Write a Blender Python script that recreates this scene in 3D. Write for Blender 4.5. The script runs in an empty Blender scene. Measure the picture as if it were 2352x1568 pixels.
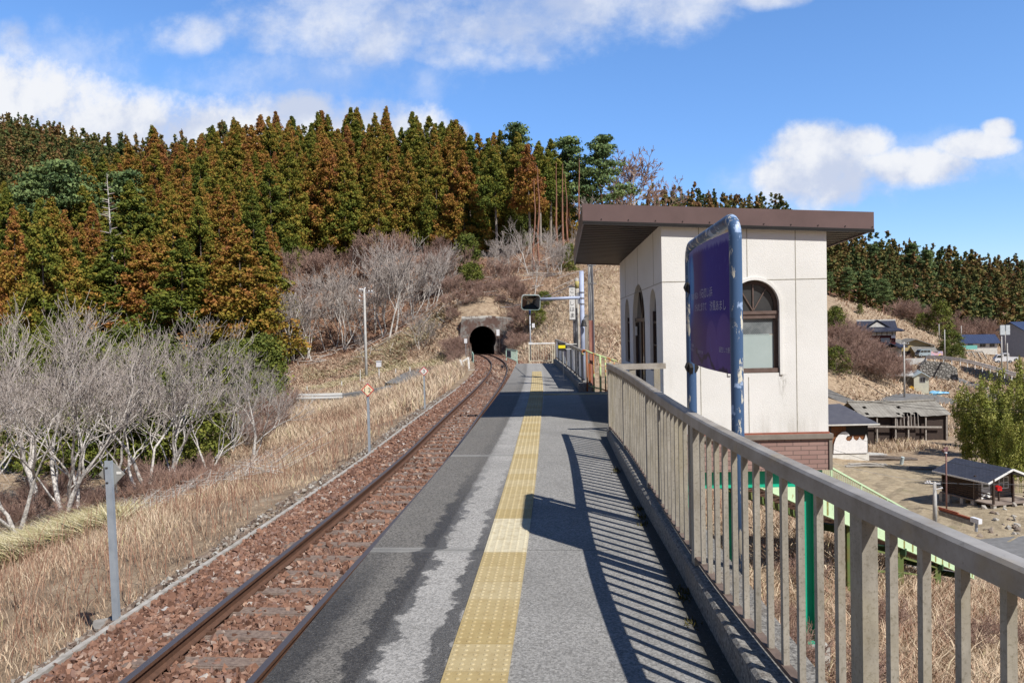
import bpy, math, random
import numpy as np
from mathutils import Vector, Matrix
from mathutils.geometry import tessellate_polygon
R = math.radians
random.seed(7)
RNG = np.random.default_rng(11)
SC = bpy.context.scene
COL = SC.collection

# ------------------------------------------------------------------ camera
F_, CX_, CY_, EYE = 1760.0, 1176.0, 784.0, 2.08
YAW, PITCH, ROLL = R(4.42), R(1.41), 0.021
_f = Vector((-math.sin(YAW)*math.cos(PITCH), math.cos(YAW)*math.cos(PITCH), -math.sin(PITCH)))
_r0 = Vector((math.cos(YAW), math.sin(YAW), 0))
_u0 = _r0.cross(_f)
_r = _r0*math.cos(ROLL) - _u0*math.sin(ROLL)
_u = _u0*math.cos(ROLL) + _r0*math.sin(ROLL)
cam = bpy.data.cameras.new('camera')
cam.sensor_width = 36.0
cam.lens = F_/2352.0*36.0
cam.clip_start, cam.clip_end = 0.05, 4000
camo = bpy.data.objects.new('camera', cam)
COL.objects.link(camo)
m3 = Matrix((_r, _u, -_f)).transposed()
camo.matrix_world = Matrix.Translation((0, 0, EYE)) @ m3.to_4x4()
SC.camera = camo

def ray(px, py):
    return _f + _r*((px-CX_)/F_) - _u*((py-CY_)/F_)
def at_y(px, py, Y):                 # survey: where a bearing meets a given distance
    d = ray(px, py); t = Y/d.y
    return (d.x*t, Y, EYE+d.z*t)
def proj_x(p):
    v = Vector(p)-Vector((0, 0, EYE)); return CX_+F_*v.dot(_r)/v.dot(_f)
def at_z(px, py, z):
    d = ray(px, py); t = (z-EYE)/d.z
    return (d.x*t, d.y*t, z)

# ------------------------------------------------------------------ light
SUN = Vector((0.61, -0.65, 1.0)).normalized()
SUN_EL = math.asin(SUN.z)
SUN_AZ = math.atan2(SUN.x, SUN.y)
SC.view_settings.view_transform = 'Standard'
SC.view_settings.look = 'None'
SC.view_settings.gamma = 1.0
SC.view_settings.exposure = 0.32
sl = bpy.data.lights.new('sun', 'SUN')
sl.energy = 4.9
sl.angle = R(0.5)
sl.color = (1.0, 0.955, 0.89)
so = bpy.data.objects.new('sun', sl)
so.rotation_euler = (-SUN).to_track_quat('-Z', 'Y').to_euler()
COL.objects.link(so)
SC.cycles.max_bounces = 5
SC.cycles.diffuse_bounces = 3
SC.cycles.glossy_bounces = 3
SC.cycles.transparent_max_bounces = 6

W = bpy.data.worlds.new('World')
SC.world = W
W.use_nodes = True
wt = W.node_tree
wt.nodes.clear()
def WN(t, **k):
    n = wt.nodes.new(t)
    for a, b in k.items(): setattr(n, a, b)
    return n
def wmath(op, a, b=None, c=None, clamp=False):
    n = WN('ShaderNodeMath', operation=op, use_clamp=clamp)
    for i, v in enumerate((a, b, c)):
        if v is None: continue
        if isinstance(v, (int, float)): n.inputs[i].default_value = v
        else: wt.links.new(v, n.inputs[i])
    return n.outputs[0]
sky = WN('ShaderNodeTexSky', sky_type='NISHITA')
sky.sun_disc = False
sky.sun_elevation = SUN_EL
sky.sun_rotation = SUN_AZ
sky.altitude = 200
sky.air_density = 1.0
sky.dust_density = 0.2
sky.ozone_density = 3.0
tc = WN('ShaderNodeTexCoord')
sep = WN('ShaderNodeSeparateXYZ')
wt.links.new(tc.outputs['Generated'], sep.inputs[0])
yy = wmath('MAXIMUM', sep.outputs[1], 0.05)
U = wmath('DIVIDE', sep.outputs[0], yy)
V = wmath('DIVIDE', sep.outputs[2], yy)
cmb = WN('ShaderNodeCombineXYZ')
wt.links.new(U, cmb.inputs[0]); wt.links.new(V, cmb.inputs[1])
def wnoise(scale, detail, rough=0.55, sx=1, sy=1, off=0.0):
    mp = WN('ShaderNodeMapping')
    mp.inputs['Scale'].default_value = (sx, sy, 1)
    mp.inputs['Location'].default_value = (off, off*0.7, off*1.3)
    wt.links.new(cmb.outputs[0], mp.inputs[0])
    n = WN('ShaderNodeTexNoise')
    n.inputs['Scale'].default_value = scale
    n.inputs['Detail'].default_value = detail
    n.inputs['Roughness'].default_value = rough
    wt.links.new(mp.outputs[0], n.inputs['Vector'])
    return n.outputs['Fac']
def blob(px, py, rx, ry):
    d = ray(px, py); u, v = d.x/d.y, d.z/d.y
    a = wmath('MULTIPLY', wmath('SUBTRACT', U, u), F_/rx)
    b = wmath('MULTIPLY', wmath('SUBTRACT', V, v), F_/ry)
    return wmath('SUBTRACT', 1.0, wmath('ADD', wmath('MULTIPLY', a, a), wmath('MULTIPLY', b, b)))
def mx(lst):
    o = lst[0]
    for q in lst[1:]: o = wmath('MAXIMUM', o, q)
    return o
n_big = wnoise(5.0, 2.0, 0.5, off=3.1)
n_mid = wnoise(9.0, 6.0, 0.55, off=1.7)
n_fine = wnoise(26.0, 8.0, 0.62, off=5.2)
# fair-weather heap on the right and the long bank behind the hill
def wadd(*q):
    o = q[0]
    for k in q[1:]: o = wmath('ADD', o, k)
    return o
def amp(n, k): return wmath('MULTIPLY', wmath('SUBTRACT', n, 0.5), k)
def smooth(v, a, b, c=0.0, d=1.0):
    m = WN('ShaderNodeMapRange', interpolation_type='SMOOTHSTEP'); wt.links.new(v, m.inputs[0])
    for i, q in enumerate((a, b, c, d)): m.inputs[i+1].default_value = q
    return m.outputs[0]
n_tiny = wnoise(60.0, 6.0, 0.65, off=2.2)
heap = mx([blob(1905, 400, 160, 88), blob(1880, 345, 120, 72), blob(2095, 385, 165, 50), blob(2240, 335, 95, 36), blob(2295, 298, 40, 26), blob(1830, 410, 100, 62), blob(1965, 330, 90, 48)])
bank = mx([blob(-60, 270, 400, 165), blob(240, 330, 330, 125), blob(480, 330, 260, 120), blob(640, 330, 260, 140), blob(800, 350, 230, 150), blob(930, 340, 150, 100), blob(1020, 330, 70, 60), blob(690, 250, 110, 55)])
hard = wadd(wmath('MAXIMUM', heap, bank), amp(n_mid, 1.8), amp(n_fine, 1.2), amp(n_tiny, .4))
d1 = smooth(hard, -0.25, 0.75)
# thin veil round the heaps
veil = wadd(mx([blob(1880, 420, 230, 95), blob(2140, 370, 230, 75), blob(700, 200, 360, 110), blob(120, 150, 260, 120)]), amp(n_mid, 2.4), amp(n_fine, 1.6))
d3 = smooth(veil, -0.1, 1.6, 0, .45)
soft = wadd(mx([blob(430, 80, 110, 55), blob(800, 40, 330, 120), blob(1150, 60, 260, 95), blob(1300, 10, 230, 70), blob(1570, 25, 140, 75), blob(30, 95, 60, 55), blob(850, 110, 90, 45), blob(1050, 120, 110, 40), blob(1760, 0, 90, 25)]), amp(wnoise(7.0, 8.0, 0.62, 1.0, 1.4, 8.3), 4.2), amp(n_fine, 1.0))
d2 = smooth(soft, -0.35, 1.55, 0, .80)
dens = wmath('MAXIMUM', wmath('MAXIMUM', d1, d3), d2, clamp=True)
shade = smooth(wadd(wmath('MULTIPLY', n_mid, .5), wmath('MULTIPLY', n_big, .3), wmath('MULTIPLY', n_fine, .2)), .42, .56)
core_ = wmath('MULTIPLY', smooth(hard, .5, 1.5), .55)
cc = WN('ShaderNodeMix', data_type='RGBA')
cc.inputs[6].default_value = (4.1, 4.6, 5.8, 1)
cc.inputs[7].default_value = (6.2, 6.35, 6.7, 1)
wt.links.new(shade, cc.inputs[0])
hs = WN('ShaderNodeHueSaturation')
hs.inputs['Hue'].default_value = .503; hs.inputs['Saturation'].default_value = 1.18; hs.inputs['Value'].default_value = 1.32
wt.links.new(sky.outputs[0], hs.inputs['Color'])
mixc = WN('ShaderNodeMix', data_type='RGBA')
wt.links.new(dens, mixc.inputs[0])
wt.links.new(hs.outputs[0], mixc.inputs[6]); wt.links.new(cc.outputs[2], mixc.inputs[7])
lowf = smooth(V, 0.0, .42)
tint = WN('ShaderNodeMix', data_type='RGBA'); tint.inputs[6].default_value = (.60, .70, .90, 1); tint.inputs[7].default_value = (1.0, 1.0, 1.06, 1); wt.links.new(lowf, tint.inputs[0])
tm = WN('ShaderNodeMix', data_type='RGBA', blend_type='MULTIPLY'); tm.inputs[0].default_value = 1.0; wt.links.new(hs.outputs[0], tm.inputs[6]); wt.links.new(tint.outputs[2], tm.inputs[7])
sky_dim = WN('ShaderNodeVectorMath', operation='SCALE'); wt.links.new(tm.outputs[2], sky_dim.inputs[0]); wt.links.new(smooth(V, .46, 1.0, 1.0, .42), sky_dim.inputs['Scale']); wt.links.new(sky_dim.outputs[0], mixc.inputs[6])   # sky dimmed overhead and behind the camera to cut fill light in shadows
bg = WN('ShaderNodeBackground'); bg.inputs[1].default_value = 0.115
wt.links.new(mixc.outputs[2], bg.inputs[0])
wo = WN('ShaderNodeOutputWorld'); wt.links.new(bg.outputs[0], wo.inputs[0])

# ------------------------------------------------------------------ materials
class NT:
    def __init__(s, name):
        s.m = bpy.data.materials.new(name); s.m.use_nodes = True
        s.t = s.m.node_tree; s.t.nodes.clear()
        s.b = s.n('ShaderNodeBsdfPrincipled')
        s.o = s.n('ShaderNodeOutputMaterial'); s.l(s.b.outputs[0], s.o.inputs[0])
        s.b.inputs['Specular IOR Level'].default_value = 0.3
    def n(s, t, **k):
        x = s.t.nodes.new(t)
        for a, b in k.items(): setattr(x, a, b)
        return x
    def l(s, a, b): s.t.links.new(a, b)
    def math(s, op, a, b=None, clamp=False):
        x = s.n('ShaderNodeMath', operation=op, use_clamp=clamp)
        for i, v in enumerate((a, b)):
            if v is None: continue
            if isinstance(v, (int, float)): x.inputs[i].default_value = v
            else: s.l(v, x.inputs[i])
        return x.outputs[0]
    def pos(s): return s.n('ShaderNodeNewGeometry').outputs['Position']
    def obj(s): return s.n('ShaderNodeTexCoord').outputs['Object']
    def mapv(s, v, sc):
        x = s.n('ShaderNodeMapping'); x.inputs['Scale'].default_value = sc
        s.l(v, x.inputs[0]); return x.outputs[0]
    def noise(s, v, scale, detail=4, rough=0.55):
        x = s.n('ShaderNodeTexNoise'); s.l(v, x.inputs['Vector'])
        x.inputs['Scale'].default_value = scale; x.inputs['Detail'].default_value = detail; x.inputs['Roughness'].default_value = rough
        return x.outputs['Fac']
    def voro(s, v, scale, out='Distance'):
        x = s.n('ShaderNodeTexVoronoi'); s.l(v, x.inputs['Vector']); x.inputs['Scale'].default_value = scale
        return x.outputs[out]
    def ramp(s, f, stops, interp='LINEAR'):
        x = s.n('ShaderNodeValToRGB'); s.l(f, x.inputs[0]); r = x.color_ramp; r.interpolation = interp
        while len(r.elements) > 1: r.elements.remove(r.elements[-1])
        r.elements[0].position = stops[0][0]; r.elements[0].color = (*stops[0][1], 1)
        for p, c in stops[1:]:
            e = r.elements.new(p); e.color = (*c, 1)
        return x.outputs[0]
    def mr(s, f, a, b, c=0.0, d=1.0, smooth=False):
        x = s.n('ShaderNodeMapRange'); s.l(f, x.inputs[0])
        if smooth: x.interpolation_type = 'SMOOTHSTEP'
        for i, v in enumerate((a, b, c, d)): x.inputs[i+1].default_value = v
        return x.outputs[0]
    def mix(s, f, a, b, mode='MIX'):
        x = s.n('ShaderNodeMix', data_type='RGBA', blend_type=mode)
        for i, v in ((0, f), (6, a), (7, b)):
            if isinstance(v, (int, float)): x.inputs[i].default_value = v
            elif isinstance(v, tuple): x.inputs[i].default_value = (*v[:3], 1)
            else: s.l(v, x.inputs[i])
        return x.outputs[2]
    def sep(s, v):
        x = s.n('ShaderNodeSeparateXYZ'); s.l(v, x.inputs[0]); return x.outputs
    def attr(s, name):
        x = s.n('ShaderNodeAttribute'); x.attribute_name = name; return x
    def rnd(s): return s.n('ShaderNodeObjectInfo').outputs['Random']
    def bump(s, h, strength=0.3, dist=0.02):
        x = s.n('ShaderNodeBump'); s.l(h, x.inputs['Height']); x.inputs['Strength'].default_value = strength; x.inputs['Distance'].default_value = dist
        s.l(x.outputs[0], s.b.inputs['Normal'])
    def col(s, c):
        if isinstance(c, tuple): s.b.inputs['Base Color'].default_value = (*c[:3], 1)
        else: s.l(c, s.b.inputs['Base Color'])
    def rough(s, r):
        if isinstance(r, (int, float)): s.b.inputs['Roughness'].default_value = r
        else: s.l(r, s.b.inputs['Roughness'])
    def metal(s, r): s.b.inputs['Metallic'].default_value = r

def simple(name, c1, c2=None, scale=6.0, rough=0.7, bump=0.0, bscale=60, metal=0.0, lo=0.35, hi=0.65, stretch=(1, 1, 1), spec=0.3, bdist=0.01):
    """two-tone weathered surface"""
    t = NT(name); c2 = c2 or tuple(v*0.7 for v in c1)
    v = t.mapv(t.pos(), stretch)
    t.col(t.mix(t.mr(t.noise(v, scale, 6, 0.62), lo, hi), c1, c2)); t.rough(rough); t.metal(metal)
    t.b.inputs['Specular IOR Level'].default_value = spec
    if bump: t.bump(t.noise(t.pos(), bscale, 3), bump, bdist)
    return t.m

# ------------------------------------------------------------------ mesh building
class MB:
    def __init__(s): s.v, s.f, s.m = [], [], []
    def poly(s, pts, mi=0):
        i = len(s.v); s.v += [tuple(p) for p in pts]; s.f.append(tuple(range(i, i+len(pts)))); s.m.append(mi)
    def mesh(s, vs, fs, mi=0):
        i = len(s.v); s.v += [tuple(p) for p in vs]
        for f in fs: s.f.append(tuple(i+k for k in f)); s.m.append(mi)
    def box(s, lo, hi, mi=0, M=None):
        (a, b, c), (d, e, f) = lo, hi
        vs = [(a,b,c),(d,b,c),(d,e,c),(a,e,c),(a,b,f),(d,b,f),(d,e,f),(a,e,f)]
        if M is not None: vs = [tuple(M @ Vector(p)) for p in vs]
        s.mesh(vs, [(3,2,1,0),(4,5,6,7),(0,1,5,4),(1,2,6,5),(2,3,7,6),(3,0,4,7)], mi)
    def bar(s, p0, p1, w, h, mi=0, up=(0, 0, 1)):
        """rectangular bar between two points, w across, h along 'up'"""
        p0, p1 = Vector(p0), Vector(p1); d = (p1-p0).normalized(); up = Vector(up)
        if abs(d.dot(up)) > 0.999: up = Vector((0, 1, 0))
        x = d.cross(up).normalized(); y = x.cross(d).normalized()
        q = []
        for p in (p0, p1):
            for a, b in ((-1,-1),(1,-1),(1,1),(-1,1)): q.append(tuple(p + x*(a*w/2) + y*(b*h/2)))
        s.mesh(q, [(0,1,2,3),(7,6,5,4),(4,5,1,0),(5,6,2,1),(6,7,3,2),(7,4,0,3)], mi)
    def tube(s, pts, rad, n=8, mi=0, cap=True):
        pts = [Vector(p) for p in pts]
        if isinstance(rad, (int, float)): rad = [rad]*len(pts)
        i0 = len(s.v); prev = None
        for k, p in enumerate(pts):
            d = (pts[min(k+1, len(pts)-1)]-pts[max(k-1, 0)])
            d = d.normalized() if d.length > 1e-9 else Vector((0, 0, 1))
            if prev is None:
                a = Vector((1, 0, 0)) if abs(d.x) < 0.9 else Vector((0, 1, 0))
                x = d.cross(a).normalized()
            else:
                x = (prev - d*prev.dot(d)).normalized()
            prev = x; y = d.cross(x)
            for j in range(n):
                t = 2*math.pi*j/n
                s.v.append(tuple(p + (x*math.cos(t)+y*math.sin(t))*rad[k]))
        for k in range(len(pts)-1):
            for j in range(n):
                a = i0+k*n+j; b = i0+k*n+(j+1) % n
                s.f.append((a, b, b+n, a+n)); s.m.append(mi)
        if cap:
            s.f.append(tuple(i0+j for j in reversed(range(n)))); s.m.append(mi)
            e = i0+(len(pts)-1)*n
            s.f.append(tuple(e+j for j in range(n))); s.m.append(mi)
    def prism(s, poly2, fn, d0, d1, mi=0):
        """extrude a 2-D outline: fn(a, b, depth) -> point"""
        n = len(poly2)
        vs = [fn(a, b, d0) for a, b in poly2]+[fn(a, b, d1) for a, b in poly2]
        tri = tessellate_polygon([[Vector((a, b, 0)) for a, b in poly2]])
        fs = [tuple(reversed(t)) for t in tri]+[tuple(i+n for i in t) for t in tri]
        fs += [(i, (i+1) % n, (i+1) % n+n, i+n) for i in range(n)]
        s.mesh(vs, fs, mi)
    def ico(s, c, r, mi=0, sc=(1, 1, 1)):
        vs, fs = ICO
        s.mesh([(c[0]+x*r*sc[0], c[1]+y*r*sc[1], c[2]+z*r*sc[2]) for x, y, z in vs], fs, mi)
    def build(s, name, mats, parent=None, smooth=False, **kw):
        me = bpy.data.meshes.new(name)
        me.from_pydata(s.v, [], s.f)
        return finish(name, me, mats, parent, smooth, s.m, **kw)

def finish(name, me, mats, parent=None, smooth=False, mi=None, label=None, cat=None, group=None, kind=None):
    if not isinstance(mats, (list, tuple)): mats = [mats]
    for m in mats: me.materials.append(m)
    if mi is not None and len(mats) > 1: me.polygons.foreach_set('material_index', mi)
    if smooth: me.polygons.foreach_set('use_smooth', [True]*len(me.polygons))
    me.update()
    o = bpy.data.objects.new(name, me); COL.objects.link(o)
    if parent is not None: o.parent = parent
    return tag(o, label, cat, group, kind)

def tag(o, label=None, cat=None, group=None, kind=None):
    if label: o['label'] = label
    if cat: o['category'] = cat
    if group: o['group'] = group
    if kind: o['kind'] = kind
    return o

def np_mesh(name, V, F, mats, attr=None, **kw):
    """V (n,3), F (m,3 or 4) -> object; attr: per-vertex float 'tint'"""
    me = bpy.data.meshes.new(name)
    V = np.ascontiguousarray(V, dtype=np.float32); F = np.ascontiguousarray(F, dtype=np.int32)
    k = F.shape[1]
    me.vertices.add(len(V)); me.vertices.foreach_set('co', V.ravel())
    me.loops.add(F.size); me.loops.foreach_set('vertex_index', F.ravel())
    me.polygons.add(len(F)); me.polygons.foreach_set('loop_start', np.arange(0, F.size, k, dtype=np.int32))
    try: me.polygons.foreach_set('loop_total', np.full(len(F), k, dtype=np.int32))
    except Exception: pass
    me.update(calc_edges=True)
    if not kw.get('smooth'): me.shade_flat()
    if attr is not None:
        a = me.attributes.new('tint', 'FLOAT', 'POINT'); a.data.foreach_set('value', np.ascontiguousarray(attr, dtype=np.float32))
    if kw.pop('mesh_only', False):
        kw.pop('smooth', None)
        for m in (mats if isinstance(mats, (list, tuple)) else [mats]): me.materials.append(m)
        return me
    return finish(name, me, mats, **kw)

def empty(name, loc, label, cat, group=None, rz=0.0, kind=None):
    o = bpy.data.objects.new(name, None); COL.objects.link(o)
    o.location = loc; o.rotation_euler = (0, 0, rz); o.empty_display_size = 0.2
    bpy.context.view_layer.update() if False else None
    return tag(o, label, cat, group, kind)

def copy_thing(root, loc=None, rz=None, scale=None, label=None, group=None):
    """a thing, its parts and their sub-parts (mesh data shared)"""
    c = root.copy(); COL.objects.link(c)
    if loc is not None: c.location = loc
    if rz is not None: c.rotation_euler = (0, 0, rz)
    if scale is not None: c.scale = scale if isinstance(scale, tuple) else (scale,)*3
    if label: c['label'] = label
    if group: c['group'] = group
    for ch in list(root.children):
        k = ch.copy(); COL.objects.link(k); k.parent = c
        for g in ch.children:
            q = g.copy(); COL.objects.link(q); q.parent = k
    return c

def _ico():
    p = (1+5**.5)/2; n = math.sqrt(1+p*p)
    vs = [(-1,p,0),(1,p,0),(-1,-p,0),(1,-p,0),(0,-1,p),(0,1,p),(0,-1,-p),(0,1,-p),(p,0,-1),(p,0,1),(-p,0,-1),(-p,0,1)]
    fs = [(0,11,5),(0,5,1),(0,1,7),(0,7,10),(0,10,11),(1,5,9),(5,11,4),(11,10,2),(10,7,6),(7,1,8),(3,9,4),(3,4,2),(3,2,6),(3,6,8),(3,8,9),(4,9,5),(2,4,11),(6,2,10),(8,6,7),(9,8,1)]
    return [tuple(c/n for c in v) for v in vs], fs
ICO = _ico()
ICOV, ICOF = np.array(ICO[0]), np.array(ICO[1])

def text_mesh(body, size=1.0):
    """2-D triangulated lettering as (verts, faces), centred on x, baseline at 0"""
    cu = bpy.data.curves.new('lettering', 'FONT'); cu.body = body; cu.size = size; cu.align_x = 'LEFT'
    cu.resolution_u = 3
    o = bpy.data.objects.new('lettering', cu); COL.objects.link(o)
    dg = bpy.context.evaluated_depsgraph_get()
    me = bpy.data.meshes.new_from_object(o.evaluated_get(dg))
    vs = [tuple(v.co) for v in me.vertices]; fs = [tuple(p.vertices) for p in me.polygons]
    bpy.data.objects.remove(o); bpy.data.curves.remove(cu); bpy.data.meshes.remove(me)
    return vs, fs
# ------------------------------------------------------------------ alignment of the line and platform
def interp(tab):
    ys = np.array([a for a, b in tab], float); xs = np.array([b for a, b in tab], float)
    # smooth cubic (natural) through the points
    n = len(ys); h = np.diff(ys); A = np.zeros((n, n)); rhs = np.zeros(n); A[0, 0] = A[-1, -1] = 1
    for i in range(1, n-1):
        A[i, i-1], A[i, i], A[i, i+1] = h[i-1], 2*(h[i-1]+h[i]), h[i]
        rhs[i] = 6*((xs[i+1]-xs[i])/h[i]-(xs[i]-xs[i-1])/h[i-1])
    Mm = np.linalg.solve(A, rhs)
    def f(y):
        y = np.asarray(y, float); i = np.clip(np.searchsorted(ys, y)-1, 0, n-2); hh = h[i]
        yc = np.clip(y, ys[0], ys[-1]); a = (ys[i+1]-yc)/hh; b = (yc-ys[i])/hh
        r = a*xs[i]+b*xs[i+1]+((a**3-a)*Mm[i]+(b**3-b)*Mm[i+1])*hh*hh/6
        s0 = (xs[1]-xs[0])/h[0]-h[0]/6*(2*Mm[0]+Mm[1]); s1 = (xs[-1]-xs[-2])/h[-1]+h[-1]/6*(Mm[-2]+2*Mm[-1])
        r = r+np.where(y < ys[0], (y-ys[0])*s0, 0)+np.where(y > ys[-1], (y-ys[-1])*s1, 0)
        return r if r.ndim else float(r)
    return f
track_x = interp([(-12, -3.38), (0, -3.40), (8, -3.41), (18, -3.43), (23, -3.60), (29.5, -3.80), (41, -4.22), (52, -4.95), (63, -6.05), (74, -7.55), (84, -9.2), (92, -10.8), (108, -14.8)])
def track_z(y): return -1.0 - np.clip((np.asarray(y, float)-42)/50.0, 0, 1.4)**1.2*0.6       # rail head
edge_x = interp([(-6, -1.80), (0, -1.80), (4.3, -1.85), (7, -1.89), (12, -1.93), (16, -2.01), (23, -2.17), (31, -2.45), (38.6, -2.79)])
kerb_x = interp([(-6, 3.0), (-2, 1.85), (0.8, 1.24), (2.3, 1.06), (4.4, 0.92), (6.4, 0.85), (8.45, 0.76), (13.7, 0.60)])   # foot of the near kerb
tact_x = interp([(-4, -0.58), (4.35, -0.60), (7, -0.635), (11.75, -0.74), (16, -0.86), (22, -1.03), (27, -1.23), (32.2, -1.47)])
far_kerb_x = interp([(22.9, 0.22), (28, -0.12), (33, -0.50), (38.4, -0.92)])
PORTAL_Y = 92.0

# ------------------------------------------------------------------ terrain
CP = []
def C3(x, y, z): CP.append((x, y, z))
def CPX(px, py, Y, drop=0.0):
    p = at_y(px, py, Y); CP.append((p[0], p[1], p[2]-drop))
for y in (-14, 0, 15, 30, 45, 60, 75, 87):
    tx, tz = float(track_x(y)), float(track_z(y))
    C3(tx-2.6, y, tz-.45)
for y in (45, 60, 75, 86): C3(float(track_x(y))+2.8, y, float(track_z(y))-.35)
for p in [(-9, -14, -2.6), (-9, 6, -2.5), (-12.7, 17, -3.3), (-16, 26, -4.6), (-19, 30, -5.5), (-26, 14, -6.3), (-20, 36, -6.1), (-18, 44, -6.0), (-11, 36, -3.6), (-11, 50, -3.4), (-40, 30, -7.2), (-30, 60, -6.2), (-50, 55, -6.5),
          (-27, 79, -5.5), (-52, 80, -5.2), (-19, 77, -5.2), (-28, 95, -4.0), (-30, 108, -1.2), (-29, 118, .6), (-44, 118, -2), (-60, 118, -2.4), (-42, 98, -4.2), (-58, 98, -4.6), (-75, 118, -2.2), (-95, 116, -2.2), (-58, 132, 3.5), (-36, 135, 8.5), (-60, 100, -2.2), (-75, 140, 6), (-24, 90, -3.6), (-90, 70, -6), (-140, 60, -6), (-130, 120, -1), (-14.5, 66, -3.6), (-17.5, 84, -3.0)]: C3(*p)
for p in [(-10.5, 94.5, 3.4), (-14, 95, 3.3), (-10, 100, 5.6), (-16, 100, 5.0), (-6.5, 94, 2.7), (-5, 97, 3.6), (-17.5, 95, 1.2), (-5.5, 89, -.2), (-15.8, 90, -1.4), (-21, 102, 1.8), (-10, 110, 8.5)]: C3(*p)
for p in [(1200, 795, 82), (1260, 740, 88), (1255, 632, 124), (1150, 600, 138), (1380, 640, 95), (1420, 612, 104), (1300, 795, 66), (1390, 740, 66), (1230, 690, 104), (1400, 790, 48), (1245, 822, 47), (1330, 560, 140), (1470, 560, 150)]: CPX(*p)
C3(4, 40, -.9); C3(3.5, 30, -1.8); C3(6, 50, -.8)
# bank to the right of the platform falling to the valley floor
for p in [(2.2, -12, -3.2), (2.2, 4, -3.2), (2.0, 14, -3.4), (4.4, 14.7, -4.5), (3.8, 19.5, -4.6), (7.4, 12.6, -5.0), (6, 3, -4.8), (12, 6, -7.2), (12, 20, -7.3), (9, 27, -6.0), (14, 27, -8.2), (18, 34, -10.1), (20, 10, -10), (24, 24, -11.2), (26, 40, -11.9), (17, 45, -11.6), (14, 42, -10.4), (22, 50, -12.1), 
          (36, 70, -12.6), (27, 83, -12.8), (20, 68, -12.2), (16, 55, -11.2), (9, 38, -6.5), (11, 60, -7.5), (40, 95, -13.1), (34, 98, -13.3), (26, 98, -12.8), (50, 76, -13.1), (48, 60, -12.9), (60, 95, -13.3), (95, 60, -13), (90, 20, -12), (55, 35, -12.5),  (14, 80, -9)]: C3(*p)
for p in [(2264, 1169, 56), (2180, 1150, 60), (2345, 1157, 57), (2300, 1120, 66), (2078, 917, 134), (1950, 925, 124), (2120, 910, 140), (2250, 905, 150), (1920, 903, 132), (2115, 905, 150), (2010, 838, 182), (2065, 834, 186), (2100, 818, 205), (2010, 815, 205), (1925, 790, 150), (1990, 860, 140), (2200, 835, 190), (2300, 880, 180), (2350, 905, 165),
          (1925, 702, 235), (2000, 712, 245), (2150, 765, 255), (2200, 790, 260), (2260, 792, 255), (2340, 830, 240), (2352, 760, 300), (1905, 680, 265), (2100, 700, 300), (2250, 740, 300)]: CPX(*p)
# ridges (crown tops in the picture less a tree's height)
for p in [(0, 345, 250, 22), (200, 345, 250, 22), (-250, 340, 250, 22), (0, 305, 370, 18), (200, 308, 350, 18), (-250, 275, 520, 14), (0, 296, 500, 14), (100, 302, 500, 14), (200, 314, 450, 15), (320, 316, 330, 19), (430, 294, 260, 23), (560, 296, 250, 23), (620, 266, 230, 25), (700, 266, 225, 25), (860, 256, 215, 25), (960, 254, 210, 25), (1050, 262, 200, 25), (1120, 270, 190, 25),
          (1190, 300, 182, 25), (1260, 330, 170, 24), (1330, 350, 165, 21), (1400, 350, 162, 21), (1470, 410, 180, 18), (1560, 444, 270, 18), (1700, 464, 330, 16), (1810, 482, 390, 14), (1905, 540, 390, 16), (2000, 546, 390, 16), (2100, 562, 390, 16), (2200, 584, 400, 16), (2352, 600, 410, 16), (2600, 600, 410, 16)]: CPX(*p)
# behind the ridges the land falls away; a hillside stands behind the station
for p in [(-60, -120, 45), (60, -120, 40), (-150, -60, 25), (0, -260, 80), (150, -130, 40), (-30, -40, 0), (30, -45, -2), (-250, 520, 60), (-120, 330, 25), (-30, 290, 25), (30, 260, 15), (90, 480, 20), (250, 520, 15), (-250, 700, 40), (0, 700, 20), (330, 700, 20), (-420, 300, 60), (-400, 100, 10), (-200, 0, -4), (400, 300, 10), (400, -20, -8), (450, 500, 20)]: C3(*p)
CP = np.array(CP)
SCL = 100.0
def _phi(r2): return 0.5*r2*np.log(r2+1e-12)
def _fit():
    P = CP[:, :2]/SCL; n = len(P)
    K = _phi(((P[:, None]-P[None])**2).sum(2))+np.eye(n)*2e-4
    Q = np.hstack([np.ones((n, 1)), P])
    A = np.zeros((n+3, n+3)); A[:n, :n] = K; A[:n, n:] = Q; A[n:, :n] = Q.T
    return P, np.linalg.solve(A, np.concatenate([CP[:, 2], np.zeros(3)]))
_P, _W = _fit()
def rbf(x, y):
    x = np.asarray(x, float).ravel(); y = np.asarray(y, float).ravel(); out = np.empty(len(x))
    for s in range(0, len(x), 20000):
        q = np.stack([x[s:s+20000], y[s:s+20000]], 1)/SCL
        r2 = ((q[:, None]-_P[None])**2).sum(2)
        out[s:s+20000] = _phi(r2) @ _W[:-3]+_W[-3]+q @ _W[-2:]
    return out
def sm(t): t = np.clip(t, 0, 1); return t*t*(3-2*t)
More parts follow.
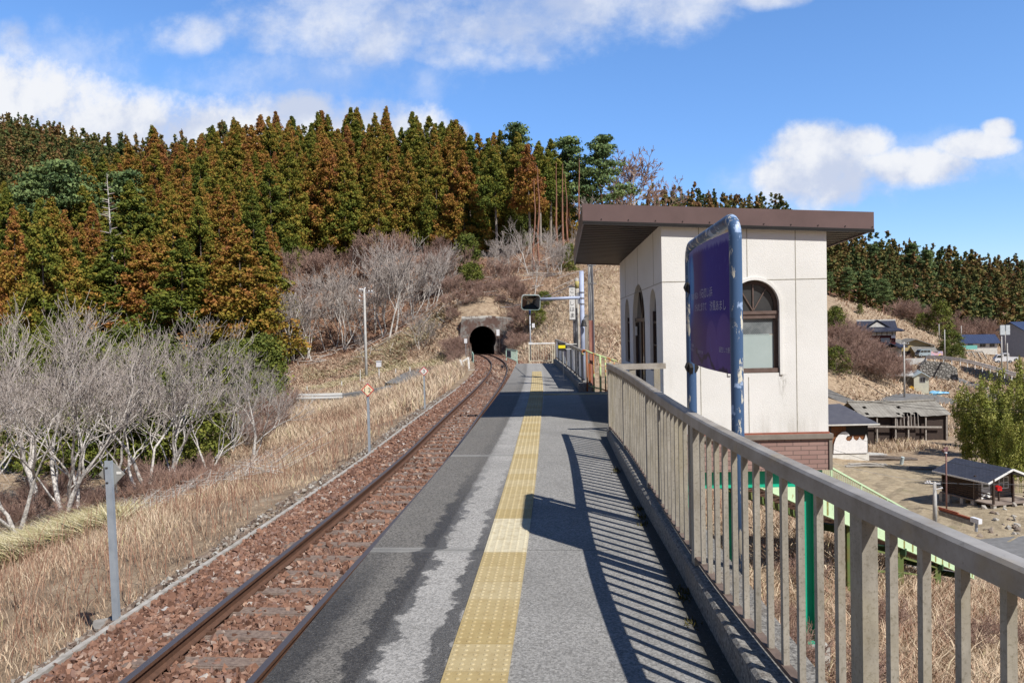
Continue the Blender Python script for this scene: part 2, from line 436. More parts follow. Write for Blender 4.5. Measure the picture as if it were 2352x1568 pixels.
def ground(x, y):
    x = np.asarray(x, float); y = np.asarray(y, float); sh = np.broadcast(x, y).shape
    x, y = np.broadcast_to(x, sh).ravel(), np.broadcast_to(y, sh).ravel()
    z = rbf(x, y)
    d = x-track_x(y); tz = track_z(y)-0.42
    open_ = (y < PORTAL_Y+0.2)
    # track bed
    wl = 1-sm((-d-2.0)/1.3); wr = 1-sm((d-2.3)/1.6)
    w = np.where(d < 0, wl, wr)*open_
    # under the platform the fill runs level to its outer edge, then the bank drops
    px = np.interp(y, [-12, -6, 0, 5, 14, 22, 23, 38.6, 41], [1.8, 1.6, 1.25, .95, .7, .7, .5, -.6, -1.2])
    fill = (y < 40)*(d >= 0)*(1-sm((x-px)/0.9))
    w = np.maximum(w, fill)
    # carve the mouth clear in front of the portal
    return (z*(1-w)+tz*w).reshape(sh)
def gz(x, y): return float(ground(np.array([x]), np.array([y]))[0])

def grid(segs):
    out = []
    for a, b, s in segs: out += list(np.arange(a, b, s))
    return np.array(out)
gx = grid([(-560, -200, 24), (-200, -80, 6), (-80, -24, 2.0), (-24, -8, 0.8), (-8, 4, 0.4), (4, 30, 0.9), (30, 100, 3), (100, 420, 9), (420, 900, 60)])
gy = grid([(-400, -60, 24), (-60, -12, 8), (-12, 50, 0.8), (50, 90.5, 1.35)]+[(90.5, 96.0, 0.4), (96, 180, 2.2), (180, 300, 4), (300, 560, 9), (560, 1500, 90)])
GX, GY = np.meshgrid(gx, gy)
GZ = ground(GX, GY)
nf = (RNG.random(GX.shape)-.5)
far = (np.abs(GX-track_x(GY)) > 5)
GZ = GZ+nf*0.22*far*(GY < 560)
flat = (GY > 560) | (np.abs(GX) > 430)
GZ = np.where(flat, np.minimum(GZ, 30)*0.3, GZ)
ny, nx = GX.shape
idx = np.arange(ny*nx).reshape(ny, nx)
Fq = np.stack([idx[:-1, :-1].ravel(), idx[:-1, 1:].ravel(), idx[1:, 1:].ravel(), idx[1:, :-1].ravel()], 1)
# leave the bore of the tunnel open
cxm = (GX[:-1, :-1]+GX[1:, 1:]).ravel()/2; cym = (GY[:-1, :-1]+GY[1:, 1:]).ravel()/2

keep = ~((cym > 92.15) & (cym < 92.45) & (np.abs(cxm-track_x(cym)) < 2.0))
Fq = Fq[keep]

t = NT('dry ground')
p = t.pos(); X, Y, Z = t.sep(p)[:3]
n1 = t.noise(p, 0.12, 5, 0.6); n2 = t.noise(p, 1.7, 8, 0.7); n3 = t.noise(p, 9, 6, 0.7)
straw = t.ramp(n2, [(0.30, (.15, .105, .07)), (0.5, (.33, .245, .165)), (0.68, (.47, .37, .26))])
leaf = t.ramp(n2, [(0.30, (.10, .055, .036)), (0.52, (.25, .14, .09)), (0.7, (.37, .235, .16))])
# leaf litter under the woods (beyond the road), straw in the open
wood = t.mr(t.math('ADD', t.math('MULTIPLY', t.math('SUBTRACT', n1, .5), 40), Y), 98, 112)
wood = t.math('MULTIPLY', wood, t.mr(t.math('ADD', X, t.math('MULTIPLY', n1, 14)), 2, 12, 1, 0))
wood = t.math('MAXIMUM', wood, t.mr(t.math('ADD', t.math('MULTIPLY', t.math('SUBTRACT', n1, .5), 30), Y), 262, 272))
c = t.mix(wood, straw, leaf)
# trodden yard in the valley: paler, shorter turf
yard = t.math('MULTIPLY', t.math('MULTIPLY', t.mr(X, 15, 19), t.mr(Y, 84, 78, 0, 1)), t.mr(Y, 40, 44))
c = t.mix(yard, c, t.ramp(n2, [(0.3, (.24, .19, .125)), (0.55, (.41, .335, .225)), (0.72, (.50, .42, .295))]))
c = t.mix(t.mr(n3, .3, .75, .0, .55), c, t.mix(0.5, c, (.09, .065, .04)))
gp = t.mr(t.noise(p, .35, 4, .6), .60, .72, 0, .5)
c = t.mix(t.math('MULTIPLY', gp, yard), c, (.14, .16, .05))
t.col(c); t.rough(.95); t.bump(t.noise(p, 5, 8, .75), .8, .12)
M_GROUND = t.m
ground_o = np_mesh('ground', np.stack([GX.ravel(), GY.ravel(), GZ.ravel()], 1), Fq, M_GROUND, kind='structure')
# ------------------------------------------------------------------ track
def track_pt(y, off, z=0.0):
    """point 'off' to the right of the centre line, z above rail head"""
    e = 0.05; d = float(track_x(y+e)-track_x(y-e))/(2*e); L = math.hypot(1, d)
    return (float(track_x(y))+off/L, y-off*d/L, float(track_z(y))+z)

t = NT('rail steel'); p = t.pos()
t.col(t.mix(t.mr(t.noise(p, 14, 6, .7), .3, .7), (.16, .085, .055), (.09, .05, .035))); t.rough(.72); t.metal(.25); M_RAIL = t.m
t = NT('rail head'); t.col((.20, .165, .15)); t.rough(.38); t.metal(.75); M_HEAD = t.m
M_SLEEPER = simple('old concrete sleeper', (.25, .19, .155), (.13, .095, .08), 22, .92, .5, 120)
M_CONC = simple('grey concrete', (.33, .31, .28), (.20, .185, .165), 5, .92, .35, 90)
M_CONC_L = simple('pale concrete', (.50, .48, .44), (.30, .285, .26), 4, .9, .3, 80)

track = empty('railway_track', (track_x(8), 8, -1.0), 'single rusty railway track curving from the foreground into the tunnel', 'railway track')
TO = Vector((float(track_x(8)), 8, -1.0))
def off_parent(mb):  # geometry given in world space, parent at TO
    mb.v = [(a-TO.x, b-TO.y, c-TO.z) for a, b, c in mb.v]; return mb
prof = [(-.036, 0), (.036, 0), (.036, -.036), (.010, -.05), (.010, -.125), (.064, -.143), (.064, -.153), (-.064, -.153), (-.064, -.143), (-.010, -.125), (-.010, -.05), (-.036, -.036)]
ysr = np.concatenate([np.arange(-4, 50, 1.0), np.arange(50, 106, 1.6)])
for off in (-.565, .565):
    mb = MB(); n = len(prof)
    for y in ysr:
        for a, b in prof: mb.v.append(track_pt(y, off+a, b))
    for k in range(len(ysr)-1):
        for j in range(n):
            a = k*n+j; b = k*n+(j+1) % n
            mb.f.append((a, a+n, b+n, b)); mb.m.append(1 if j == 0 else 0)
    off_parent(mb).build('rail', [M_RAIL, M_HEAD], track, label='rail nearer the platform' if off > 0 else 'rail nearer the grass bank')
sl_v = MB()
sl_v.box((-1.0, -.12, -.30), (1.0, .12, -.165)); sl_v.box((-.95, -.095, -.165), (.95, .095, -.155))
for sx in (-.565, .565):
    for q in (-1, 1):
        sl_v.box((sx+q*.10-.03, -.05, -.155), (sx+q*.10+.03, .05, -.125), 1)
        sl_v.tube([(sx+q*.11, 0, -.13), (sx+q*.11, 0, -.098)], .014, 6, 1)
s_me = sl_v.build('sleeper', [M_SLEEPER, M_RAIL], track)
ysl = [1.2+.66*k for k in range(150) if 1.2+.66*k < 96]
def place_sleeper(o, y):
    q = track_pt(y, 0); d = float(track_x(y+.1)-track_x(y-.1))/.2
    o.location = Vector(q)-TO; o.rotation_euler = (0, 0, -math.atan(d)+random.uniform(-.01, .01))
for k, y in enumerate(ysl[4:98]):
    o = s_me if k == 0 else s_me.copy()
    if k: COL.objects.link(o); o.parent = track
    place_sleeper(o, y)
mb = MB()
for y in ysl[98:]+ysl[:4]:
    q = Vector(track_pt(y, 0)); d = float(track_x(y+.1)-track_x(y-.1))/.2
    mb.box((-1.0, -.12, -.30), (1.0, .12, -.155), 0, Matrix.Translation(q) @ Matrix.Rotation(-math.atan(d), 4, 'Z'))
off_parent(mb).build('sleeper_run', M_SLEEPER, track, kind='stuff')

# ballast bed with loose stones
t = NT('rusty ballast'); p = t.pos()
cell = t.n('ShaderNodeTexVoronoi'); t.l(p, cell.inputs['Vector']); cell.inputs['Scale'].default_value = 20
cs = t.sep(cell.outputs['Color'])
c = t.ramp(cs[0], [(0, (.10, .05, .035)), (.35, (.18, .085, .058)), (.7, (.24, .125, .085)), (.93, (.22, .12, .10)), (1, (.5, .42, .36))])
t.col(t.mix(t.mr(t.noise(p, .5, 4), .35, .7, 0, .4), c, (.20, .12, .09))); t.rough(.93)
t.bump(t.math('SUBTRACT', 1.0, cell.outputs['Distance']), 1.0, .05); M_BED = t.m
t = NT('ballast stone'); tv = t.attr('tint').outputs['Fac']
t.col(t.ramp(tv, [(0, (.10, .05, .034)), (.3, (.175, .093, .063)), (.62, (.25, .137, .093)), (.80, (.18, .115, .095)), (.92, (.33, .21, .15)), (.99, (.32, .28, .25)), (1, (.46, .43, .40))])); t.rough(.9)
M_STONE = t.m
ys = np.arange(-6, 96, .7); offs = np.array([-1.9, -1.78, -1.62, -1.1, -.3, .3, 1.1, 1.9, 2.7]); zz = np.array([-.50, -.28, -.20, -.19, -.20, -.20, -.19, -.22, -.30])
Vb = []
for y in ys:
    for o_, z_ in zip(offs, zz): Vb.append(track_pt(y, o_, z_+random.uniform(-.012, .012)))
n = len(offs); ii = np.arange(len(ys)*n).reshape(len(ys), n)
Fb = np.stack([ii[:-1, :-1].ravel(), ii[:-1, 1:].ravel(), ii[1:, 1:].ravel(), ii[1:, :-1].ravel()], 1)
np_mesh('track_bed', np.array(Vb), Fb, M_BED, kind='structure')

def scatter(base_v, base_f, pos, scl, rot, tint, name, mat, rough_j=0.0, **kw):
    """many small pieces merged in one sheet of stuff; rot (n,3,3)"""
    n = len(pos); k = len(base_v)
    B = np.broadcast_to(base_v, (n, k, 3)).copy()
    if rough_j: B = B*(1+RNG.uniform(-rough_j, rough_j, (n, k, 1)))
    B = B*scl[:, None, :]
    Vv = np.einsum('nij,nkj->nki', rot, B)+pos[:, None, :]
    Ff = (base_f[None]+(np.arange(n)*k)[:, None, None]).reshape(-1, base_f.shape[1])
    return np_mesh(name, Vv.reshape(-1, 3), Ff, mat, attr=np.repeat(tint, k), **kw)
def rand_rot(n):
    q = RNG.normal(size=(n, 4)); q /= np.linalg.norm(q, axis=1)[:, None]; w, x, y, z = q.T
    return np.stack([np.stack([1-2*(y*y+z*z), 2*(x*y-z*w), 2*(x*z+y*w)], 1), np.stack([2*(x*y+z*w), 1-2*(x*x+z*z), 2*(y*z-x*w)], 1), np.stack([2*(x*z-y*w), 2*(y*z+x*w), 1-2*(x*x+y*y)], 1)], 1)
CUBE_V = np.array([(-1,-1,-1),(1,-1,-1),(1,1,-1),(-1,1,-1),(-.7,-.8,1),(.8,-.7,1),(.7,.8,1),(-.8,.7,1)], float)*.5
CUBE_F = np.array([(3,2,1,0),(4,5,6,7),(0,1,5,4),(1,2,6,5),(2,3,7,6),(3,0,4,7)])
def stones(n, y0, y1, o0, o1, size, power=1.0):
    y = y0+(y1-y0)*RNG.random(n)**power; o = RNG.uniform(o0, o1, n)
    e = .05; d = (track_x(y+e)-track_x(y-e))/(2*e); L = np.hypot(1, d)
    x = track_x(y)+o/L; yy_ = y-o*d/L
    z = track_z(y)+np.interp(o, offs, zz)
    # keep the sleeper tops mostly clear between the rails
    ph = ((y-1.2+.33) % .66)-.33; on = (np.abs(ph) < .105) & (np.abs(o) < .9)
    keep = ~on | (RNG.random(n) < .10)
    z = np.where(on, z+.04, z+RNG.uniform(0, .02, n))
    keep &= ~((np.abs(np.abs(o)-.565) < .06))
    s = size*RNG.uniform(.55, 1.25, n)
    sc = np.stack([s*RNG.uniform(.9, 1.6, n), s*RNG.uniform(.7, 1.1, n), s*RNG.uniform(.35, .7, n)], 1)
    return np.stack([x, yy_, z], 1)[keep], sc[keep]
P1, S1 = stones(24000, 2.5, 16, -1.75, 1.55, .062)
P2, S2 = stones(15000, 16, 40, -1.75, 1.6, .07)
P3, S3 = stones(7000, 40, 92, -2.0, 2.3, .11)
Pp, Ss = np.concatenate([P1, P2, P3]), np.concatenate([S1, S2, S3])
scatter(CUBE_V, CUBE_F, Pp, Ss, rand_rot(len(Pp)), RNG.random(len(Pp)), 'ballast_gravel', M_STONE, .35, kind='stuff')
# grey pebbly shoulder beyond the edging
t = NT('shoulder pebble'); tv = t.attr('tint').outputs['Fac']
t.col(t.ramp(tv, [(0, (.10, .07, .055)), (.5, (.19, .145, .115)), (.8, (.27, .235, .20)), (1, (.38, .37, .34))])); t.rough(.95); M_PEB = t.m
n = 6500
y = 2+38*RNG.random(n)**1.4; o = -1.75-RNG.random(n)**1.3*.75
x = track_x(y)+o; P4 = np.stack([x, y, ground(x, y)+.015], 1)
s = .045*RNG.uniform(.5, 1.6, n); S4 = np.stack([s*1.3, s, s*.6], 1)
scatter(CUBE_V, CUBE_F, P4, S4, rand_rot(n), RNG.random(n), 'shoulder_gravel', M_PEB, .3, kind='stuff')

def ribbon(fl, fr, ys, z, name, mat, th=0.0, **kw):
    """strip between two curves x=fl(y), x=fr(y)"""
    mb = MB()
    for k in range(len(ys)-1):
        a, b = ys[k], ys[k+1]
        za = z(a) if callable(z) else z; zb = z(b) if callable(z) else z
        p = [(fl(a), a, za), (fr(a), a, za), (fr(b), b, zb), (fl(b), b, zb)]
        q = [(u, v, w-th) for u, v, w in p]
        mb.poly(p)
        if th:
            mb.poly([p[3], q[3], q[0], p[0]]); mb.poly([p[1], q[1], q[2], p[2]])
            if k == 0: mb.poly([p[0], q[0], q[1], p[1]])
            if k == len(ys)-2: mb.poly([p[2], q[2], q[3], p[3]])
    return mb.build(name, mat, **kw)
# low concrete edging on the grass side of the ballast
mb = MB(); ys = list(np.arange(0.5, 58, 1.5))
for a, b in zip(ys[:-1], ys[1:]):
    g = .012
    pa, pb = track_pt(a+g, -1.72+.12*(a > 30)*(a-30)/30, -.25), track_pt(b-g, -1.72+.12*(b > 30)*(b-30)/30, -.25)
    mb.bar(pa, pb, .07, .17)
mb.build('trackside_edging', simple('edging concrete', (.44, .42, .39), (.27, .25, .22), 7, .92, .4, 70), label='long thin pale concrete edging along the grass side of the ballast', cat='edging')

# ------------------------------------------------------------------ platform
t = NT('platform surface'); p = t.pos(); X, Y, Z = t.sep(p)[:3]
sp = t.voro(p, 85); big = t.noise(p, 1.1, 6, .62); med = t.noise(p, 3.3, 8, .68); fin = t.noise(p, 160, 3, .7)
vc = t.n('ShaderNodeTexVoronoi'); t.l(p, vc.inputs['Vector']); vc.inputs['Scale'].default_value = 78
vr = t.sep(vc.outputs['Color'])[0]; agg = t.math('ADD', t.math('MULTIPLY', vr, .75), t.math('MULTIPLY', t.mr(t.noise(p, 42, 6, .9), .36, .64), .35))
curve = t.math('MULTIPLY', t.math('MULTIPLY', t.math('MAXIMUM', t.math('SUBTRACT', Y, 8), 0), t.math('MAXIMUM', t.math('SUBTRACT', Y, 8), 0)), -.00105)
xs = t.math('SUBTRACT', X, curve)                                  # straightened x
wob = t.math('MULTIPLY', t.math('SUBTRACT', med, .5), .34)
xb = t.math('ADD', xs, wob)
old = t.mix(agg, (.040, .038, .034), (.235, .22, .20))            # old asphalt near the edge
lite = t.mix(agg, (.17, .165, .155), (.47, .455, .43))              # newer grey strip
right = t.mix(agg, (.12, .117, .110), (.37, .36, .34))
c = t.mix(t.mr(t.math('ADD', xs, t.math('MULTIPLY', wob, .3)), -1.31, -1.27), old, lite)
c = t.mix(t.mr(xs, -.60, -.58), c, right)
c = t.mix(t.mr(big, .35, .7, 0, .35), c, (.11, .108, .10))
far = t.mr(Y, 22, 30); c = t.mix(t.math('MULTIPLY', far, .45), c, (.27, .262, .25))
# seams across the slab, filled with pale mortar, every five metres
ph = t.math('ABSOLUTE', t.math('SUBTRACT', t.math('MODULO', t.math('ADD', t.math('ADD', Y, t.math('MULTIPLY', wob, .12)), 3.05), 5.0), 2.5))
seam = t.mr(t.math('SUBTRACT', 2.5, ph), .05, .09, 1, 0)
lhs = t.mr(xs, -.62, -.6, 1, 0)
c = t.mix(t.math('MULTIPLY', seam, t.math('ADD', t.math('MULTIPLY', lhs, .75), .1)), c, (.26, .255, .24))
crk = t.mr(t.math('SUBTRACT', 2.5, ph), .0, .012, 1, 0); c = t.mix(t.math('MULTIPLY', crk, .8), c, (.03, .03, .028))
# damp: along the strip joint, beside the tactile blocks and at the kerb
def band(x0, wdt, amp):
    d_ = t.math('ABSOLUTE', t.math('SUBTRACT', t.math('ADD', xs, t.math('MULTIPLY', t.math('SUBTRACT', med, .5), amp)), x0))
    return t.mr(d_, wdt*.70, wdt, 1, 0)
wet = t.math('MULTIPLY', band(-1.33, .13, .55), t.mr(Y, 11, 8.2, .25, 1))
wet = t.math('MAXIMUM', wet, t.math('MULTIPLY', band(-.86, .085, .42), t.mr(Y, 12, 7.0, .1, 1)))
wet = t.math('MAXIMUM', wet, t.math('MULTIPLY', t.mr(t.math('ADD', xs, t.math('MULTIPLY', wob, .5)), -1.58, -1.72), t.mr(Y, 7.4, 5.6)))
wet = t.math('MAXIMUM', wet, t.math('MULTIPLY', t.mr(t.noise(t.mapv(p, (1.2, .5, 1)), 1.5, 6, .7), .60, .66), t.math('MULTIPLY', t.mr(Y, 7.0, 6.2), t.mr(xs, -.7, -.9))))
wet = t.math('MULTIPLY', wet, t.mr(fin, .3, .62, .45, 1))
c = t.mix(t.math('MULTIPLY', wet, .9), c, (.018, .017, .016))
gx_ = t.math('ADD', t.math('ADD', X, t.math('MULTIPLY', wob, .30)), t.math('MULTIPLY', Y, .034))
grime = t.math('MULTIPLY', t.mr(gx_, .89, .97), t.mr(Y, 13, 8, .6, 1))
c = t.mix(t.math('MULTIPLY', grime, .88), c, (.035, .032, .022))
spark = t.mr(sp, .12, .22, 1, 0); c = t.mix(t.math('MULTIPLY', spark, t.mr(t.noise(p, 42, 3, .6), .48, .62, 0, .75)), c, (.56, .55, .52))
t.col(c); t.rough(t.mr(wet, 0, 1, .88, .42)); t.bump(t.math('ADD', t.noise(p, 90, 5, .8), t.math('MULTIPLY', sp, .6)), .65, .008); M_PLAT = t.m
def right_edge(y):
    if y < 13.9: return kerb_x(y)+.30
    if y < 22.6: return 1.9
    return float(far_kerb_x(y))+.30
mb = MB(); ys = [-6, -2, 0, 2, 4, 6, 8, 10, 12, 13.4, 13.9, 13.9001, 16, 18, 20, 22.6, 22.6001, 25, 28, 31, 34, 36, 38.6]
for a, b in zip(ys[:-1], ys[1:]):
    xa, xb_ = right_edge(a+1e-4), right_edge(b-1e-4)
    e0, e1 = float(edge_x(a)), float(edge_x(b))
    mb.poly([(e0, a, 0), (xa, a, 0), (xb_, b, 0), (e1, b, 0)])
    # edge lip, concrete face, and outer face
    mb.poly([(e0, a, 0), (e1, b, 0), (e1, b, -.16), (e0, a, -.16)], 1)
    mb.poly([(e0+.12, a, -.16), (e0, a, -.16), (e1, b, -.16), (e1+.12, b, -.16)], 1)
    mb.poly([(e0+.12, a, -.16), (e1+.12, b, -.16), (e1+.12, b, -1.6), (e0+.12, a, -1.6)], 1)
    mb.poly([(xb_, b, 0), (xa, a, 0), (xa, a, -3.2), (xb_, b, -3.2)], 1)
mb.poly([(edge_x(38.6), 38.6, 0), (right_edge(38.6), 38.6, 0), (right_edge(38.6), 38.6, -2), (edge_x(38.6), 38.6, -2)], 1)
mb.poly([(1.9, 13.9, 0), (kerb_x(13.9)+.3, 13.9, 0), (kerb_x(13.9)+.3, 13.9, -1.0), (1.9, 13.9, -1.0)], 1)
mb.poly([(right_edge(22.7), 22.6, 0), (1.9, 22.6, 0), (1.9, 22.6, -1.0), (right_edge(22.7), 22.6, -1.0)], 1)
mb.build('platform', [M_PLAT, M_CONC], kind='structure')

t = NT('kerb concrete'); p = t.pos()
a = t.noise(p, 38, 6, .8); b = t.noise(p, 2.5, 5, .6)
c = t.mix(t.mr(a, .38, .66), (.07, .065, .06), (.36, .345, .315)); c = t.mix(t.mr(b, .5, .75, 0, .55), c, (.27, .20, .13))
t.col(c); t.rough(.93); t.bump(a, .8, .01); M_KERB = t.m
def kerb(name, fx, ys, w, h, label):
    mb = MB(); N = len(ys)-1
    for k in range(N):
        a, b = ys[k], ys[k+1]; A, B = fx(a), fx(b); ch = .02
        prof_ = [(0, -.02), (0, h-ch), (ch, h), (w, h), (w, -.5)]
        for i in range(4):
            (x0, z0), (x1, z1) = prof_[i], prof_[i+1]
            mb.poly([(A+x0, a, z0), (A+x1, a, z1), (B+x1, b, z1), (B+x0, b, z0)])
        if k == 0: mb.poly([(A+x, a, z) for x, z in prof_])
        if k == N-1: mb.poly([(B+x, b, z) for x, z in reversed(prof_)])
    return mb.build(name, M_KERB, label=label, cat='kerb')
kerb('concrete_kerb', kerb_x, list(np.arange(-5, 13.1, .6))+[13.7], .34, .20, 'rough concrete kerb carrying the long cream railing in the foreground')
kerb('concrete_kerb', far_kerb_x, list(np.linspace(22.95, 38.4, 14)), .34, .22, 'dark concrete kerb under the plated railing at the far platform end')

# tactile blocks
t = NT('yellow tactile block'); p = t.pos(); tv = t.attr('tint').outputs['Fac']
c = t.mix(tv, (.37, .285, .13), (.56, .51, .37))
c = t.mix(t.mr(t.noise(p, 9, 8, .75), .46, .72, 0, .55), c, (.24, .165, .065)); c = t.mix(t.mr(t.noise(p, 120, 3, .7), .35, .7, 0, .28), c, (.30, .22, .10))
t.col(c); t.rough(.85); t.bump(t.noise(p, 160, 3), .25, .004); M_TACT = t.m
def tactile(name, path, n, label, rows=6, hw=.198, bars=False):
    """path(k) -> centre, direction of tile k"""
    Vs, Fs, A = [], [], []
    th = .010
    for k in range(n):
        (cx, cy), (dx, dy) = path(k); px_, py_ = dy, -dx
        tint = 1.0 if (name == 'tactile_paving' and k in PALE) else RNG.uniform(0, .45)
        def P(u, v, z): return (cx+px_*u+dx*v, cy+py_*u+dy*v, z)
        i = len(Vs); h = hw-.0055
        Vs += [P(-h, -h, th), P(h, -h, th), P(h, h, th), P(-h, h, th), P(-h-.002, -h-.002, 0), P(h+.002, -h-.002, 0), P(h+.002, h+.002, 0), P(-h-.002, h+.002, 0)]
        Fs += [(i, i+1, i+2, i+3), (i+4, i+5, i+1, i), (i+5, i+6, i+2, i+1), (i+6, i+7, i+3, i+2), (i+7, i+4, i, i+3)]; A += [tint]*8
        st = 2*hw/rows
        for a in range(rows):
            if bars and a % 2: continue
            for b in range(1 if bars else rows):
                u0 = -hw+st*(a+.5); v0 = 0 if bars else -hw+st*(b+.5)
                if not bars and (a+b) % 1: continue
                rr, rt = (.016, .010); j = len(Vs)
                if bars:
                    L = hw*.9
                    Vs += [P(u0-rr, -L, th), P(u0+rr, -L, th), P(u0+rr, L, th), P(u0-rr, L, th), P(u0-rt, -L+.01, th+.006), P(u0+rt, -L+.01, th+.006), P(u0+rt, L-.01, th+.006), P(u0-rt, L-.01, th+.006)]
                    Fs += [(j+4, j+5, j+6, j+7), (j, j+1, j+5, j+4), (j+1, j+2, j+6, j+5), (j+2, j+3, j+7, j+6), (j+3, j, j+4, j+7)]; A += [min(1, tint+.15)]*8
                    continue
                m = 8
                for q in range(m):
                    g = 2*math.pi*q/m; Vs.append(P(u0+rr*math.cos(g), v0+rr*math.sin(g), th))
                for q in range(m):
                    g = 2*math.pi*q/m; Vs.append(P(u0+rt*math.cos(g), v0+rt*math.sin(g), th+.006))
                for q in range(m): Fs.append((j+q, j+(q+1) % m, j+m+(q+1) % m, j+m+q))
                Fs.append((j+m, j+m+1, j+m+2, j+m+3)); Fs.append((j+m, j+m+3, j+m+4, j+m+7)); Fs.append((j+m+4, j+m+5, j+m+6, j+m+7)); A += [min(1, tint+.18)]*16
    F = [f for f in Fs]
    return np_mesh(name, np.array(Vs), np.array(F), M_TACT, attr=np.array(A), label=label, cat='tactile paving')
N_T = 91; Y_T = 32.2-.396*N_T
PALE = [k for k in range(N_T) if 7.0 < Y_T+.396*(k+.5) < 7.95]
def main_path(k):
    y = Y_T+.396*(k+.5); d = float(tact_x(y+.05)-tact_x(y-.05))/.1; L = math.hypot(1, d)
    return (float(tact_x(y)), y), (d/L, 1/L)
tactile('tactile_paving', main_path, N_T, 'long strip of worn yellow tactile blocks running up the platform')
def side_path(k): return (-.62+.396*k, 21.95), (1, 0)
tactile('tactile_branch', side_path, 6, 'short row of yellow tactile blocks turning off across the platform to the rusty handrail')
mb = MB()
for k in range(14):       # moss and weeds in the gutter
    y = 3.6+random.random()**1.4*8; x = kerb_x(y)-.05-random.random()*.06
    for q in range(26):
        a, b = random.gauss(0, .028), random.gauss(0, .05)
        h = random.uniform(.008, .045); mb.poly([(x+a, y+b, 0), (x+a+.012, y+b+.004, 0), (x+a+random.uniform(-.015, .015), y+b+random.uniform(-.01, .01), h)])
mb.build('gutter_weeds', simple('moss', (.10, .085, .025), (.05, .05, .015), 40, .95), kind='stuff')
# ------------------------------------------------------------------ near railing
t = NT('weathered cream paint'); p = t.pos()
a = t.noise(t.mapv(p, (1, 1, .35)), 7, 8, .7); b = t.noise(p, 60, 5, .8); g = t.noise(p, 1.3, 4, .6)
c = t.mix(t.mr(a, .35, .68), (.375, .345, .29), (.215, .195, .16)); c = t.mix(t.mr(b, .52, .68, 0, .75), c, (.11, .095, .065)); c = t.mix(t.mr(g, .52, .72, 0, .35), c, (.30, .25, .13))
t.col(c); t.rough(.5); t.bump(b, .2, .003); M_CREAM = t.m
t = NT('bleached rail top'); p = t.pos()
a = t.noise(p, 3.5, 8, .68); b = t.noise(p, 40, 5, .75)
c = t.mix(t.mr(a, .35, .66), (.36, .335, .30), (.21, .185, .15)); c = t.mix(t.mr(b, .58, .74, 0, .6), c, (.10, .085, .065)); c = t.mix(t.mr(t.noise(p, 5, 4), .56, .7, 0, .4), c, (.33, .25, .13))
t.col(c); t.rough(.42); M_CREAM2 = t.m
M_BROWNRAIL = simple('dull brown channel', (.19, .14, .115), (.11, .08, .065), 9, .8, .2, 60)
rail_x = interp([(-3, 2.62), (-1, 1.98), (0.3, 1.66), (1.3, 1.47), (2.33, 1.30), (3.42, 1.155), (4.6, 1.03), (5.91, .935), (8.63, .85), (11.23, .765), (13.3, .64)])
RT = 1.35
rg = empty('platform_railing', (rail_x(2.5), 2.5, 0), 'long weathered cream metal railing with square balusters in the foreground beside the platform', 'railing')
def loc_mb(mb, o): mb.v = [(a-o.location.x, b-o.location.y, c-o.location.z) for a, b, c in mb.v]; return mb
def curve_bar(fx, ys, z0, z1, w, ch=0.0):
    mb = MB(); pr = [(-w/2, z0), (w/2, z0), (w/2, z1-ch), (w/2-ch, z1), (-w/2+ch, z1), (-w/2, z1-ch)]; n = len(pr)
    for y in ys:
        d = float(fx(y+.05)-fx(y-.05))/.1; L = math.hypot(1, d)
        for a, z in pr: mb.v.append((float(fx(y))+a/L, y-a*d/L, z))
    for k in range(len(ys)-1):
        for j in range(n):
            a = k*n+j; b = k*n+(j+1) % n; mb.f.append((a, a+n, b+n, b)); mb.m.append(0)
    mb.f.append(tuple(range(n))); mb.f.append(tuple(len(mb.v)-1-i for i in range(n))); mb.m += [0, 0]
    return mb
ysr = list(np.arange(-3, 13.3, .35))+[13.3]
loc_mb(curve_bar(rail_x, ysr, RT-.085, RT, .085, .012), rg).build('top_rail', M_CREAM2, rg)
loc_mb(curve_bar(rail_x, ysr, .245, .27, .052), rg).build('bottom_rail', M_BROWNRAIL, rg)
def post_mb(x, y, ang, w=.10, d=.065):
    mb = MB(); M = Matrix.Translation((x, y, 0)) @ Matrix.Rotation(ang, 4, 'Z'); zt = RT-.085
    th = .008
    mb.box((-d/2, -w/2, .19), (-d/2+th, w/2, zt), 0, M)          # channel: web and two flanges
    mb.box((-d/2+th, -w/2, .19), (d/2, -w/2+th, zt), 0, M)
    mb.box((-d/2+th, w/2-th, .19), (d/2, w/2, zt), 0, M)
    mb.box((-d/2-.02, -w/2-.02, .168), (d/2+.02, w/2+.02, .19), 0, M)
    return mb
post_y = [13.22, 11.23, 8.63, 5.93, 3.22, .5, -2.2]
for y in post_y:
    d = float(rail_x(y+.05)-rail_x(y-.05))/.1; a = -math.atan(d)
    loc_mb(post_mb(rail_x(y), y, a), rg).build('post', M_CREAM, rg)
for k in range(len(post_y)-1):
    y1, y0 = post_y[k], post_y[k+1]; n = max(2, int(round((y1-y0)/.205)))
    for i in range(1, n):
        y = y0+(y1-y0)*i/n
        x = rail_x(y); d = float(rail_x(y+.05)-rail_x(y-.05))/.1
        mb = MB(); M = Matrix.Translation((x, y, 0)) @ Matrix.Rotation(-math.atan(d)+random.uniform(-.04, .04), 4, 'Z')
        s = .016; mb.box((-s, -s, .27), (s, s, RT-.085), 0, M)
        loc_mb(mb, rg).build('baluster', M_CREAM, rg)

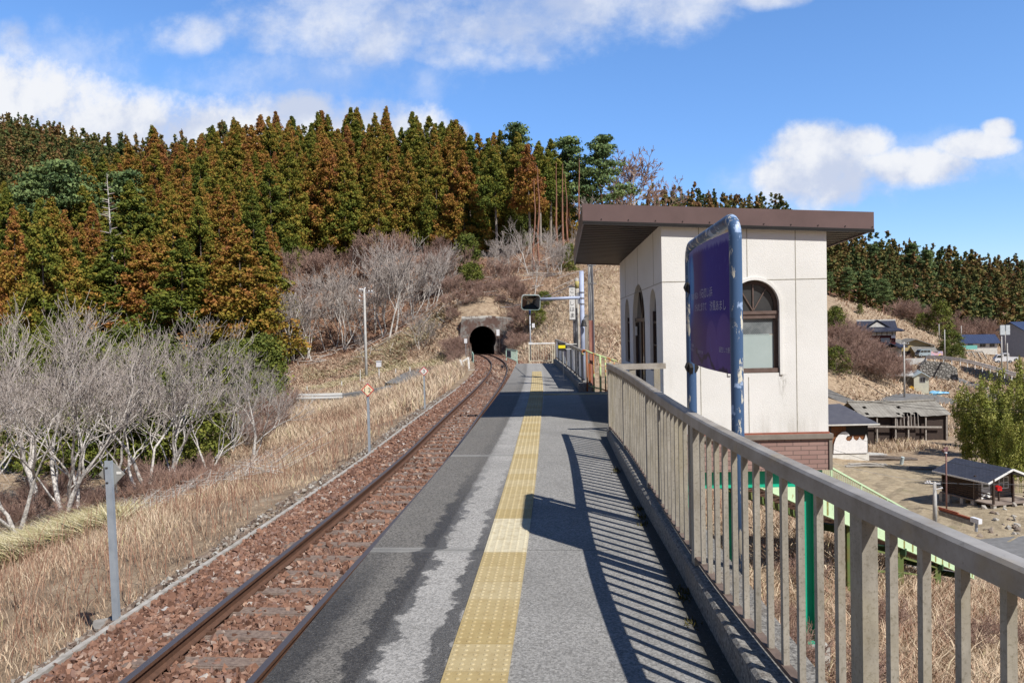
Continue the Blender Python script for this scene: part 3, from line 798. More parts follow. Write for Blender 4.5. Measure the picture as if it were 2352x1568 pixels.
# short cross rail in front of the waiting room entrance
cr = empty('entrance_rail', (1.1, 14.05, 0), 'short pale cross rail on two broad posts before the waiting room door', 'railing')
cr.location = (.68, 14.0, 0)
mb = MB(); mb.bar((.0, 0, 1.235), (1.02, .12, 1.235), .085, .10); mb.build('top_rail', M_CREAM2, cr)
for x_ in (.42, .86):
    mb = MB(); mb.box((x_-.055, .02, 0), (x_+.055, .09, 1.185)); mb.build('post', M_CREAM, cr)
mb = MB(); mb.bar((.16, .03, 0), (.16, .03, 1.185), .02, .02); mb.build('baluster', M_CREAM, cr)

# ------------------------------------------------------------------ plated railing at the far end
M_WHITE = simple('white railing plate', (.84, .83, .80), (.62, .60, .56), 5, .6, .1, 60, lo=.42, hi=.72)
M_WHITE2 = simple('yellowed white paint', (.60, .55, .43), (.42, .37, .27), 8, .6)
frx = lambda y: float(far_kerb_x(y))+.15
fr = empty('plated_railing', (frx(23.2), 23.2, 0), 'white plated railing on the dark kerb at the far end of the platform', 'railing')
ysf = list(np.linspace(23.1, 38.3, 20))
loc_mb(curve_bar(frx, ysf, 1.13, 1.21, .10, .01), fr).build('top_rail', M_CREAM2, fr)
loc_mb(curve_bar(frx, ysf, .30, .335, .05), fr).build('bottom_rail', M_BROWNRAIL, fr)
def slatbox(y0, y1, w0=.0, z0=.335, z1=1.13, th=.02):
    mb = MB(); a, b = (frx(y0), y0), (frx(y1), y1)
    mb.bar((a[0], a[1], (z0+z1)/2), (b[0], b[1], (z0+z1)/2), th, z1-z0); return mb
yy0 = 23.2
while yy0 < 38.1:
    wd = random.choice([.3, .5, .5, .62])
    y1 = min(yy0+wd, 38.2)
    loc_mb(slatbox(yy0, y1), fr).build('white_slat', M_WHITE, fr); yy0 = y1+random.choice([.02, .03, .07])
for k, y in enumerate(np.linspace(23.25, 38.2, 7)):
    mb = MB(); x = frx(y); mb.box((x-.06, y-.05, .165), (x-.02, y+.05, 1.13)); loc_mb(mb, fr).build('post', M_CREAM, fr)
M_MESHP = NT('speckled panel'); p = M_MESHP.pos()
M_MESHP.col(M_MESHP.mix(M_MESHP.mr(M_MESHP.noise(p, 9, 5, .8), .46, .54), (.09, .09, .09), (.55, .54, .50))); M_MESHP = M_MESHP.m
mb = MB(); mb.bar((frx(24.9)-.035, 24.9, .74), (frx(26.0)-.035, 26.0, .74), .03, .78); loc_mb(mb, fr).build('speckled_panel', M_MESHP, fr)
M_NOTE = simple('grey violet notice', (.30, .30, .42), (.20, .19, .27), 12, .5)
mb = MB(); mb.poly([(frx(30.5)-.03, 30.5, 1.12), (frx(32.8)-.03, 32.8, 1.12), (frx(32.3)-.03, 32.3, .72), (frx(30.5)-.03, 30.5, .5)]); mb.bar((frx(30.5)-.025, 30.5, 1.0), (frx(32.8)-.025, 32.8, 1.0), .01, .2)
loc_mb(mb, fr).build('notice', M_NOTE, fr)
mb = MB(); mb.box((far_kerb_x(22.95)-.02, 22.75, -.02), (far_kerb_x(22.95)+.38, 23.15, .24)); mb.build('kerb_end_block', M_KERB, label='square concrete block closing the far kerb beside the tactile branch', cat='concrete block')

ef = empty('end_fence', (-2.15, 38.75, 0), 'low pale barred fence across the far end of the platform', 'fence')
mb = MB(); mb.bar((0, 0, 1.0), (1.32, 0, 1.0), .06, .06); mb.build('top_rail', M_WHITE, ef)
mb = MB(); mb.bar((0, 0, .12), (1.32, 0, .12), .04, .04); mb.build('bottom_rail', M_WHITE2, ef)
for x_ in (0.02, 1.20, 1.3):
    mb = MB(); mb.box((x_-.03, -.03, -.1), (x_+.03, .03, .97)); mb.build('post', M_WHITE2, ef)
for i in range(9):
    mb = MB(); x_ = .12+i*.122; mb.tube([(x_, 0, .14), (x_, 0, .97)], .011, 5); mb.build('baluster', M_WHITE2, ef)

# rusty stair handrail
t = NT('rusty green paint'); p = t.pos()
t.col(t.mix(t.mr(t.noise(p, 3.2, 6, .75), .47, .53), (.38, .50, .24), (.36, .12, .045))); t.rough(.75); M_RUSTG = t.m
M_RUST = simple('rust', (.36, .13, .05), (.24, .075, .03), 9, .85, .3, 40)
hr = empty('stair_handrail', (.32, 22.75, 0), 'rusty pale green tube handrail sloping down beyond the tactile branch', 'handrail')
def hz(x_): return 1.22-.34*x_
mb = MB(); mb.tube([(.05, 0, 1.08), (0, 0, 1.12), (-.01, 0, 1.18), (.03, 0, 1.22), (.10, 0, 1.21)]+[(x_, 0, hz(x_)) for x_ in (.3, .6, .9, 1.05)], .026, 8); mb.build('top_rail', M_RUSTG, hr, True)
mb = MB(); mb.tube([(.15, 0, .17), (.9, 0, -.04)], .022, 8); mb.build('bottom_rail', M_RUSTG, hr, True)
for i, x_ in enumerate((.13, .33, .52, .67, .81, .93)):
    mb = MB(); mb.tube([(x_, 0, -.15), (x_, 0, hz(x_))], .032 if i == 2 else .022, 8); mb.build('post', M_RUST if i == 0 else M_RUSTG, hr, True)
mb = MB(); mb.tube([(.66, .02, .62), (.70, .0, .68), (1.05, 0, .42)], .024, 8); mb.build('steel_grip', simple('dull steel', (.42, .42, .44), (.3, .3, .3), 9, .4, metal=.6), hr, True)
mb = MB(); mb.box((.17, .06, -.15), (.24, .10, .82)); mb.build('rusty_plate', M_RUST, hr)

# ------------------------------------------------------------------ poles behind the far railing
M_POLEBL = simple('pale blue paint', (.40, .45, .58), (.30, .34, .46), 3, .45, lo=.4, hi=.7)
M_BLACK = simple('black', (.02, .02, .022), (.035, .033, .03), 20, .6)
mp = empty('mirror_pole', (.36, 24.2, -.2), 'tall pale blue steel pole holding a driver mirror on a long arm', 'mirror')
mb = MB(); mb.tube([(0, 0, 0), (0, 0, 3.85)], .072, 14); mb.build('pole', M_POLEBL, mp, True)
mb = MB(); mb.tube([(-.05, 0, 3.02), (-1.32, -.02, 2.99)], .05, 10); mb.build('arm', M_POLEBL, mp, True)
mb = MB()
for dz in (-.18, .0, .18): mb.tube([(0, 0, 3.0+dz-.02), (0, 0, 3.0+dz+.02)], .085, 12)
mb.box((-.14, -.03, 2.82), (-.05, .03, 3.18)); mb.build('clamp', simple('galvanised', (.30, .31, .34), (.2, .2, .22), 12, .5, metal=.3), mp)
def rrect(w, h, r, n=5):
    pts = []
    for cx, cy, a0 in ((w/2-r, h/2-r, 0), (-w/2+r, h/2-r, 90), (-w/2+r, -h/2+r, 180), (w/2-r, -h/2+r, 270)):
        for i in range(n+1):
            a = R(a0+90*i/n); pts.append((cx+r*math.cos(a), cy+r*math.sin(a)))
    return pts
MM = Matrix.Translation((-1.60, -.08, 2.90)) @ Matrix.Rotation(R(8), 4, 'Z') @ Matrix.Rotation(R(8), 4, 'X') @ Matrix.Rotation(R(2), 4, 'Y')
mb = MB(); mb.prism(rrect(.60, .48, .09), lambda a, b, d: tuple(MM @ Vector((a, d, b))), -.01, .09)
fr_o = mb.build('mirror_frame', simple('green grey frame', (.22, .36, .33), (.5, .5, .48), 6, .5), mp)
t = NT('mirror glass'); t.col((.23, .20, .17)); t.metal(1.0); t.rough(.04); M_MIRR = t.m
mb = MB(); pts = rrect(.56, .44, .08, 6)
vs = [(0, 0)]+[(a*.5, b*.5) for a, b in pts]+pts; n_ = len(pts)
V3 = [tuple(MM @ Vector((a, -.012-.045*max(0, 1-(a*a/.08+b*b/.06)), b))) for a, b in vs]
fs = [(0, 1+i, 1+(i+1) % n_) for i in range(n_)]+[(1+i, 1+n_+i, 1+n_+(i+1) % n_, 1+(i+1) % n_) for i in range(n_)]
mb.mesh(V3, fs); mb.build('mirror_glass', M_MIRR, mp, True)
# small black bell hanging at the pole
bl = empty('black_bell', (.40, 24.0, 2.03), 'small black bell hung from a hook beside the mirror pole', 'bell')
mb = MB(); mb.tube([(0, 0, -.12), (0, 0, -.09), (0, 0, .02), (0, 0, .08), (0, 0, .10)], [.115, .085, .065, .05, .012], 12); mb.build('body', M_BLACK, bl, True)
mb = MB(); mb.tube([(0, 0, .10), (.02, 0, .17), (.10, 0, .20), (.18, 0, .19)], .012, 6); mb.build('hook', M_BLACK, bl)

M_WOODP = simple('weathered timber', (.30, .27, .23), (.13, .11, .10), 5, .95, .5, 40, stretch=(1, 1, .15))
wpole = empty('signpost', (.24, 27.4, -.4), 'weathered post with peeling black lower half carrying the station name board', 'signpost')
mb = MB(); mb.tube([(0, 0, 0), (0, 0, 4.0)], .07, 10); mb.build('pole', simple('chalky post', (.45, .44, .41), (.27, .24, .2), 5, .85), wpole, True)
mb = MB(); mb.tube([(0, 0, 3.65), (0, 0, 3.9)], .076, 10); mb.build('yellow_band', simple('ochre band', (.42, .36, .12), (.30, .25, .1), 9, .7), wpole, True)
mb = MB(); mb.tube([(-.07, -.02, 0), (-.07, -.02, 2.95)], .095, 8, 0); mb.build('black_sleeve', simple('peeling black tar', (.03, .03, .035), (.30, .30, .32), 5, .8, lo=.5, hi=.62, stretch=(1, 1, .3)), wpole)
nb = empty('station_name_board', (.06, 27.2, 2.15), 'narrow white vertical board lettered with the station name in hiragana', 'sign')
mb = MB(); mb.box((-.10, 0, 0), (.10, .05, 1.13)); mb.build('board', simple('white enamel', (.72, .71, .68), (.58, .57, .54), 6, .5), nb)
mb = MB(); mb.box((-.115, -.01, 1.13), (.115, .06, 1.17)); mb.box((-.115, -.01, -.03), (.115, .06, 0)); mb.build('end_cap', simple('dark cap', (.10, .10, .11)), nb)
mb = MB()
for i, ch in enumerate('こいしはま'):
    vs, fs = text_mesh(ch, .17)
    x0, x1 = min(v[0] for v in vs), max(v[0] for v in vs); y0, y1 = min(v[1] for v in vs), max(v[1] for v in vs)
    mb.mesh([((v[0]-(x0+x1)/2)*1.05, -.004, 1.00-i*.215+(v[1]-(y0+y1)/2)*1.05) for v in vs], fs)
mb.build('lettering', simple('sign ink', (.015, .015, .02)), nb)
mb = MB(); mb.bar((.10, .03, .9), (.2, .1, .9), .02, .02); mb.bar((.10, .03, .2), (.2, .1, .2), .02, .02); mb.build('bracket', M_BLACK, nb)
yb = empty('stop_marker', (-.33, 26.9, 1.06), 'black marker plate with a bright yellow bar above the plated railing', 'sign')
mb = MB(); mb.box((-.125, 0, 0), (.125, .04, .27)); mb.box((-.14, .0, .22), (-.10, .05, .30)); mb.box((.10, 0, -.02), (.15, .05, .05)); mb.build('plate', M_BLACK, yb)
mb = MB(); mb.box((-.12, -.004, .085), (.12, .0, .19)); mb.build('yellow_bar', simple('signal yellow', (.85, .72, .02), (.8, .66, .02)), yb)
mb = MB(); mb.bar((.12, .02, .22), (.52, .3, .22), .03, .03); mb.bar((.12, .02, .05), (.52, .3, .05), .03, .03); mb.bar((.04, .03, 0), (.04, .03, -1.06), .025, .025); mb.build('bracket', simple('pale bracket', (.5, .5, .48)), yb)
rp = empty('red_brown_post', (.585, 22.95, -.4), 'square red brown steel post standing behind the rusty handrail', 'post')
mb = MB(); mb.box((-.05, -.05, 0), (.03, .05, 2.5)); mb.build('front_face', simple('primer red', (.40, .19, .14), (.30, .13, .10), 5, .7), rp)
mb = MB(); mb.box((.03, -.05, 0), (.075, .05, 2.5)); mb.build('side_channel', simple('dark primer', (.13, .05, .05)), rp)
wp2 = MB(); wp2.box((-.10, -.06, 0), (.10, .06, 2.6)); wp2.v = [(a+.40+.06, b+25.5, c-.3) for a, b, c in wp2.v]
wp2.build('timber_post', M_WOODP, label='old grey timber post between the blue pole and the red brown post', cat='post')

t = NT('utility pole concrete'); p = t.pos()
t.col(t.mix(t.mr(t.noise(p, 3, 5, .6), .35, .7), (.46, .45, .43), (.33, .32, .30))); t.rough(.85); M_UPOLE = t.m
M_GALV = simple('galvanised steel', (.42, .44, .47), (.33, .34, .36), 8, .45, metal=.3)
M_INS = simple('white porcelain', (.75, .75, .76), (.68, .68, .7), 9, .25)
def utility_pole(base, h, r0, label, cross=True, lamp=False, rz=0.0, group=None, dark=False, arms=1):
    o = empty('utility_pole', base, label, 'utility pole', group, rz)
    mb = MB(); mb.tube([(0, 0, 0), (0, 0, h)], [r0, r0*.62], 12); mb.build('pole', M_UPOLE, o, True)
    if cross:
        for k in range(arms):
            zc = h-.35-.8*k
            mb = MB(); mb.bar((-.75, -.12, zc), (.75, -.12, zc), .07, .07); mb.build('crossarm', M_GALV, o)
            mb = MB()
            for x_ in (-.68, -.25, .25, .68): mb.tube([(x_, -.12, zc+.04), (x_, -.12, zc+.10), (x_, -.12, zc+.16), (x_, -.12, zc+.20)], [.03, .06, .045, .02], 8)
            mb.build('insulator', M_INS, o, True)
    return o
up = utility_pole((1.0, 38.0, -.8), 7.0, .16, 'thick concrete utility pole rising behind the roof edge of the waiting room', cross=False)
mb = MB(); mb.tube([(.13, -.15, 0), (.12, -.15, 3.6), (.10, -.14, 5.9)], .035, 6); mb.tube([(-.02, -.18, 2.0), (.05, -.18, 4.0), (.0, -.17, 5.0), (.09, -.16, 5.7)], .016, 5); mb.build('conduit', simple('grey conduit', (.2, .2, .21)), up)
for z_ in (6.45, 5.6, 4.7):
    mb = MB(); mb.tube([(0, 0, z_), (0, 0, z_+.05)], .155, 12); mb.tube([(.1, -.1, z_), (.28, -.16, z_)], .02, 5); mb.build('collar', M_GALV, up)
# speaker pole on the end fence
spp = empty('speaker_pole', (-2.07, 38.9, 0), 'slim pole on the end fence with a small white box under the mirror', 'pole')
mb = MB(); mb.tube([(0, 0, .1), (0, 0, 2.45)], .032, 8); mb.build('pole', M_GALV, spp, True)
mb = MB(); mb.tube([(0, 0, 2.45), (0, 0, 3.1)], .055, 10); mb.build('blue_sleeve', simple('navy sleeve', (.06, .10, .26), (.04, .07, .2), 9, .5), spp, True)
mb = MB(); mb.box((.10, -.08, 1.80), (.24, .05, 2.02)); mb.build('box', M_INS, spp)
mb = MB(); mb.bar((0, 0, 1.66), (.22, 0, 1.78), .025, .03); mb.box((-.09, -.05, .93), (.09, .05, 1.08)); mb.build('bracket', M_GALV, spp)
# ------------------------------------------------------------------ blue tube sign frame with its bowed poster
t = NT('peeling blue paint'); p = t.pos(); v = t.mapv(p, (1, 1, .28))
a = t.noise(v, 13, 8, .72); b = t.noise(v, 26, 7, .75); g = t.noise(p, 4.5, 5, .65); Z = t.sep(p)[2]
c = t.mix(t.mr(t.math('ADD', g, t.mr(Z, 2.3, 2.8, 0, .10)), .64, .67), (.05, .10, .20), (.28, .38, .56))
c = t.mix(t.mr(a, .565, .59), c, (.60, .57, .47)); c = t.mix(t.mr(b, .655, .68), c, (.03, .03, .035)); c = t.mix(t.mr(g, .30, .36, 1, 0), c, (.04, .06, .11))
t.col(c); t.rough(.42); t.bump(a, .35, .004); M_BLUE = t.m
sf = empty('blue_sign_frame', (1.225, 5.8, -.1), 'bent blue steel tube frame with flaking paint holding the bowed poster', 'sign frame')
def frame_pts(n=7, r=.15):
    A, B = Vector((0, 0, 0)), Vector((-.085, 1.62, 0)); top = 2.92; d = (B-A).normalized()
    pts = [A, A+Vector((0, 0, 1.2)), A+Vector((0, 0, top-r))]
    for i in range(1, n):
        q = math.pi/2*i/n; pts.append(A+d*(r-r*math.cos(q))+Vector((0, 0, top-r+r*math.sin(q))))
    pts += [A+d*r+Vector((0, 0, top)), B-d*r+Vector((0, 0, top-.05))]
    for i in range(1, n):
        q = math.pi/2*i/n; pts.append(B-d*(r-r*math.sin(q))+Vector((0, 0, top-.05-r+r*math.cos(q))))
    pts += [B+Vector((0, 0, top-.05-r)), B+Vector((0, 0, 1.2)), B]
    return pts
mb = MB(); mb.tube(frame_pts(), .0465, 18); mb.build('tube', M_BLUE, sf, True)
mb = MB()
for z_ in (2.48, 1.72):
    mb.tube([(-.083, 1.58, z_), (-.083, 1.66, z_+.0)], .062, 8); mb.bar((-.10, 1.52, z_-.03), (-.10, 1.64, z_+.03), .03, .07)
mb.build('clamp', M_BLACK, sf)
PW0, PW1, PZ0, PZ1 = .035, 1.535, 1.755, 2.83
def poster_pt(s, h, off=0.0):
    """s 0 at the far tube (left edge of the poster) to 1 at the near tube; h 0 bottom to 1 top"""
    y = PW1+(PW0-PW1)*s; x = -.085*(y/1.62)-.055*math.sin(math.pi*min(1, max(0, s*.92+.06)))*1.0-.012-off
    sag = .055*(1-s)
    return (x, y, PZ0+sag*.35+(PZ1-PZ0-sag)*h)
NS = 28; vs, fs = [], []
for j in range(13):
    for i in range(NS+1): vs.append(poster_pt(i/NS, j/12))
for j in range(12):
    for i in range(NS): a_ = j*(NS+1)+i; fs.append((a_, a_+1, a_+NS+2, a_+NS+1))
t = NT('faded poster'); p = t.pos(); X, Y, Z = t.sep(p)[:3]
s_ = t.mr(Y, 5.8+PW1, 5.8+PW0); h_ = t.mr(Z, PZ0-.1, PZ1-.1)
n1 = t.noise(t.mapv(p, (1, 1, .35)), 26, 7, .75); n2 = t.noise(t.mapv(p, (1, 1, .3)), 4, 3, .5)
base = t.ramp(t.math('ADD', s_, t.math('MULTIPLY', t.math('SUBTRACT', n2, .5), .18)), [(0, (.03, .09, .36)), (.10, (.05, .12, .38)), (.22, (.10, .06, .18)), (.38, (.065, .030, .15)), (.62, (.040, .028, .25)), (1, (.045, .022, .20))])
lo = t.ramp(s_, [(0, (.02, .02, .19)), (.2, (.11, .065, .14)), (.5, (.10, .045, .17)), (.8, (.12, .06, .25)), (1, (.07, .03, .14))])
c = t.mix(t.mr(h_, .44, .30), base, lo)
g1 = t.math('MULTIPLY', t.math('SUBTRACT', s_, .13), 10); g2 = t.math('MULTIPLY', t.math('SUBTRACT', h_, .70), 4.3)
c = t.mix(t.mr(t.math('ADD', t.math('MULTIPLY', g1, g1), t.math('MULTIPLY', g2, g2)), .2, 1.5, .9, 0, True), c, (.09, .36, .62))
for (s0, h0, a_, b_) in ((.66, .18, 9.5, 4.8), (.87, .2, 8, 4.2)):      # paler arched shapes near the foot
    q1 = t.math('MULTIPLY', t.math('SUBTRACT', s_, s0), a_); q2 = t.math('MULTIPLY', t.math('SUBTRACT', h_, h0), b_)
    c = t.mix(t.mr(t.math('ADD', t.math('MULTIPLY', q1, q1), t.math('MULTIPLY', q2, q2)), .8, 1.0, .45, 0), c, (.20, .12, .32))
c = t.mix(t.math('MULTIPLY', t.mr(n1, .56, .70), t.mr(s_, .3, .6, .08, .42)), c, (.13, .15, .48))
topf = t.math('SUBTRACT', 1.0, h_)
c = t.mix(t.mr(t.math('ADD', topf, t.math('MULTIPLY', t.math('SUBTRACT', n1, .5), .14)), .045, .075, .85, 0), c, (.26, .25, .42))
# scar where the film has shrunk
sc_ = t.math('ABSOLUTE', t.math('SUBTRACT', t.math('SUBTRACT', h_, t.math('MULTIPLY', t.math('SUBTRACT', 1.0, s_), .22)), t.math('ADD', -.03, t.math('MULTIPLY', t.math('SUBTRACT', n2, .5), .3))))
c = t.mix(t.math('MULTIPLY', t.mr(sc_, .012, .028, .8, 0), t.mr(s_, .24, .28)), c, (.035, .025, .04))
t.col(t.mix(.9, c, t.mix(1.0, c, (.78, .80, 1.05), 'MULTIPLY'))); t.rough(.45); t.b.inputs['Specular IOR Level'].default_value = .15; t.bump(n1, .12, .004); M_POST = t.m
po = empty('poster', (1.225, 5.8, -.1), 'faded violet and blue poster with white Japanese verse, bowed between the blue tubes', 'poster')
mb = MB(); mb.mesh(vs, fs); mb.mesh([(x+.006, y, z) for x, y, z in vs], [tuple(reversed(f)) for f in fs], 1)
mb.build('sheet', [M_POST, simple('poster back', (.55, .55, .54))], po, True)
M_LET = simple('faded white lettering', (.50, .50, .60), (.22, .20, .34), 60, .6, lo=.45, hi=.7)
def poster_text(mb, body, size, s0, h0, width):
    vs, fs = text_mesh(body, size)
    if not vs: return
    x0, x1 = min(v[0] for v in vs), max(v[0] for v in vs); k = width/(x1-x0)
    L, Hh = (PW1-PW0), (PZ1-PZ0)
    mb.mesh([poster_pt(s0+(v[0]-x0)*k/L, h0+v[1]*1.0/Hh, .004) for v in vs], fs)
mb = MB()
poster_text(mb, '三鉄の藍の磯辺の', .066, .10, .567, .42); poster_text(mb, '小石(恋し)浜', .088, .42, .570, .42)
poster_text(mb, 'かもめとまりて', .082, .27, .464, .47); poster_text(mb, '汐風あまし', .092, .65, .460, .39)
poster_text(mb, '恋し浜駅の風景', .034, .06, .148, .20); poster_text(mb, '誕生した駅', .048, .80, .150, .24); poster_text(mb, 'ものがたりです', .036, .33, .108, .24); poster_text(mb, '三陸の海と人', .030, .06, .112, .18)
mb.build('lettering', M_LET, po)

# ------------------------------------------------------------------ waiting room
PHI = R(4.1); BO = Vector((1.71, 14.5, 0)); WW, DD = 3.07, 5.74
wr = empty('waiting_room', BO, 'small white station waiting room with arched windows under a flat brown roof, raised on green steel legs', 'waiting room', rz=PHI)
def zb(u, v): return 3.83-.050*u-.0490*(v+.10)
t = NT('white stucco'); p = t.pos(); st = t.noise(p, 55, 5, .72); dr = t.noise(t.mapv(p, (1, 1, .10)), 4.2, 6, .65); Z = t.sep(p)[2]; Xp = t.sep(p)[0]
c = t.mix(t.mr(t.noise(p, 1.1, 5, .6), .35, .7), (.745, .735, .705), (.675, .665, .63))
# drip marks under the window sill
d1 = t.mr(t.math('ABSOLUTE', t.math('SUBTRACT', Xp, 3.02)), .02, .12, 1, 0); d2 = t.mr(t.math('ABSOLUTE', t.math('SUBTRACT', Xp, 3.93)), .02, .10, 1, 0)
drip = t.math('MULTIPLY', t.math('MAXIMUM', d1, d2), t.math('MULTIPLY', t.mr(t.math('ADD', Z, t.math('MULTIPLY', dr, .5)), 1.15, .55, 1, 0), t.mr(Z, 1.02, 1.0)))
drip = t.math('MULTIPLY', drip, t.mr(t.noise(t.mapv(p, (1, 1, .25)), 24, 6, .75), .44, .6)); drip = t.math('MULTIPLY', drip, t.mr(Z, 1.0, .1, 1, .15))
c = t.mix(t.math('MULTIPLY', drip, .62), c, (.16, .14, .10)); c = t.mix(t.math('MULTIPLY', t.mr(Z, .35, -.05), t.mr(dr, .45, .65, 0, .5)), c, (.46, .44, .39))
c = t.mix(t.mr(dr, .60, .74, 0, .18), c, (.45, .43, .38))
t.col(c); t.rough(.9); t.bump(st, .55, .012); M_STUC = t.m
M_JOINT = simple('joint sealant', (.40, .38, .32), (.26, .24, .20), 9)
M_DBR = simple('dark bronze aluminium', (.075, .05, .042), (.05, .033, .028), 9, .4)
def arch(uc, hw, z0, zs, n=14, squash=1.0):
    return [(uc-hw, z0), (uc+hw, z0), (uc+hw, zs)]+[(uc+hw*math.cos(math.pi*i/n), zs+hw*squash*math.sin(math.pi*i/n)) for i in range(1, n)]+[(uc-hw, zs)]
def wall(name, fn, outer, holes, depth, inward, mat, parent):
    """outline with openings in (a, z); fn(a, d, z) -> local point, d = depth behind the face"""
    mb = MB(); loops = [outer]+holes
    tri = tessellate_polygon([[Vector((a, z, 0)) for a, z in lp] for lp in loops]); flat = [q for lp in loops for q in lp]
    mb.mesh([fn(a, 0, z) for a, z in flat], [tuple(x) for x in tri]); mb.mesh([fn(a, depth, z) for a, z in flat], [tuple(reversed(x)) for x in tri])
    for lp in loops:
        n = len(lp)
        for i in range(n):
            (a, z), (b, w) = lp[i], lp[(i+1) % n]; mb.poly([fn(a, 0, z), fn(b, 0, w), fn(b, depth, w), fn(a, depth, z)])
    return mb.build(name, mat, parent)
FW = arch(1.716, .46, 1.04, 2.30, squash=1.04)
frontf = lambda a, d, z: (a, d, z)
leftf = lambda a, d, z: (d, a, z)
wall('front_wall', frontf, [(0, -.08), (WW, -.08), (WW, zb(WW, 0)+.02), (0, zb(0, 0)+.02)], [FW], .16, 1, M_STUC, wr)
A1, A2, A3 = arch(1.0, .37, 1.05, 2.25, squash=1.2), arch(2.81, .84, -.04, 2.02, squash=1.02), arch(4.55, .385, 1.05, 2.14, squash=1.2)
wall('side_wall', leftf, [(.16, -.08), (DD-.16, -.08), (DD-.16, zb(0, DD)+.03), (.16, zb(0, 0)+.02)], [A1, A2, A3], .16, 1, M_STUC, wr)
wall('side_wall', lambda a, d, z: (WW-d, a, z), [(.16, -.08), (DD-.16, -.08), (DD-.16, zb(WW, DD)), (.16, zb(WW, 0))], [arch(2.9, .5, 1.04, 2.3)], .16, 1, M_STUC, wr)
wall('back_wall', lambda a, d, z: (a, DD-d, z), [(0, -.08), (WW, -.08), (WW, zb(WW, DD)), (0, zb(0, DD)+.02)], [], .16, 1, M_STUC, wr)
mb = MB(); mb.box((.16, .16, -.06), (WW-.16, DD-.16, -.02)); mb.build('floor', simple('tiled floor', (.16, .13, .11)), wr)
mb = MB(); mb.box((.17, .17, 3.2), (WW-.17, DD-.17, 3.24)); mb.build('inner_ceiling', simple('ceiling board', (.4, .38, .34)), wr)
# sealant joints
mb = MB(); J = .007
for u_ in (.695, 1.59, 2.49): 
    if abs(u_-1.716) < .46: mb.box((u_-J, -.004, -.08), (u_+J, 0, .97)); mb.box((u_-J, -.004, 2.84), (u_+J, 0, zb(u_, 0)))
    else: mb.box((u_-J, -.004, -.08), (u_+J, 0, zb(u_, 0)))
mb.box((0, -.0045, 2.77), (WW, 0, 2.785))
zj = lambda v: 2.775-.025*v
for v_ in (.86, 2.81, 4.75): mb.bar((-.0025, v_, zj(v_)), (-.0025, v_, zb(0, v_)), .005, .012, 0, (0, 1, 0))
mb.bar((-.002, 0, zj(0)), (-.002, DD, zj(DD)), .004, .014)
mb.build('panel_joint', M_JOINT, wr)
# raised lip round the front window
mb = MB(); o1 = arch(1.716, .515, 1.0, 2.30, 20, 1.04); o2 = arch(1.716, .46, 1.0, 2.30, 20, 1.04); n = len(o1)
for i in range(1, n-0):
    if i == n: break
    a, b = o1[i % n], o1[(i+1) % n]; c_, d_ = o2[i % n], o2[(i+1) % n]
    mb.poly([(a[0], -.022, a[1]), (b[0], -.022, b[1]), (d_[0], -.022, d_[1]), (c_[0], -.022, c_[1])])
    mb.poly([(a[0], 0, a[1]), (b[0], 0, b[1]), (b[0], -.022, b[1]), (a[0], -.022, a[1])]); mb.poly([(c_[0], -.022, c_[1]), (d_[0], -.022, d_[1]), (d_[0], 0, d_[1]), (c_[0], 0, c_[1])])
mb.build('window_surround', M_STUC, wr)
t = NT('dark window glass'); p = t.pos(); t.col(t.mix(t.noise(p, 3, 5, .6), (.02, .022, .025), (.07, .07, .07))); t.rough(.05); t.b.inputs['Specular IOR Level'].default_value = .5; M_GLASS = t.m
t = NT('wired glass'); p = t.pos(); X, Y, Z = t.sep(p)[:3]
w1 = t.math('ABSOLUTE', t.math('SUBTRACT', t.math('FRACT', t.math('MULTIPLY', t.math('ADD', X, Z), 24)), .5)); w2 = t.math('ABSOLUTE', t.math('SUBTRACT', t.math('FRACT', t.math('MULTIPLY', t.math('SUBTRACT', X, Z), 24)), .5))
wire = t.mr(t.math('MINIMUM', w1, w2), .03, .07, 1, 0)
t.col(t.mix(t.math('MULTIPLY', wire, .5), t.mix(t.mr(t.noise(p, 3, 3), .4, .6), (.10, .115, .12), (.20, .215, .22)), (.36, .38, .38))); t.rough(.12); M_WIRED = t.m
M_FROST = simple('frosted film', (.40, .47, .455), (.36, .43, .415), 2, .35)
fw = empty('window', (0, 0, 0), None, None); fw.parent = wr
def arch_strip(uc, r0, r1, zs, y0, y1, n=18, sq=1.0):
    mb = MB()
    for i in range(n):
        a, b = math.pi*i/n, math.pi*(i+1)/n
        def P(r, q, y): return (uc+r*math.cos(q), y, zs+r*sq*math.sin(q))
        mb.poly([P(r1, a, y0), P(r1, b, y0), P(r0, b, y0), P(r0, a, y0)]); mb.poly([P(r0, a, y0), P(r0, b, y0), P(r0, b, y1), P(r0, a, y1)]); mb.poly([P(r1, b, y0), P(r1, a, y0), P(r1, a, y1), P(r1, b, y1)])
    return mb
mb = arch_strip(1.716, .385, .455, 2.30, .07, .12, sq=1.04); mb.box((1.256, .07, 1.05), (1.336, .12, 2.30)); mb.box((2.096, .07, 1.05), (2.176, .12, 2.30)); mb.build('frame', M_DBR, fw)
M_SILL = simple('bronze sill', (.16, .115, .10), (.12, .085, .07), 9, .35)
mb = MB(); mb.box((1.24, .02, 1.05), (2.19, .14, 1.13)); mb.box((1.256, .03, 2.14), (2.176, .13, 2.20)); mb.box((1.256, .05, 2.06), (2.176, .13, 2.14), 0); mb.build('sill', M_SILL, fw)
mb = MB(); mb.bar((1.716, .09, 2.2), (1.98, .09, 2.66), .02, .03, 0, (0, 1, 0)); mb.bar((1.716, .09, 2.2), (1.45, .09, 2.66), .02, .03, 0, (0, 1, 0)); mb.bar((1.716, .09, 2.2), (1.716, .09, 2.77), .02, .03, 0, (0, 1, 0)); mb.build('glazing_bar', M_SILL, fw)
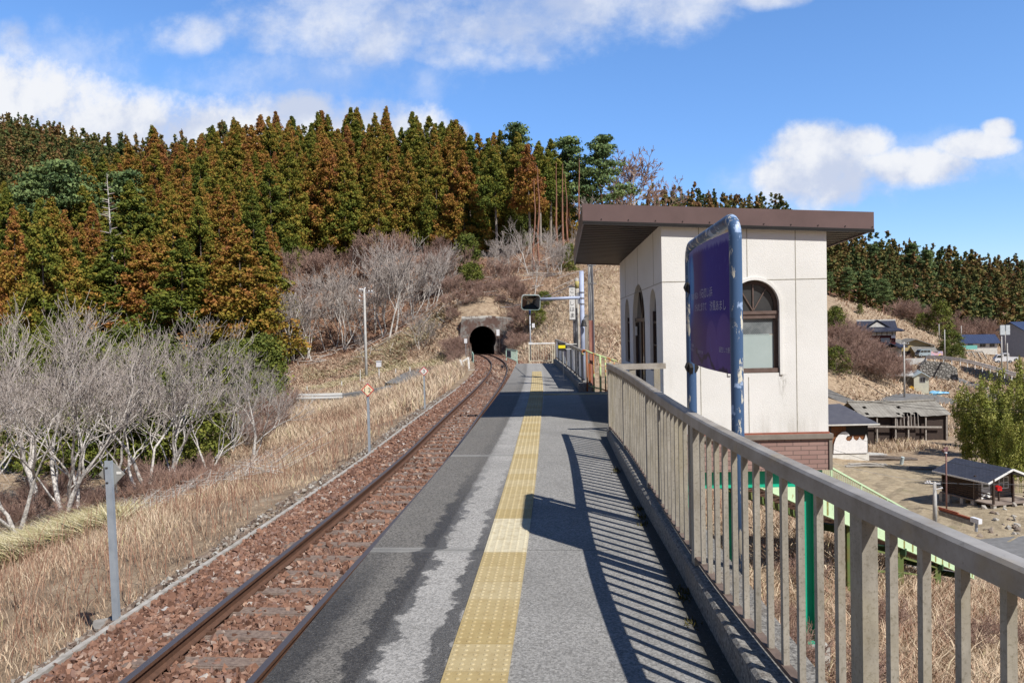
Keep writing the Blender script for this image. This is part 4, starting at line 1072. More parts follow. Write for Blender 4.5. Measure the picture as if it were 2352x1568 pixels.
mb = MB(); mb.prism(arch(1.716, .40, 2.19, 2.30, 16, 1.04), lambda a, b, d: (a, d, b), .10, .105); mb.build('pane', M_GLASS, fw)
mb = MB(); mb.box((1.33, .10, 1.76), (2.10, .105, 2.07)); mb.build('pane', M_WIRED, fw)
mb = MB(); mb.box((1.33, .10, 1.13), (2.10, .105, 1.75)); mb.box((1.33, .096, 1.75), (2.02, .10, 1.765)); mb.build('pane', M_FROST, fw)
for (uc, hw, z0, zs, sq, nm) in ((1.0, .37, 1.05, 2.25, 1.2, 'window'), (2.81, .84, -.04, 2.02, 1.02, 'door'), (4.55, .385, 1.05, 2.14, 1.2, 'window')):
    w = empty(nm, (0, 0, 0), None, None); w.parent = wr
    mb = MB(); mb.prism(arch(uc, hw-.01, z0, zs, 14, sq), lambda a, b, d: (d, a, b), .10, .105); mb.build('pane', M_GLASS, w)
    mb = MB(); f = .045
    mb.box((.06, uc-hw, z0), (.12, uc-hw+f, zs)); mb.box((.06, uc+hw-f, z0), (.12, uc+hw, zs)); mb.box((.06, uc-hw, z0), (.12, uc+hw, z0+f))
    if nm == 'door':
        mb.box((.05, uc-hw, 2.04), (.13, uc+hw, 2.12)); mb.box((.05, uc-.03, z0), (.09, uc+.03, 2.04)); mb.box((.05, uc-.42, z0), (.09, uc-.36, 2.04))
        mb.bar((.09, uc, 2.1), (.09, uc-.4, 2.7), .03, .02, 0, (1, 0, 0)); mb.bar((.09, uc, 2.1), (.09, uc+.4, 2.7), .03, .02, 0, (1, 0, 0)); mb.bar((.09, uc, 2.1), (.09, uc, 2.85), .03, .02, 0, (1, 0, 0))
    else:
        mb.box((.06, uc-hw, 2.0), (.12, uc+hw, 2.05)); mb.box((.06, uc-hw, 1.55), (.11, uc+hw, 1.58))
    mb.build('frame', M_DBR, w)
    if nm == 'door':
        mb = MB(); mb.box((.03, uc+.5, 1.72), (.05, uc+.66, 1.93)); mb.build('notice', simple('notice paper', (.62, .62, .6)), w)
# roof
t = NT('brown sheet metal'); p = t.pos()
t.col(t.mix(t.mr(t.noise(p, 1.4, 5, .6), .35, .7), (.155, .105, .100), (.12, .082, .078))); t.rough(.33); t.bump(t.noise(t.mapv(p, (1, 1, .6)), 1.5, 2), .25, .05); M_ROOF = t.m
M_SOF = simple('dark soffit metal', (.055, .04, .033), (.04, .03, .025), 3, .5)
NLu, NLv, FLu, FLv, NRu, TH = -1.47, -.10, -1.18, 5.95, 3.91, .345
def lerp(a, b, k): return a+(b-a)*k
cor = [(NLu, NLv), (NRu, NLv), (NRu, FLv), (FLu, FLv)]
mb = MB()
T = [(u, v, zb(u, v)+TH) for u, v in cor]; B = [(u, v, zb(u, v)-.005) for u, v in cor]
IN = [(NLu+.03, NLv+.03), (NRu-.03, NLv+.03), (NRu-.03, FLv-.03), (FLu+.03, FLv-.03)]
Bi = [(u, v, zb(u, v)-.005) for u, v in IN]; Si = [(u, v, zb(u, v)+.05) for u, v in IN]
mb.poly(T)
for i in range(4):
    j = (i+1) % 4
    mb.poly([B[i], B[j], T[j], T[i]]); mb.poly([B[j], B[i], Bi[i], Bi[j]]); mb.poly([Bi[i], Bi[j], Si[j], Si[i]])
rf = mb.build('roof', M_ROOF, wr)
mb = MB(); nr = 28
for k in range(nr):
    v0, v1 = lerp(NLv+.03, FLv-.03, k/nr), lerp(NLv+.03, FLv-.03, (k+1)/nr); vm = v0+(v1-v0)*.72
    for va, vb, dz in ((v0, vm, .02), (vm, v1, .055)):
        ua, ub = lerp(NLu, FLu, (va-NLv)/(FLv-NLv))+.03, lerp(NLu, FLu, (vb-NLv)/(FLv-NLv))+.03
        mb.poly([(ua, va, zb(ua, va)+dz), (ub, vb, zb(ub, vb)+dz), (NRu-.03, vb, zb(NRu, vb)+dz), (NRu-.03, va, zb(NRu, va)+dz)])
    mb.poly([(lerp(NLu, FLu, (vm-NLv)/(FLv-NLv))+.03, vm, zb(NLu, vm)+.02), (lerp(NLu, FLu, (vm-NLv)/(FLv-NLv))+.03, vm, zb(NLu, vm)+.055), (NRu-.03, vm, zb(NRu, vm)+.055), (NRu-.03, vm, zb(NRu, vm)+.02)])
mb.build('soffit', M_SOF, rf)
mb = MB(); mb.bar((NLu, NLv-.012, zb(NLu, NLv)+.012), (NRu, NLv-.012, zb(NRu, NLv)+.012), .02, .035); mb.bar((NLu, NLv-.008, zb(NLu, NLv)-.02), (NRu, NLv-.008, zb(NRu, NLv)-.02), .02, .03); mb.build('fascia_shadow_strip', simple('shadow strip black', (.02, .018, .018)), rf)  # near-black bars paint in the shadow strip along the fascia's lower edge
mb = MB()
for i in range(11):
    u_ = NLu+.35+i*.5; mb.tube([(u_, NLv-.012, zb(u_, NLv)+.07), (u_, NLv+.0, zb(u_, NLv)+.07)], .011, 6)
mb.build('rivet', simple('fixing', (.03, .025, .025)), rf)
# plinth, brick skirt, steel
M_STRIP = simple('brick red paint', (.33, .115, .075), (.26, .09, .06), 8, .5)
M_BAND = simple('taupe metal', (.235, .205, .175), (.19, .165, .14), 6, .5)
mb = MB(); mb.box((-.015, -.02, -.115), (WW+.015, DD, -.082)); mb.build('red_strip', M_STRIP, wr)
mb = MB(); mb.box((-.05, -.06, -.205), (WW+.07, DD, -.115)); mb.box((WW-.0, -.035, -.80), (WW+.06, .05, -.205)); mb.build('plinth_band', M_BAND, wr)
t = NT('pink brick tile'); p = t.obj(); v = t.n('ShaderNodeMapping'); v.inputs['Rotation'].default_value = (R(90), 0, 0); t.l(p, v.inputs[0])
bt = t.n('ShaderNodeTexBrick'); t.l(v.outputs[0], bt.inputs['Vector'])
for k_, val in (('Color1', (.33, .215, .185, 1)), ('Color2', (.285, .18, .155, 1)), ('Mortar', (.10, .075, .065, 1)), ('Scale', 1.0), ('Mortar Size', .006), ('Brick Width', .30), ('Row Height', .085), ('Mortar Smooth', .1)): bt.inputs[k_].default_value = val
t.col(bt.outputs['Color']); t.rough(.6); M_BRICK = t.m
mb = MB(); mb.box((.0, -.01, -.80), (WW, .2, -.205)); mb.box((.0, .2, -.80), (.2, DD, -.205)); mb.box((WW-.2, .2, -.80), (WW, DD, -.205)); mb.box((.2, DD-.2, -.80), (WW-.2, DD, -.205)); mb.box((.2, .2, -.5), (WW-.2, DD-.2, -.3)); mb.build('brick_skirt', M_BRICK, wr)
t = NT('green steel'); p = t.pos(); g_ = t.noise(p, 7, 7, .75)
t.col(t.mix(t.mr(g_, .66, .70), t.mix(t.mr(t.noise(p, 2, 4), .35, .65), (.018, .40, .25), (.015, .34, .21)), (.28, .20, .06))); t.rough(.42); M_GREEN = t.m
def ibeam(p0, p1, w, h, th=.018, up=(0, 0, 1)):
    mb = MB(); p0, p1, upv = Vector(p0), Vector(p1), Vector(up).normalized()
    mb.bar(p0, p1, th, h-2*th, 0, up); mb.bar(p0+upv*(h/2-th/2), p1+upv*(h/2-th/2), w, th, 0, up); mb.bar(p0-upv*(h/2-th/2), p1-upv*(h/2-th/2), w, th, 0, up); return mb
for a, b in (((.05, .2, -.97), (WW-.05, .2, -.97)), ((.05, DD-.3, -.97), (WW-.05, DD-.3, -.97)), ((.3, .3, -.97), (.3, DD-.4, -.97)), ((WW-.3, .3, -.97), (WW-.3, DD-.4, -.97))): ibeam(a, b, .18, .33).build('floor_beam', M_GREEN, wr)
bpy.context.view_layer.update()
for (u_, v_) in ((.32, .2), (WW-.36, .2), (.32, DD-.3), (WW-.36, DD-.3)):
    wp = wr.matrix_world @ Vector((u_, v_, 0)); gzv = gz(wp.x, wp.y); zf = max(gzv+.25, -4.1) if v_ < 1 else gzv+.3
    mb = ibeam((u_, v_, zf), (u_, v_, -1.14), .30, .26, .02, (1, 0, 0)); mb.box((u_-.17, v_-.20, -1.16), (u_+.17, v_+.20, -1.135)); mb.box((u_-.2, v_-.2, zf), (u_+.2, v_+.2, zf+.03)); mb.build('steel_column', M_GREEN, wr)
    mb = MB(); mb.box((u_-.30, v_-.32, gzv-.7), (u_+.30, v_+.32, zf)); mb.build('footing', M_CONC_L, wr)

# ------------------------------------------------------------------ green footbridge stairs down to the valley
M_MINT = NT('mint green paint'); p = M_MINT.pos()
M_MINT.col(M_MINT.mix(M_MINT.mr(M_MINT.noise(p, 5, 7, .75), .60, .66), (.50, .66, .42), (.33, .26, .10))); M_MINT.rough(.55); M_MINT = M_MINT.m
M_OLIVE = simple('mossy green paint', (.10, .17, .05), (.16, .15, .05), 3, .7)
M_TREAD = simple('rusty tread', (.24, .14, .10), (.13, .075, .055), 9, .9)
st = empty('steel_stairs', (6.6, 19.0, -2.7), 'mint green steel stairs descending from the platform to the valley road', 'stairs')
_a, _b = Vector(at_y(1871, 1152, 20)), Vector(at_y(2237, 1316, 34))
S0, S1 = _a+(_a-_b)*.2, _b
so3 = st.location
def SL(k, lat=0.0, dz=0.0):
    d = (S1-S0); hdir = Vector((d.x, d.y, 0)).normalized(); n_ = Vector((-hdir.y, hdir.x, 0))
    return S0+d*k+n_*lat+Vector((0, 0, dz))-so3
Wd = 1.5
for lat, mt in ((0, M_MINT), (Wd, M_OLIVE)):
    mb = MB(); mb.bar(SL(0, lat), SL(1, lat), .03, .46)
    mb.bar(SL(0, lat, .24), SL(1, lat, .24), .10, .02); mb.bar(SL(0, lat, -.24), SL(1, lat, -.24), .10, .02)
    mb.build('stringer', mt, st)
M_STIF = simple('rust stained green', (.30, .34, .14), (.25, .17, .06), 9)
for i in range(22): mb = MB(); mb.bar(SL((i+.5)/22, -.03, -.22), SL((i+.5)/22, -.03, .22), .02, .05, 0, (1, 0, 0)); mb.build('stiffener', M_STIF, st)
for i in range(62):
    k = (i+.5)/62; mb = MB()
    a, b = SL(k, .02, 0), SL(k, Wd-.02, 0); hd = (S1-S0).normalized(); hd = Vector((hd.x, hd.y, 0))*.13
    mb.mesh([a-hd, a+hd, b+hd, b-hd, a-hd-Vector((0, 0, .03)), a+hd-Vector((0, 0, .03)), b+hd-Vector((0, 0, .03)), b-hd-Vector((0, 0, .03))], [(0, 1, 2, 3), (7, 6, 5, 4), (0, 4, 5, 1), (1, 5, 6, 2), (2, 6, 7, 3), (3, 7, 4, 0)])
    mb.build('step', M_TREAD, st)
for lat in (0, Wd):
    mb = MB(); mb.bar(SL(-.05, lat, 1.12), SL(1, lat, 1.12), .05, .05); mb.bar(SL(-.05, lat, .32), SL(1, lat, .32), .03, .03)
    if lat == 0 or True:
        for i in range(150): k = i/149; mb.bar(SL(k, lat, .30), SL(k, lat, 1.1), .012, .012)
        for i in range(10): k = i/9; mb.bar(SL(k, lat, 0), SL(k, lat, 1.12), .045, .045)
    mb.build('railing', M_MINT, st)
for k in (.30, .52, .74, .9):
    for lat in (.1, Wd-.1):
        q = SL(k, lat)+so3; g_ = gz(q.x, q.y); mb = MB(); mb.bar(q-so3-Vector((0, 0, .2)), (q.x-so3.x, q.y-so3.y, g_-.5-so3.z), .2, .16); mb.build('support_post', M_OLIVE, st)
    mb = MB(); mb.bar(SL(k, -.1, -.34), SL(k, Wd+.1, -.34), .16, .2); mb.build('cross_beam', simple('dark green beam', (.03, .07, .03)), st)
for (ka, kb) in ((.30, .52), (.52, .74)):
    a, b = SL(ka, .1)+so3, SL(kb, .1)+so3; mb = MB()
    for f_ in (.35, .7):
        za, zb_ = lerp(a.z, gz(a.x, a.y), f_), lerp(b.z, gz(b.x, b.y), f_); mb.bar((a.x-so3.x, a.y-so3.y, za-so3.z), (b.x-so3.x, b.y-so3.y, zb_-so3.z), .05, .06)
    mb.build('brace', M_OLIVE, st)

# ------------------------------------------------------------------ tunnel
TX, TY, TZ = float(track_x(PORTAL_Y)), PORTAL_Y, float(track_z(PORTAL_Y))-.2
BX = TX+.15
def bore(n=26, g=0.0):
    pts = []
    for i in range(n+1):
        a = math.pi*(-.18)+math.pi*1.36*i/n; pts.append((BX+(1.62+g)*math.cos(a), TZ+1.92+(1.62+g)*math.sin(a)))
    zb_ = TZ-.2; return [(BX+1.42+g, zb_)]+pts+[(BX-1.42-g, zb_)]
t = NT('stained portal concrete'); p = t.pos(); X, Y, Z = t.sep(p)[:3]
s1 = t.noise(p, .55, 6, .65); s2 = t.noise(t.mapv(p, (1, 1, .4)), 2.2, 8, .7)
c = t.mix(t.mr(s2, .38, .66), (.27, .255, .235), (.13, .115, .10)); c = t.mix(t.mr(s1, .47, .54, 0, .8), c, (.115, .06, .045))
c = t.mix(t.math('MULTIPLY', t.mr(t.math('ADD', Z, t.math('MULTIPLY', s2, .6)), 2.9, 3.1), t.mr(s1, .56, .5, 0, 1)), c, (.55, .53, .48))
t.col(c); t.rough(.95); t.bump(s2, .5, .05); M_PORT = t.m
tu = empty('tunnel_portal', (TX, TY, TZ), 'dark horseshoe railway tunnel mouth in a stained concrete portal under the wooded hill', 'tunnel portal')
hole = bore()
outer = [(BX-2.9, TZ-.6), (BX-2.7, TZ+3.0), (BX-2.5, 2.95), (-9.8, 2.98), (-8.2, 2.80), (-6.9, 2.62), (-6.9, TZ-.6)]
mb = MB(); loops = [outer, hole]; tri = tessellate_polygon([[Vector((a, b, 0)) for a, b in lp] for lp in loops]); flat = outer+hole
def tloc(a, y, b): return (a-TX, y-TY, b-TZ)
mb.mesh([tloc(a, TY, b) for a, b in flat], [tuple(x) for x in tri])
for i in range(len(outer)):
    (a, b), (c_, d_) = outer[i], outer[(i+1) % len(outer)]; mb.poly([tloc(a, TY, b), tloc(c_, TY, d_), tloc(c_, TY+1.6, d_), tloc(a, TY+1.6, b)])
mb.build('portal_wall', M_PORT, tu)
mb = MB(); h1, h2 = bore(), bore(g=.22)
for i in range(len(h1)-1):
    a, b, c_, d_ = h1[i], h1[i+1], h2[i+1], h2[i]
    mb.poly([tloc(q[0], TY-.10, q[1]) for q in (a, b, c_, d_)]); mb.poly([tloc(d_[0], TY-.10, d_[1]), tloc(c_[0], TY-.10, c_[1]), tloc(c_[0], TY, c_[1]), tloc(d_[0], TY, d_[1])])
mb.build('arch_ring', M_PORT, tu)
mb = MB(); yst = [TY-.10, TY+2, TY+6, TY+14, TY+30, TY+60]
for k in range(len(yst)-1):
    dx0, dx1 = -.18*max(0, yst[k]-TY), -.18*max(0, yst[k+1]-TY)
    for i in range(len(hole)):
        a, b = hole[i], hole[(i+1) % len(hole)]; mb.poly([tloc(a[0]+dx0, yst[k], a[1]), tloc(b[0]+dx0, yst[k], b[1]), tloc(b[0]+dx1, yst[k+1], b[1]), tloc(a[0]+dx1, yst[k+1], a[1])])
mb.poly([tloc(a-10.8, TY+60, b) for a, b in hole])
mb.build('bore_lining', simple('sooty lining', (.055, .05, .045), (.03, .027, .025), 1.5, .95), tu)

# ------------------------------------------------------------------ lineside signs
M_WSIGN = simple('white sign face', (.75, .74, .70), (.66, .64, .58), 8, .5)
M_CSIGN = simple('cream sign face', (.82, .72, .50), (.75, .64, .42), 8, .5)
M_RED = simple('sign red', (.62, .03, .03), (.55, .03, .03), 9, .5)
M_STEEL = simple('grey blue galvanised channel', (.40, .45, .50), (.31, .35, .40), 5, .42, metal=.25)
def diamond_sign(px, pyb, pys, z, half, body, face, label, ph=None):
    b = at_z(px, pyb, z); top = at_y(px-(pyb-pys)*.02, pys, b[1]); zc = top[2]-z
    o = empty('gradient_sign', b, label, 'sign')
    mb = MB(); mb.bar((0, 0, -.5), (-.01, 0, zc+half*1.0), .06, .05, 0, (0, 1, 0)); mb.build('post', M_STEEL, o)
    def dia(h, y0, y1, mi):
        mb = MB(); mb.prism([(0, -h), (h, 0), (0, h), (-h, 0)], lambda a, b_, d: (a, d, zc+b_), y0, y1, 0); return mb
    dia(half, -.045, -.03, 0).build('red_border', M_RED, o); dia(half*.83, -.05, -.0455, 0).build('sign_face', face, o)
    vs, fs = text_mesh(body, half*(1.15 if len(body) == 1 else .92)); x0, x1 = min(v[0] for v in vs), max(v[0] for v in vs); y0, y1 = min(v[1] for v in vs), max(v[1] for v in vs)
    kx = min(1, half*1.15/(x1-x0))
    mb = MB(); mb.mesh([((v[0]-(x0+x1)/2)*kx, -.054, zc+v[1]-(y0+y1)/2) for v in vs], fs); mb.build('lettering', M_BLACK, o)
    return o
diamond_sign(849, 1037, 895, -1.35, .18, '1 2', M_CSIGN, 'red bordered diamond sign reading 1 2 on a post left of the track')
diamond_sign(976, 936, 852, -1.35, .185, '3', M_WSIGN, 'small red bordered diamond sign reading 3 beside the curving track')
b = at_z(266, 1425, -1.42); o = empty('lineside_marker', b, 'tall galvanised channel post with the plain back of a diamond plate', 'sign post')
top = at_y(247, 1058, b[1]); tx_, tz_ = top[0]-b[0], top[2]-b[2]
mb = MB(); T0 = Vector((tx_, 0, tz_)); up_ = T0.normalized()
for s_ in (-1, 1): mb.bar(Vector((s_*.035, .02, -.1)), T0+Vector((s_*.035, .02, 0)), .008, .05, 0, (0, 1, 0))
mb.bar(Vector((0, .0, -.1)), T0, .075, .008, 0, (0, 1, 0)); mb.build('post', M_STEEL, o)
c0 = T0*((tz_-.17)/tz_)
mb = MB(); mb.prism([(0, -.165), (.165, 0), (0, .165), (-.165, 0)], lambda a, b_, d: (c0.x+a+.01, d, c0.z+b_), .05, .06); mb.build('diamond_plate', simple('aluminium plate back', (.34, .34, .32), (.30, .30, .28), 4, .45, metal=.3), o)
mb = MB(); mb.box((c0.x+.075, .045, c0.z-.0), (c0.x+.135, .0495, c0.z+.03)); mb.build('sticker', M_WSIGN, o)
mb = MB(); mb.box((c0.x-.028, -.012, c0.z+.08), (c0.x+.0, -.002, c0.z+.095)); mb.box((c0.x-.028, -.012, c0.z-.10), (c0.x+.0, -.002, c0.z-.085)); mb.build('fixing', M_BLACK, o)
mb = MB(); ang = [i/9*2*math.pi for i in range(9)]; mb.prism([(.30*math.cos(a)*(1+.15*math.sin(3*a)), .21*math.sin(a)) for a in ang], lambda a, b_, d: (a-.02, b_+.02, d), -.3, -.03); mb.build('footing', M_CONC, o)

# small things near the portal
def lbl(o_, l, c, g=None): return tag(o_, l, c, g)
wx = at_y(1082, 850, 60); gx_, gz_ = wx[0], wx[2]
bs = empty('track_barrier', (wx[0], 60, wx[2]), 'white painted angled barrier posts beside the track before the tunnel', 'barrier')
mb = MB(); mb.bar((-.55, .1, 0), (-.85, .0, .85), .12, .10, 0, (0, 1, 0)); mb.build('slanted_post', M_WHITE, bs)
mb = MB(); mb.bar((-.15, 0, .12), (-.2, 0, 1.05), .13, .10, 0, (0, 1, 0)); mb.bar((-.65, 0, .72), (-.2, 0, 1.0), .10, .09, 0, (0, 1, 0)); mb.build('bent_post', M_WHITE, bs)
mb = MB(); mb.mesh([(-.2, -.2, -.02), (.5, .3, .02), (.35, .7, .02), (-.25, .35, .03), (-.2, -.2, -.4), (.5, .3, -.4)], [(0, 1, 2, 3), (0, 4, 5, 1)]); mb.build('slab', M_CONC_L, bs)
q = at_y(1087, 832, 68); gf = empty('green_guard', (q[0], 68, q[2]), 'narrow pale green guard frame on the left of the track', 'guard frame')
M_PGREEN = simple('pale green enamel', (.42, .58, .50), (.34, .46, .38), 6, .5)
mb = MB(); mb.bar((-.14, .3, 0), (-.14, .3, .95), .05, .05); mb.bar((.06, -.2, 0), (.06, -.2, .75), .05, .05); mb.bar((-.14, .3, .95), (.06, -.2, .75), .05, .05); mb.build('frame', M_PGREEN, gf)
mb = MB(); mb.bar((-.12, .25, .5), (.04, -.15, .42), .02, .7); mb.build('mesh_panel', simple('dull green mesh', (.20, .33, .27)), gf)
a_, b_ = at_y(1163, 822, 62), at_y(1188, 834, 52); gf = empty('green_fence', a_, 'short pale green barred fence with a dark board right of the track', 'fence')
d_ = Vector(b_)-Vector(a_)
mb = MB(); mb.bar((0, 0, .75), d_+Vector((0, 0, .85)), .06, .06); mb.bar((0, 0, .12), d_+Vector((0, 0, .12)), .05, .05); mb.bar((0, 0, -.2), (0, 0, .78), .06, .06); mb.bar(d_-Vector((0, 0, .2)), d_+Vector((0, 0, .87)), .07, .07); mb.build('frame', M_PGREEN, gf)
mb = MB()
for i in range(1, 13): q = d_*(i/13); mb.bar(q+Vector((0, 0, .1)), q+Vector((0, 0, .8)), .045, .03)
mb.build('bar', M_PGREEN, gf)
mb = MB(); mb.bar(d_*.12+Vector((-.04, -.06, .42)), d_*.52+Vector((-.04, -.06, .45)), .02, .52); mb.build('dark_board', simple('dark blue board', (.05, .06, .11)), gf)
q = at_y(1070, 800, 86); o = empty('marker_post', (q[0], 86, q[2]), 'thin post with a small white plate left of the tunnel mouth', 'marker post')
mb = MB(); mb.bar((0, 0, -.8), (0, 0, 1.0), .05, .05); mb.build('post', M_GALV, o); mb = MB(); mb.box((-.17, -.04, .6), (.17, -.02, 1.1)); mb.build('plate', M_INS, o)
q = at_y(1145, 800, 90); o = empty('relay_box', (q[0], 90, q[2]), 'white equipment box on a laddered stand right of the tunnel mouth', 'equipment box')
mb = MB(); mb.box((-.2, -.1, 1.5), (.16, .1, 2.25)); mb.build('box', M_INS, o)
mb = MB()
for x_ in (-.22, .14): mb.bar((x_, 0, -1.0), (x_, 0, 1.5), .04, .04)
for i in range(6): mb.bar((-.22, 0, -.9+i*.3), (.14, 0, -.9+i*.3), .03, .03)
mb.build('ladder', simple('dark ladder', (.12, .10, .09)), o)
# ------------------------------------------------------------------ vegetation
t = NT('cedar foliage'); tv = t.attr('tint').outputs['Fac']; rn = t.rnd(); p = t.pos()
k_ = t.math('ADD', t.math('SUBTRACT', tv, .08), t.math('MULTIPLY', t.math('SUBTRACT', rn, .5), .66)); k_ = t.math('ADD', k_, t.math('MULTIPLY', t.math('SUBTRACT', t.noise(p, .05, 3, .6), .5), .8))
t.col(t.ramp(k_, [(0, (.065, .095, .013)), (.24, (.135, .150, .017)), (.46, (.215, .175, .023)), (.64, (.285, .160, .028)), (.84, (.29, .115, .032)), (1, (.19, .08, .034))])); t.rough(.8); M_CEDAR = t.m
t = NT('pine foliage'); tv = t.attr('tint').outputs['Fac']
t.col(t.ramp(t.math('ADD', tv, t.math('MULTIPLY', t.rnd(), .25)), [(0, (.03, .06, .02)), (.5, (.075, .125, .045)), (1, (.15, .20, .065))])); t.rough(.75); M_PINE = t.m
t = NT('bamboo leaves'); tv = t.attr('tint').outputs['Fac']
t.col(t.ramp(tv, [(0, (.08, .115, .015)), (.5, (.19, .215, .03)), (1, (.33, .32, .08))])); t.rough(.6); M_BAMBOO = t.m
M_BARK = simple('pale cedar bark', (.34, .30, .26), (.20, .17, .14), 3, .95, stretch=(1, 1, .2))
M_BARKR = simple('red pine bark', (.34, .17, .11), (.20, .10, .07), 3, .95, stretch=(1, 1, .3))
t = NT('grey twig bark'); p = t.pos(); tv = t.attr('tint').outputs['Fac']
c = t.mix(t.mr(t.noise(p, 9, 7, .75), .44, .58), (.60, .57, .53), (.29, .27, .245))
t.col(t.mix(t.math('MULTIPLY', tv, .5), c, (.26, .19, .16))); t.rough(.95); M_TWIG = t.m
t = NT('brown twig bark'); tv = t.attr('tint').outputs['Fac']
t.col(t.mix(tv, (.33, .27, .22), (.30, .195, .155))); t.rough(.95); M_TWIGB = t.m

def tri_cloud(cent, spread, size, n_each, tints, flat=1.0, tj=.18, up=.0):
    """leaf-sized faces scattered round clump centres"""
    n = len(cent)*n_each
    c = np.repeat(cent, n_each, 0); s = np.repeat(spread, n_each)
    d = RNG.normal(size=(n, 3)); d /= np.linalg.norm(d, axis=1)[:, None]; rr = RNG.random(n)**.45
    off = d*(rr*s)[:, None]; off[:, 2] *= flat
    c = c+off
    a = RNG.normal(size=(n, 3)); a[:, 2] *= .7; a /= np.linalg.norm(a, axis=1)[:, None]
    b = np.cross(a, d+RNG.normal(scale=.35, size=(n, 3))); b /= np.linalg.norm(b, axis=1)[:, None]+1e-9
    sz = (size*RNG.uniform(.55, 1.35, n)*np.clip(.35+.65*s/np.median(spread), .4, 1.15))[:, None]
    V = np.stack([c-a*sz*.6-b*sz*.5, c+a*sz*.6-b*sz*.4, c+b*sz*.75], 1).reshape(-1, 3)
    F = np.arange(n*3).reshape(-1, 3)
    T = np.clip(np.repeat(tints, n_each)+RNG.normal(scale=tj, size=n)+up*(off[:, 2]/np.maximum(s, .01)), 0, 1)
    return V, F, np.repeat(T, 3)
def join(parts):
    V, F, T, o = [], [], [], 0
    for v, f, t_ in parts: V.append(v); F.append(f+o); T.append(t_); o += len(v)
    return np.concatenate(V), np.concatenate(F), np.concatenate(T)
def core(H, z0, Rf, k=.62, n=9, m=6, tint=.12):
    zs = np.linspace(z0, H*.93, m); V = []
    for z in zs:
        r = Rf((z-z0)/(H-z0))*k
        for j in range(n): a = 2*math.pi*j/n; q = r*random.uniform(.8, 1.1); V.append((q*math.cos(a), q*math.sin(a), z))
    F = []
    for i in range(m-1):
        for j in range(n):
            a, b = i*n+j, i*n+(j+1) % n; F += [(a, b, b+n), (a, b+n, a+n)]
    return np.array(V), np.array(F), np.full(len(V), tint)
def cedar_crown(H, base, Rm, nc, ne, lsize, spread, tip=.62):
    """sprays set along drooping boughs, densest on the outside of the cone"""
    z0 = H*base
    Rf = lambda t_: Rm*np.clip(1-np.clip(np.asarray(t_), 0, 1)**(1.9-tip), 0, 1)*(np.clip(np.asarray(t_)*5+.6, 0, 1))+.12
    nb = nc//3; bt_ = RNG.random(nb)**1.12; ba = np.arange(nb)*2.399+RNG.normal(0, .25, nb)
    lob = 1+.22*np.sin(2*ba+RNG.random()*6)+.14*np.sin(5*ba+bt_*11)
    C, S, T = [], [], []
    for q in range(3):
        f = (.62, .86, 1.03)[q]; r = Rf(bt_)*lob*f*RNG.uniform(.92, 1.08, nb); a = ba+RNG.normal(0, .10, nb)
        z = z0+bt_*(H-z0)+.18*r-.16*r*r/np.maximum(Rf(bt_), .5)+RNG.normal(0, .42, nb)*(1-.6*bt_)
        C.append(np.stack([r*np.cos(a), r*np.sin(a), z], 1)); S.append(spread*RNG.uniform(.65, 1.25, nb)*(1-.68*bt_)*(.75+.5*f)); T.append(.18+.34*f+RNG.normal(0, .09, nb))
    top = np.stack([RNG.normal(scale=.15, size=10), RNG.normal(scale=.15, size=10), np.linspace(H*.90, H, 10)], 1); C = np.concatenate(C+[top])
    sp = np.concatenate(S+[np.linspace(spread*.38, spread*.06, 10)]); ti = np.clip(np.concatenate(T+[np.full(10, .5)])+.10*(C[:, 2]/H-.5), 0, 1)
    a = tri_cloud(C, sp, lsize, ne, ti, .82, .06, .20)
    return a
def trunk_mesh(name, H, r, mat, bend=.0):
    mb = MB(); pts = [(bend*math.sin(k*1.3), bend*math.cos(k*1.7)-bend, H*k/6) for k in range(7)]; mb.tube(pts, [r*(1-.8*k/6) for k in range(7)], 6)
    me = bpy.data.meshes.new(name); me.from_pydata(mb.v, [], mb.f); me.materials.append(mat); me.update(); return me
M_BARKD = simple('shaded cedar bark', (.17, .13, .11), (.10, .08, .065), 3, .95, stretch=(1, 1, .2))
CED = []
for i in range(7):
    H = 22.0; V_, F_2, T_ = cedar_crown(H, (.06, .10, .04, .14, .08, .05, .12)[i], (4.6, 5.2, 4.0, 4.9, 5.6, 4.3, 5.0)[i], 620, 40, .25, .98, (.62, .7, .55, .66, .75, .6, .7)[i])
    CED.append((np_mesh('crown', V_, F_2, M_CEDAR, attr=T_, mesh_only=True), trunk_mesh('trunk', H*.9, .22, M_BARKD)))
CEDT = []
for i in range(3):
    V_, F_2, T_ = cedar_crown(24.0, (.46, .42, .5)[i], (3.4, 3.8, 3.2)[i], 420, 40, .25, .95)
    CEDT.append((np_mesh('crown', V_, F_2, M_CEDAR, attr=T_, mesh_only=True), trunk_mesh('trunk', 22, .34, M_BARK)))
def inst_tree(pair, loc, sc, rz, name, label, cat, group=None, sxy=None):
    o = bpy.data.objects.new(name, None); COL.objects.link(o); o.location = loc; o.rotation_euler = (random.uniform(-.03, .03), random.uniform(-.03, .03), rz)
    o.scale = ((sxy or sc), (sxy or sc), sc); tag(o, label, cat, group)
    for me in pair:
        c = bpy.data.objects.new(me.name.split('.')[0], me); COL.objects.link(c); c.parent = o
    return o
fpx = [-900, 60, 140, 560, 650, 668, 1040, 1110, 1290, 1300, 1480, 1500, 1570, 1900, 1960, 2150, 2260, 3200]
fY = [98, 100, 102, 104, 110, 146, 148, 140, 134, 330, 300, 240, 270, 262, 268, 272, 262, 240]
cand = []
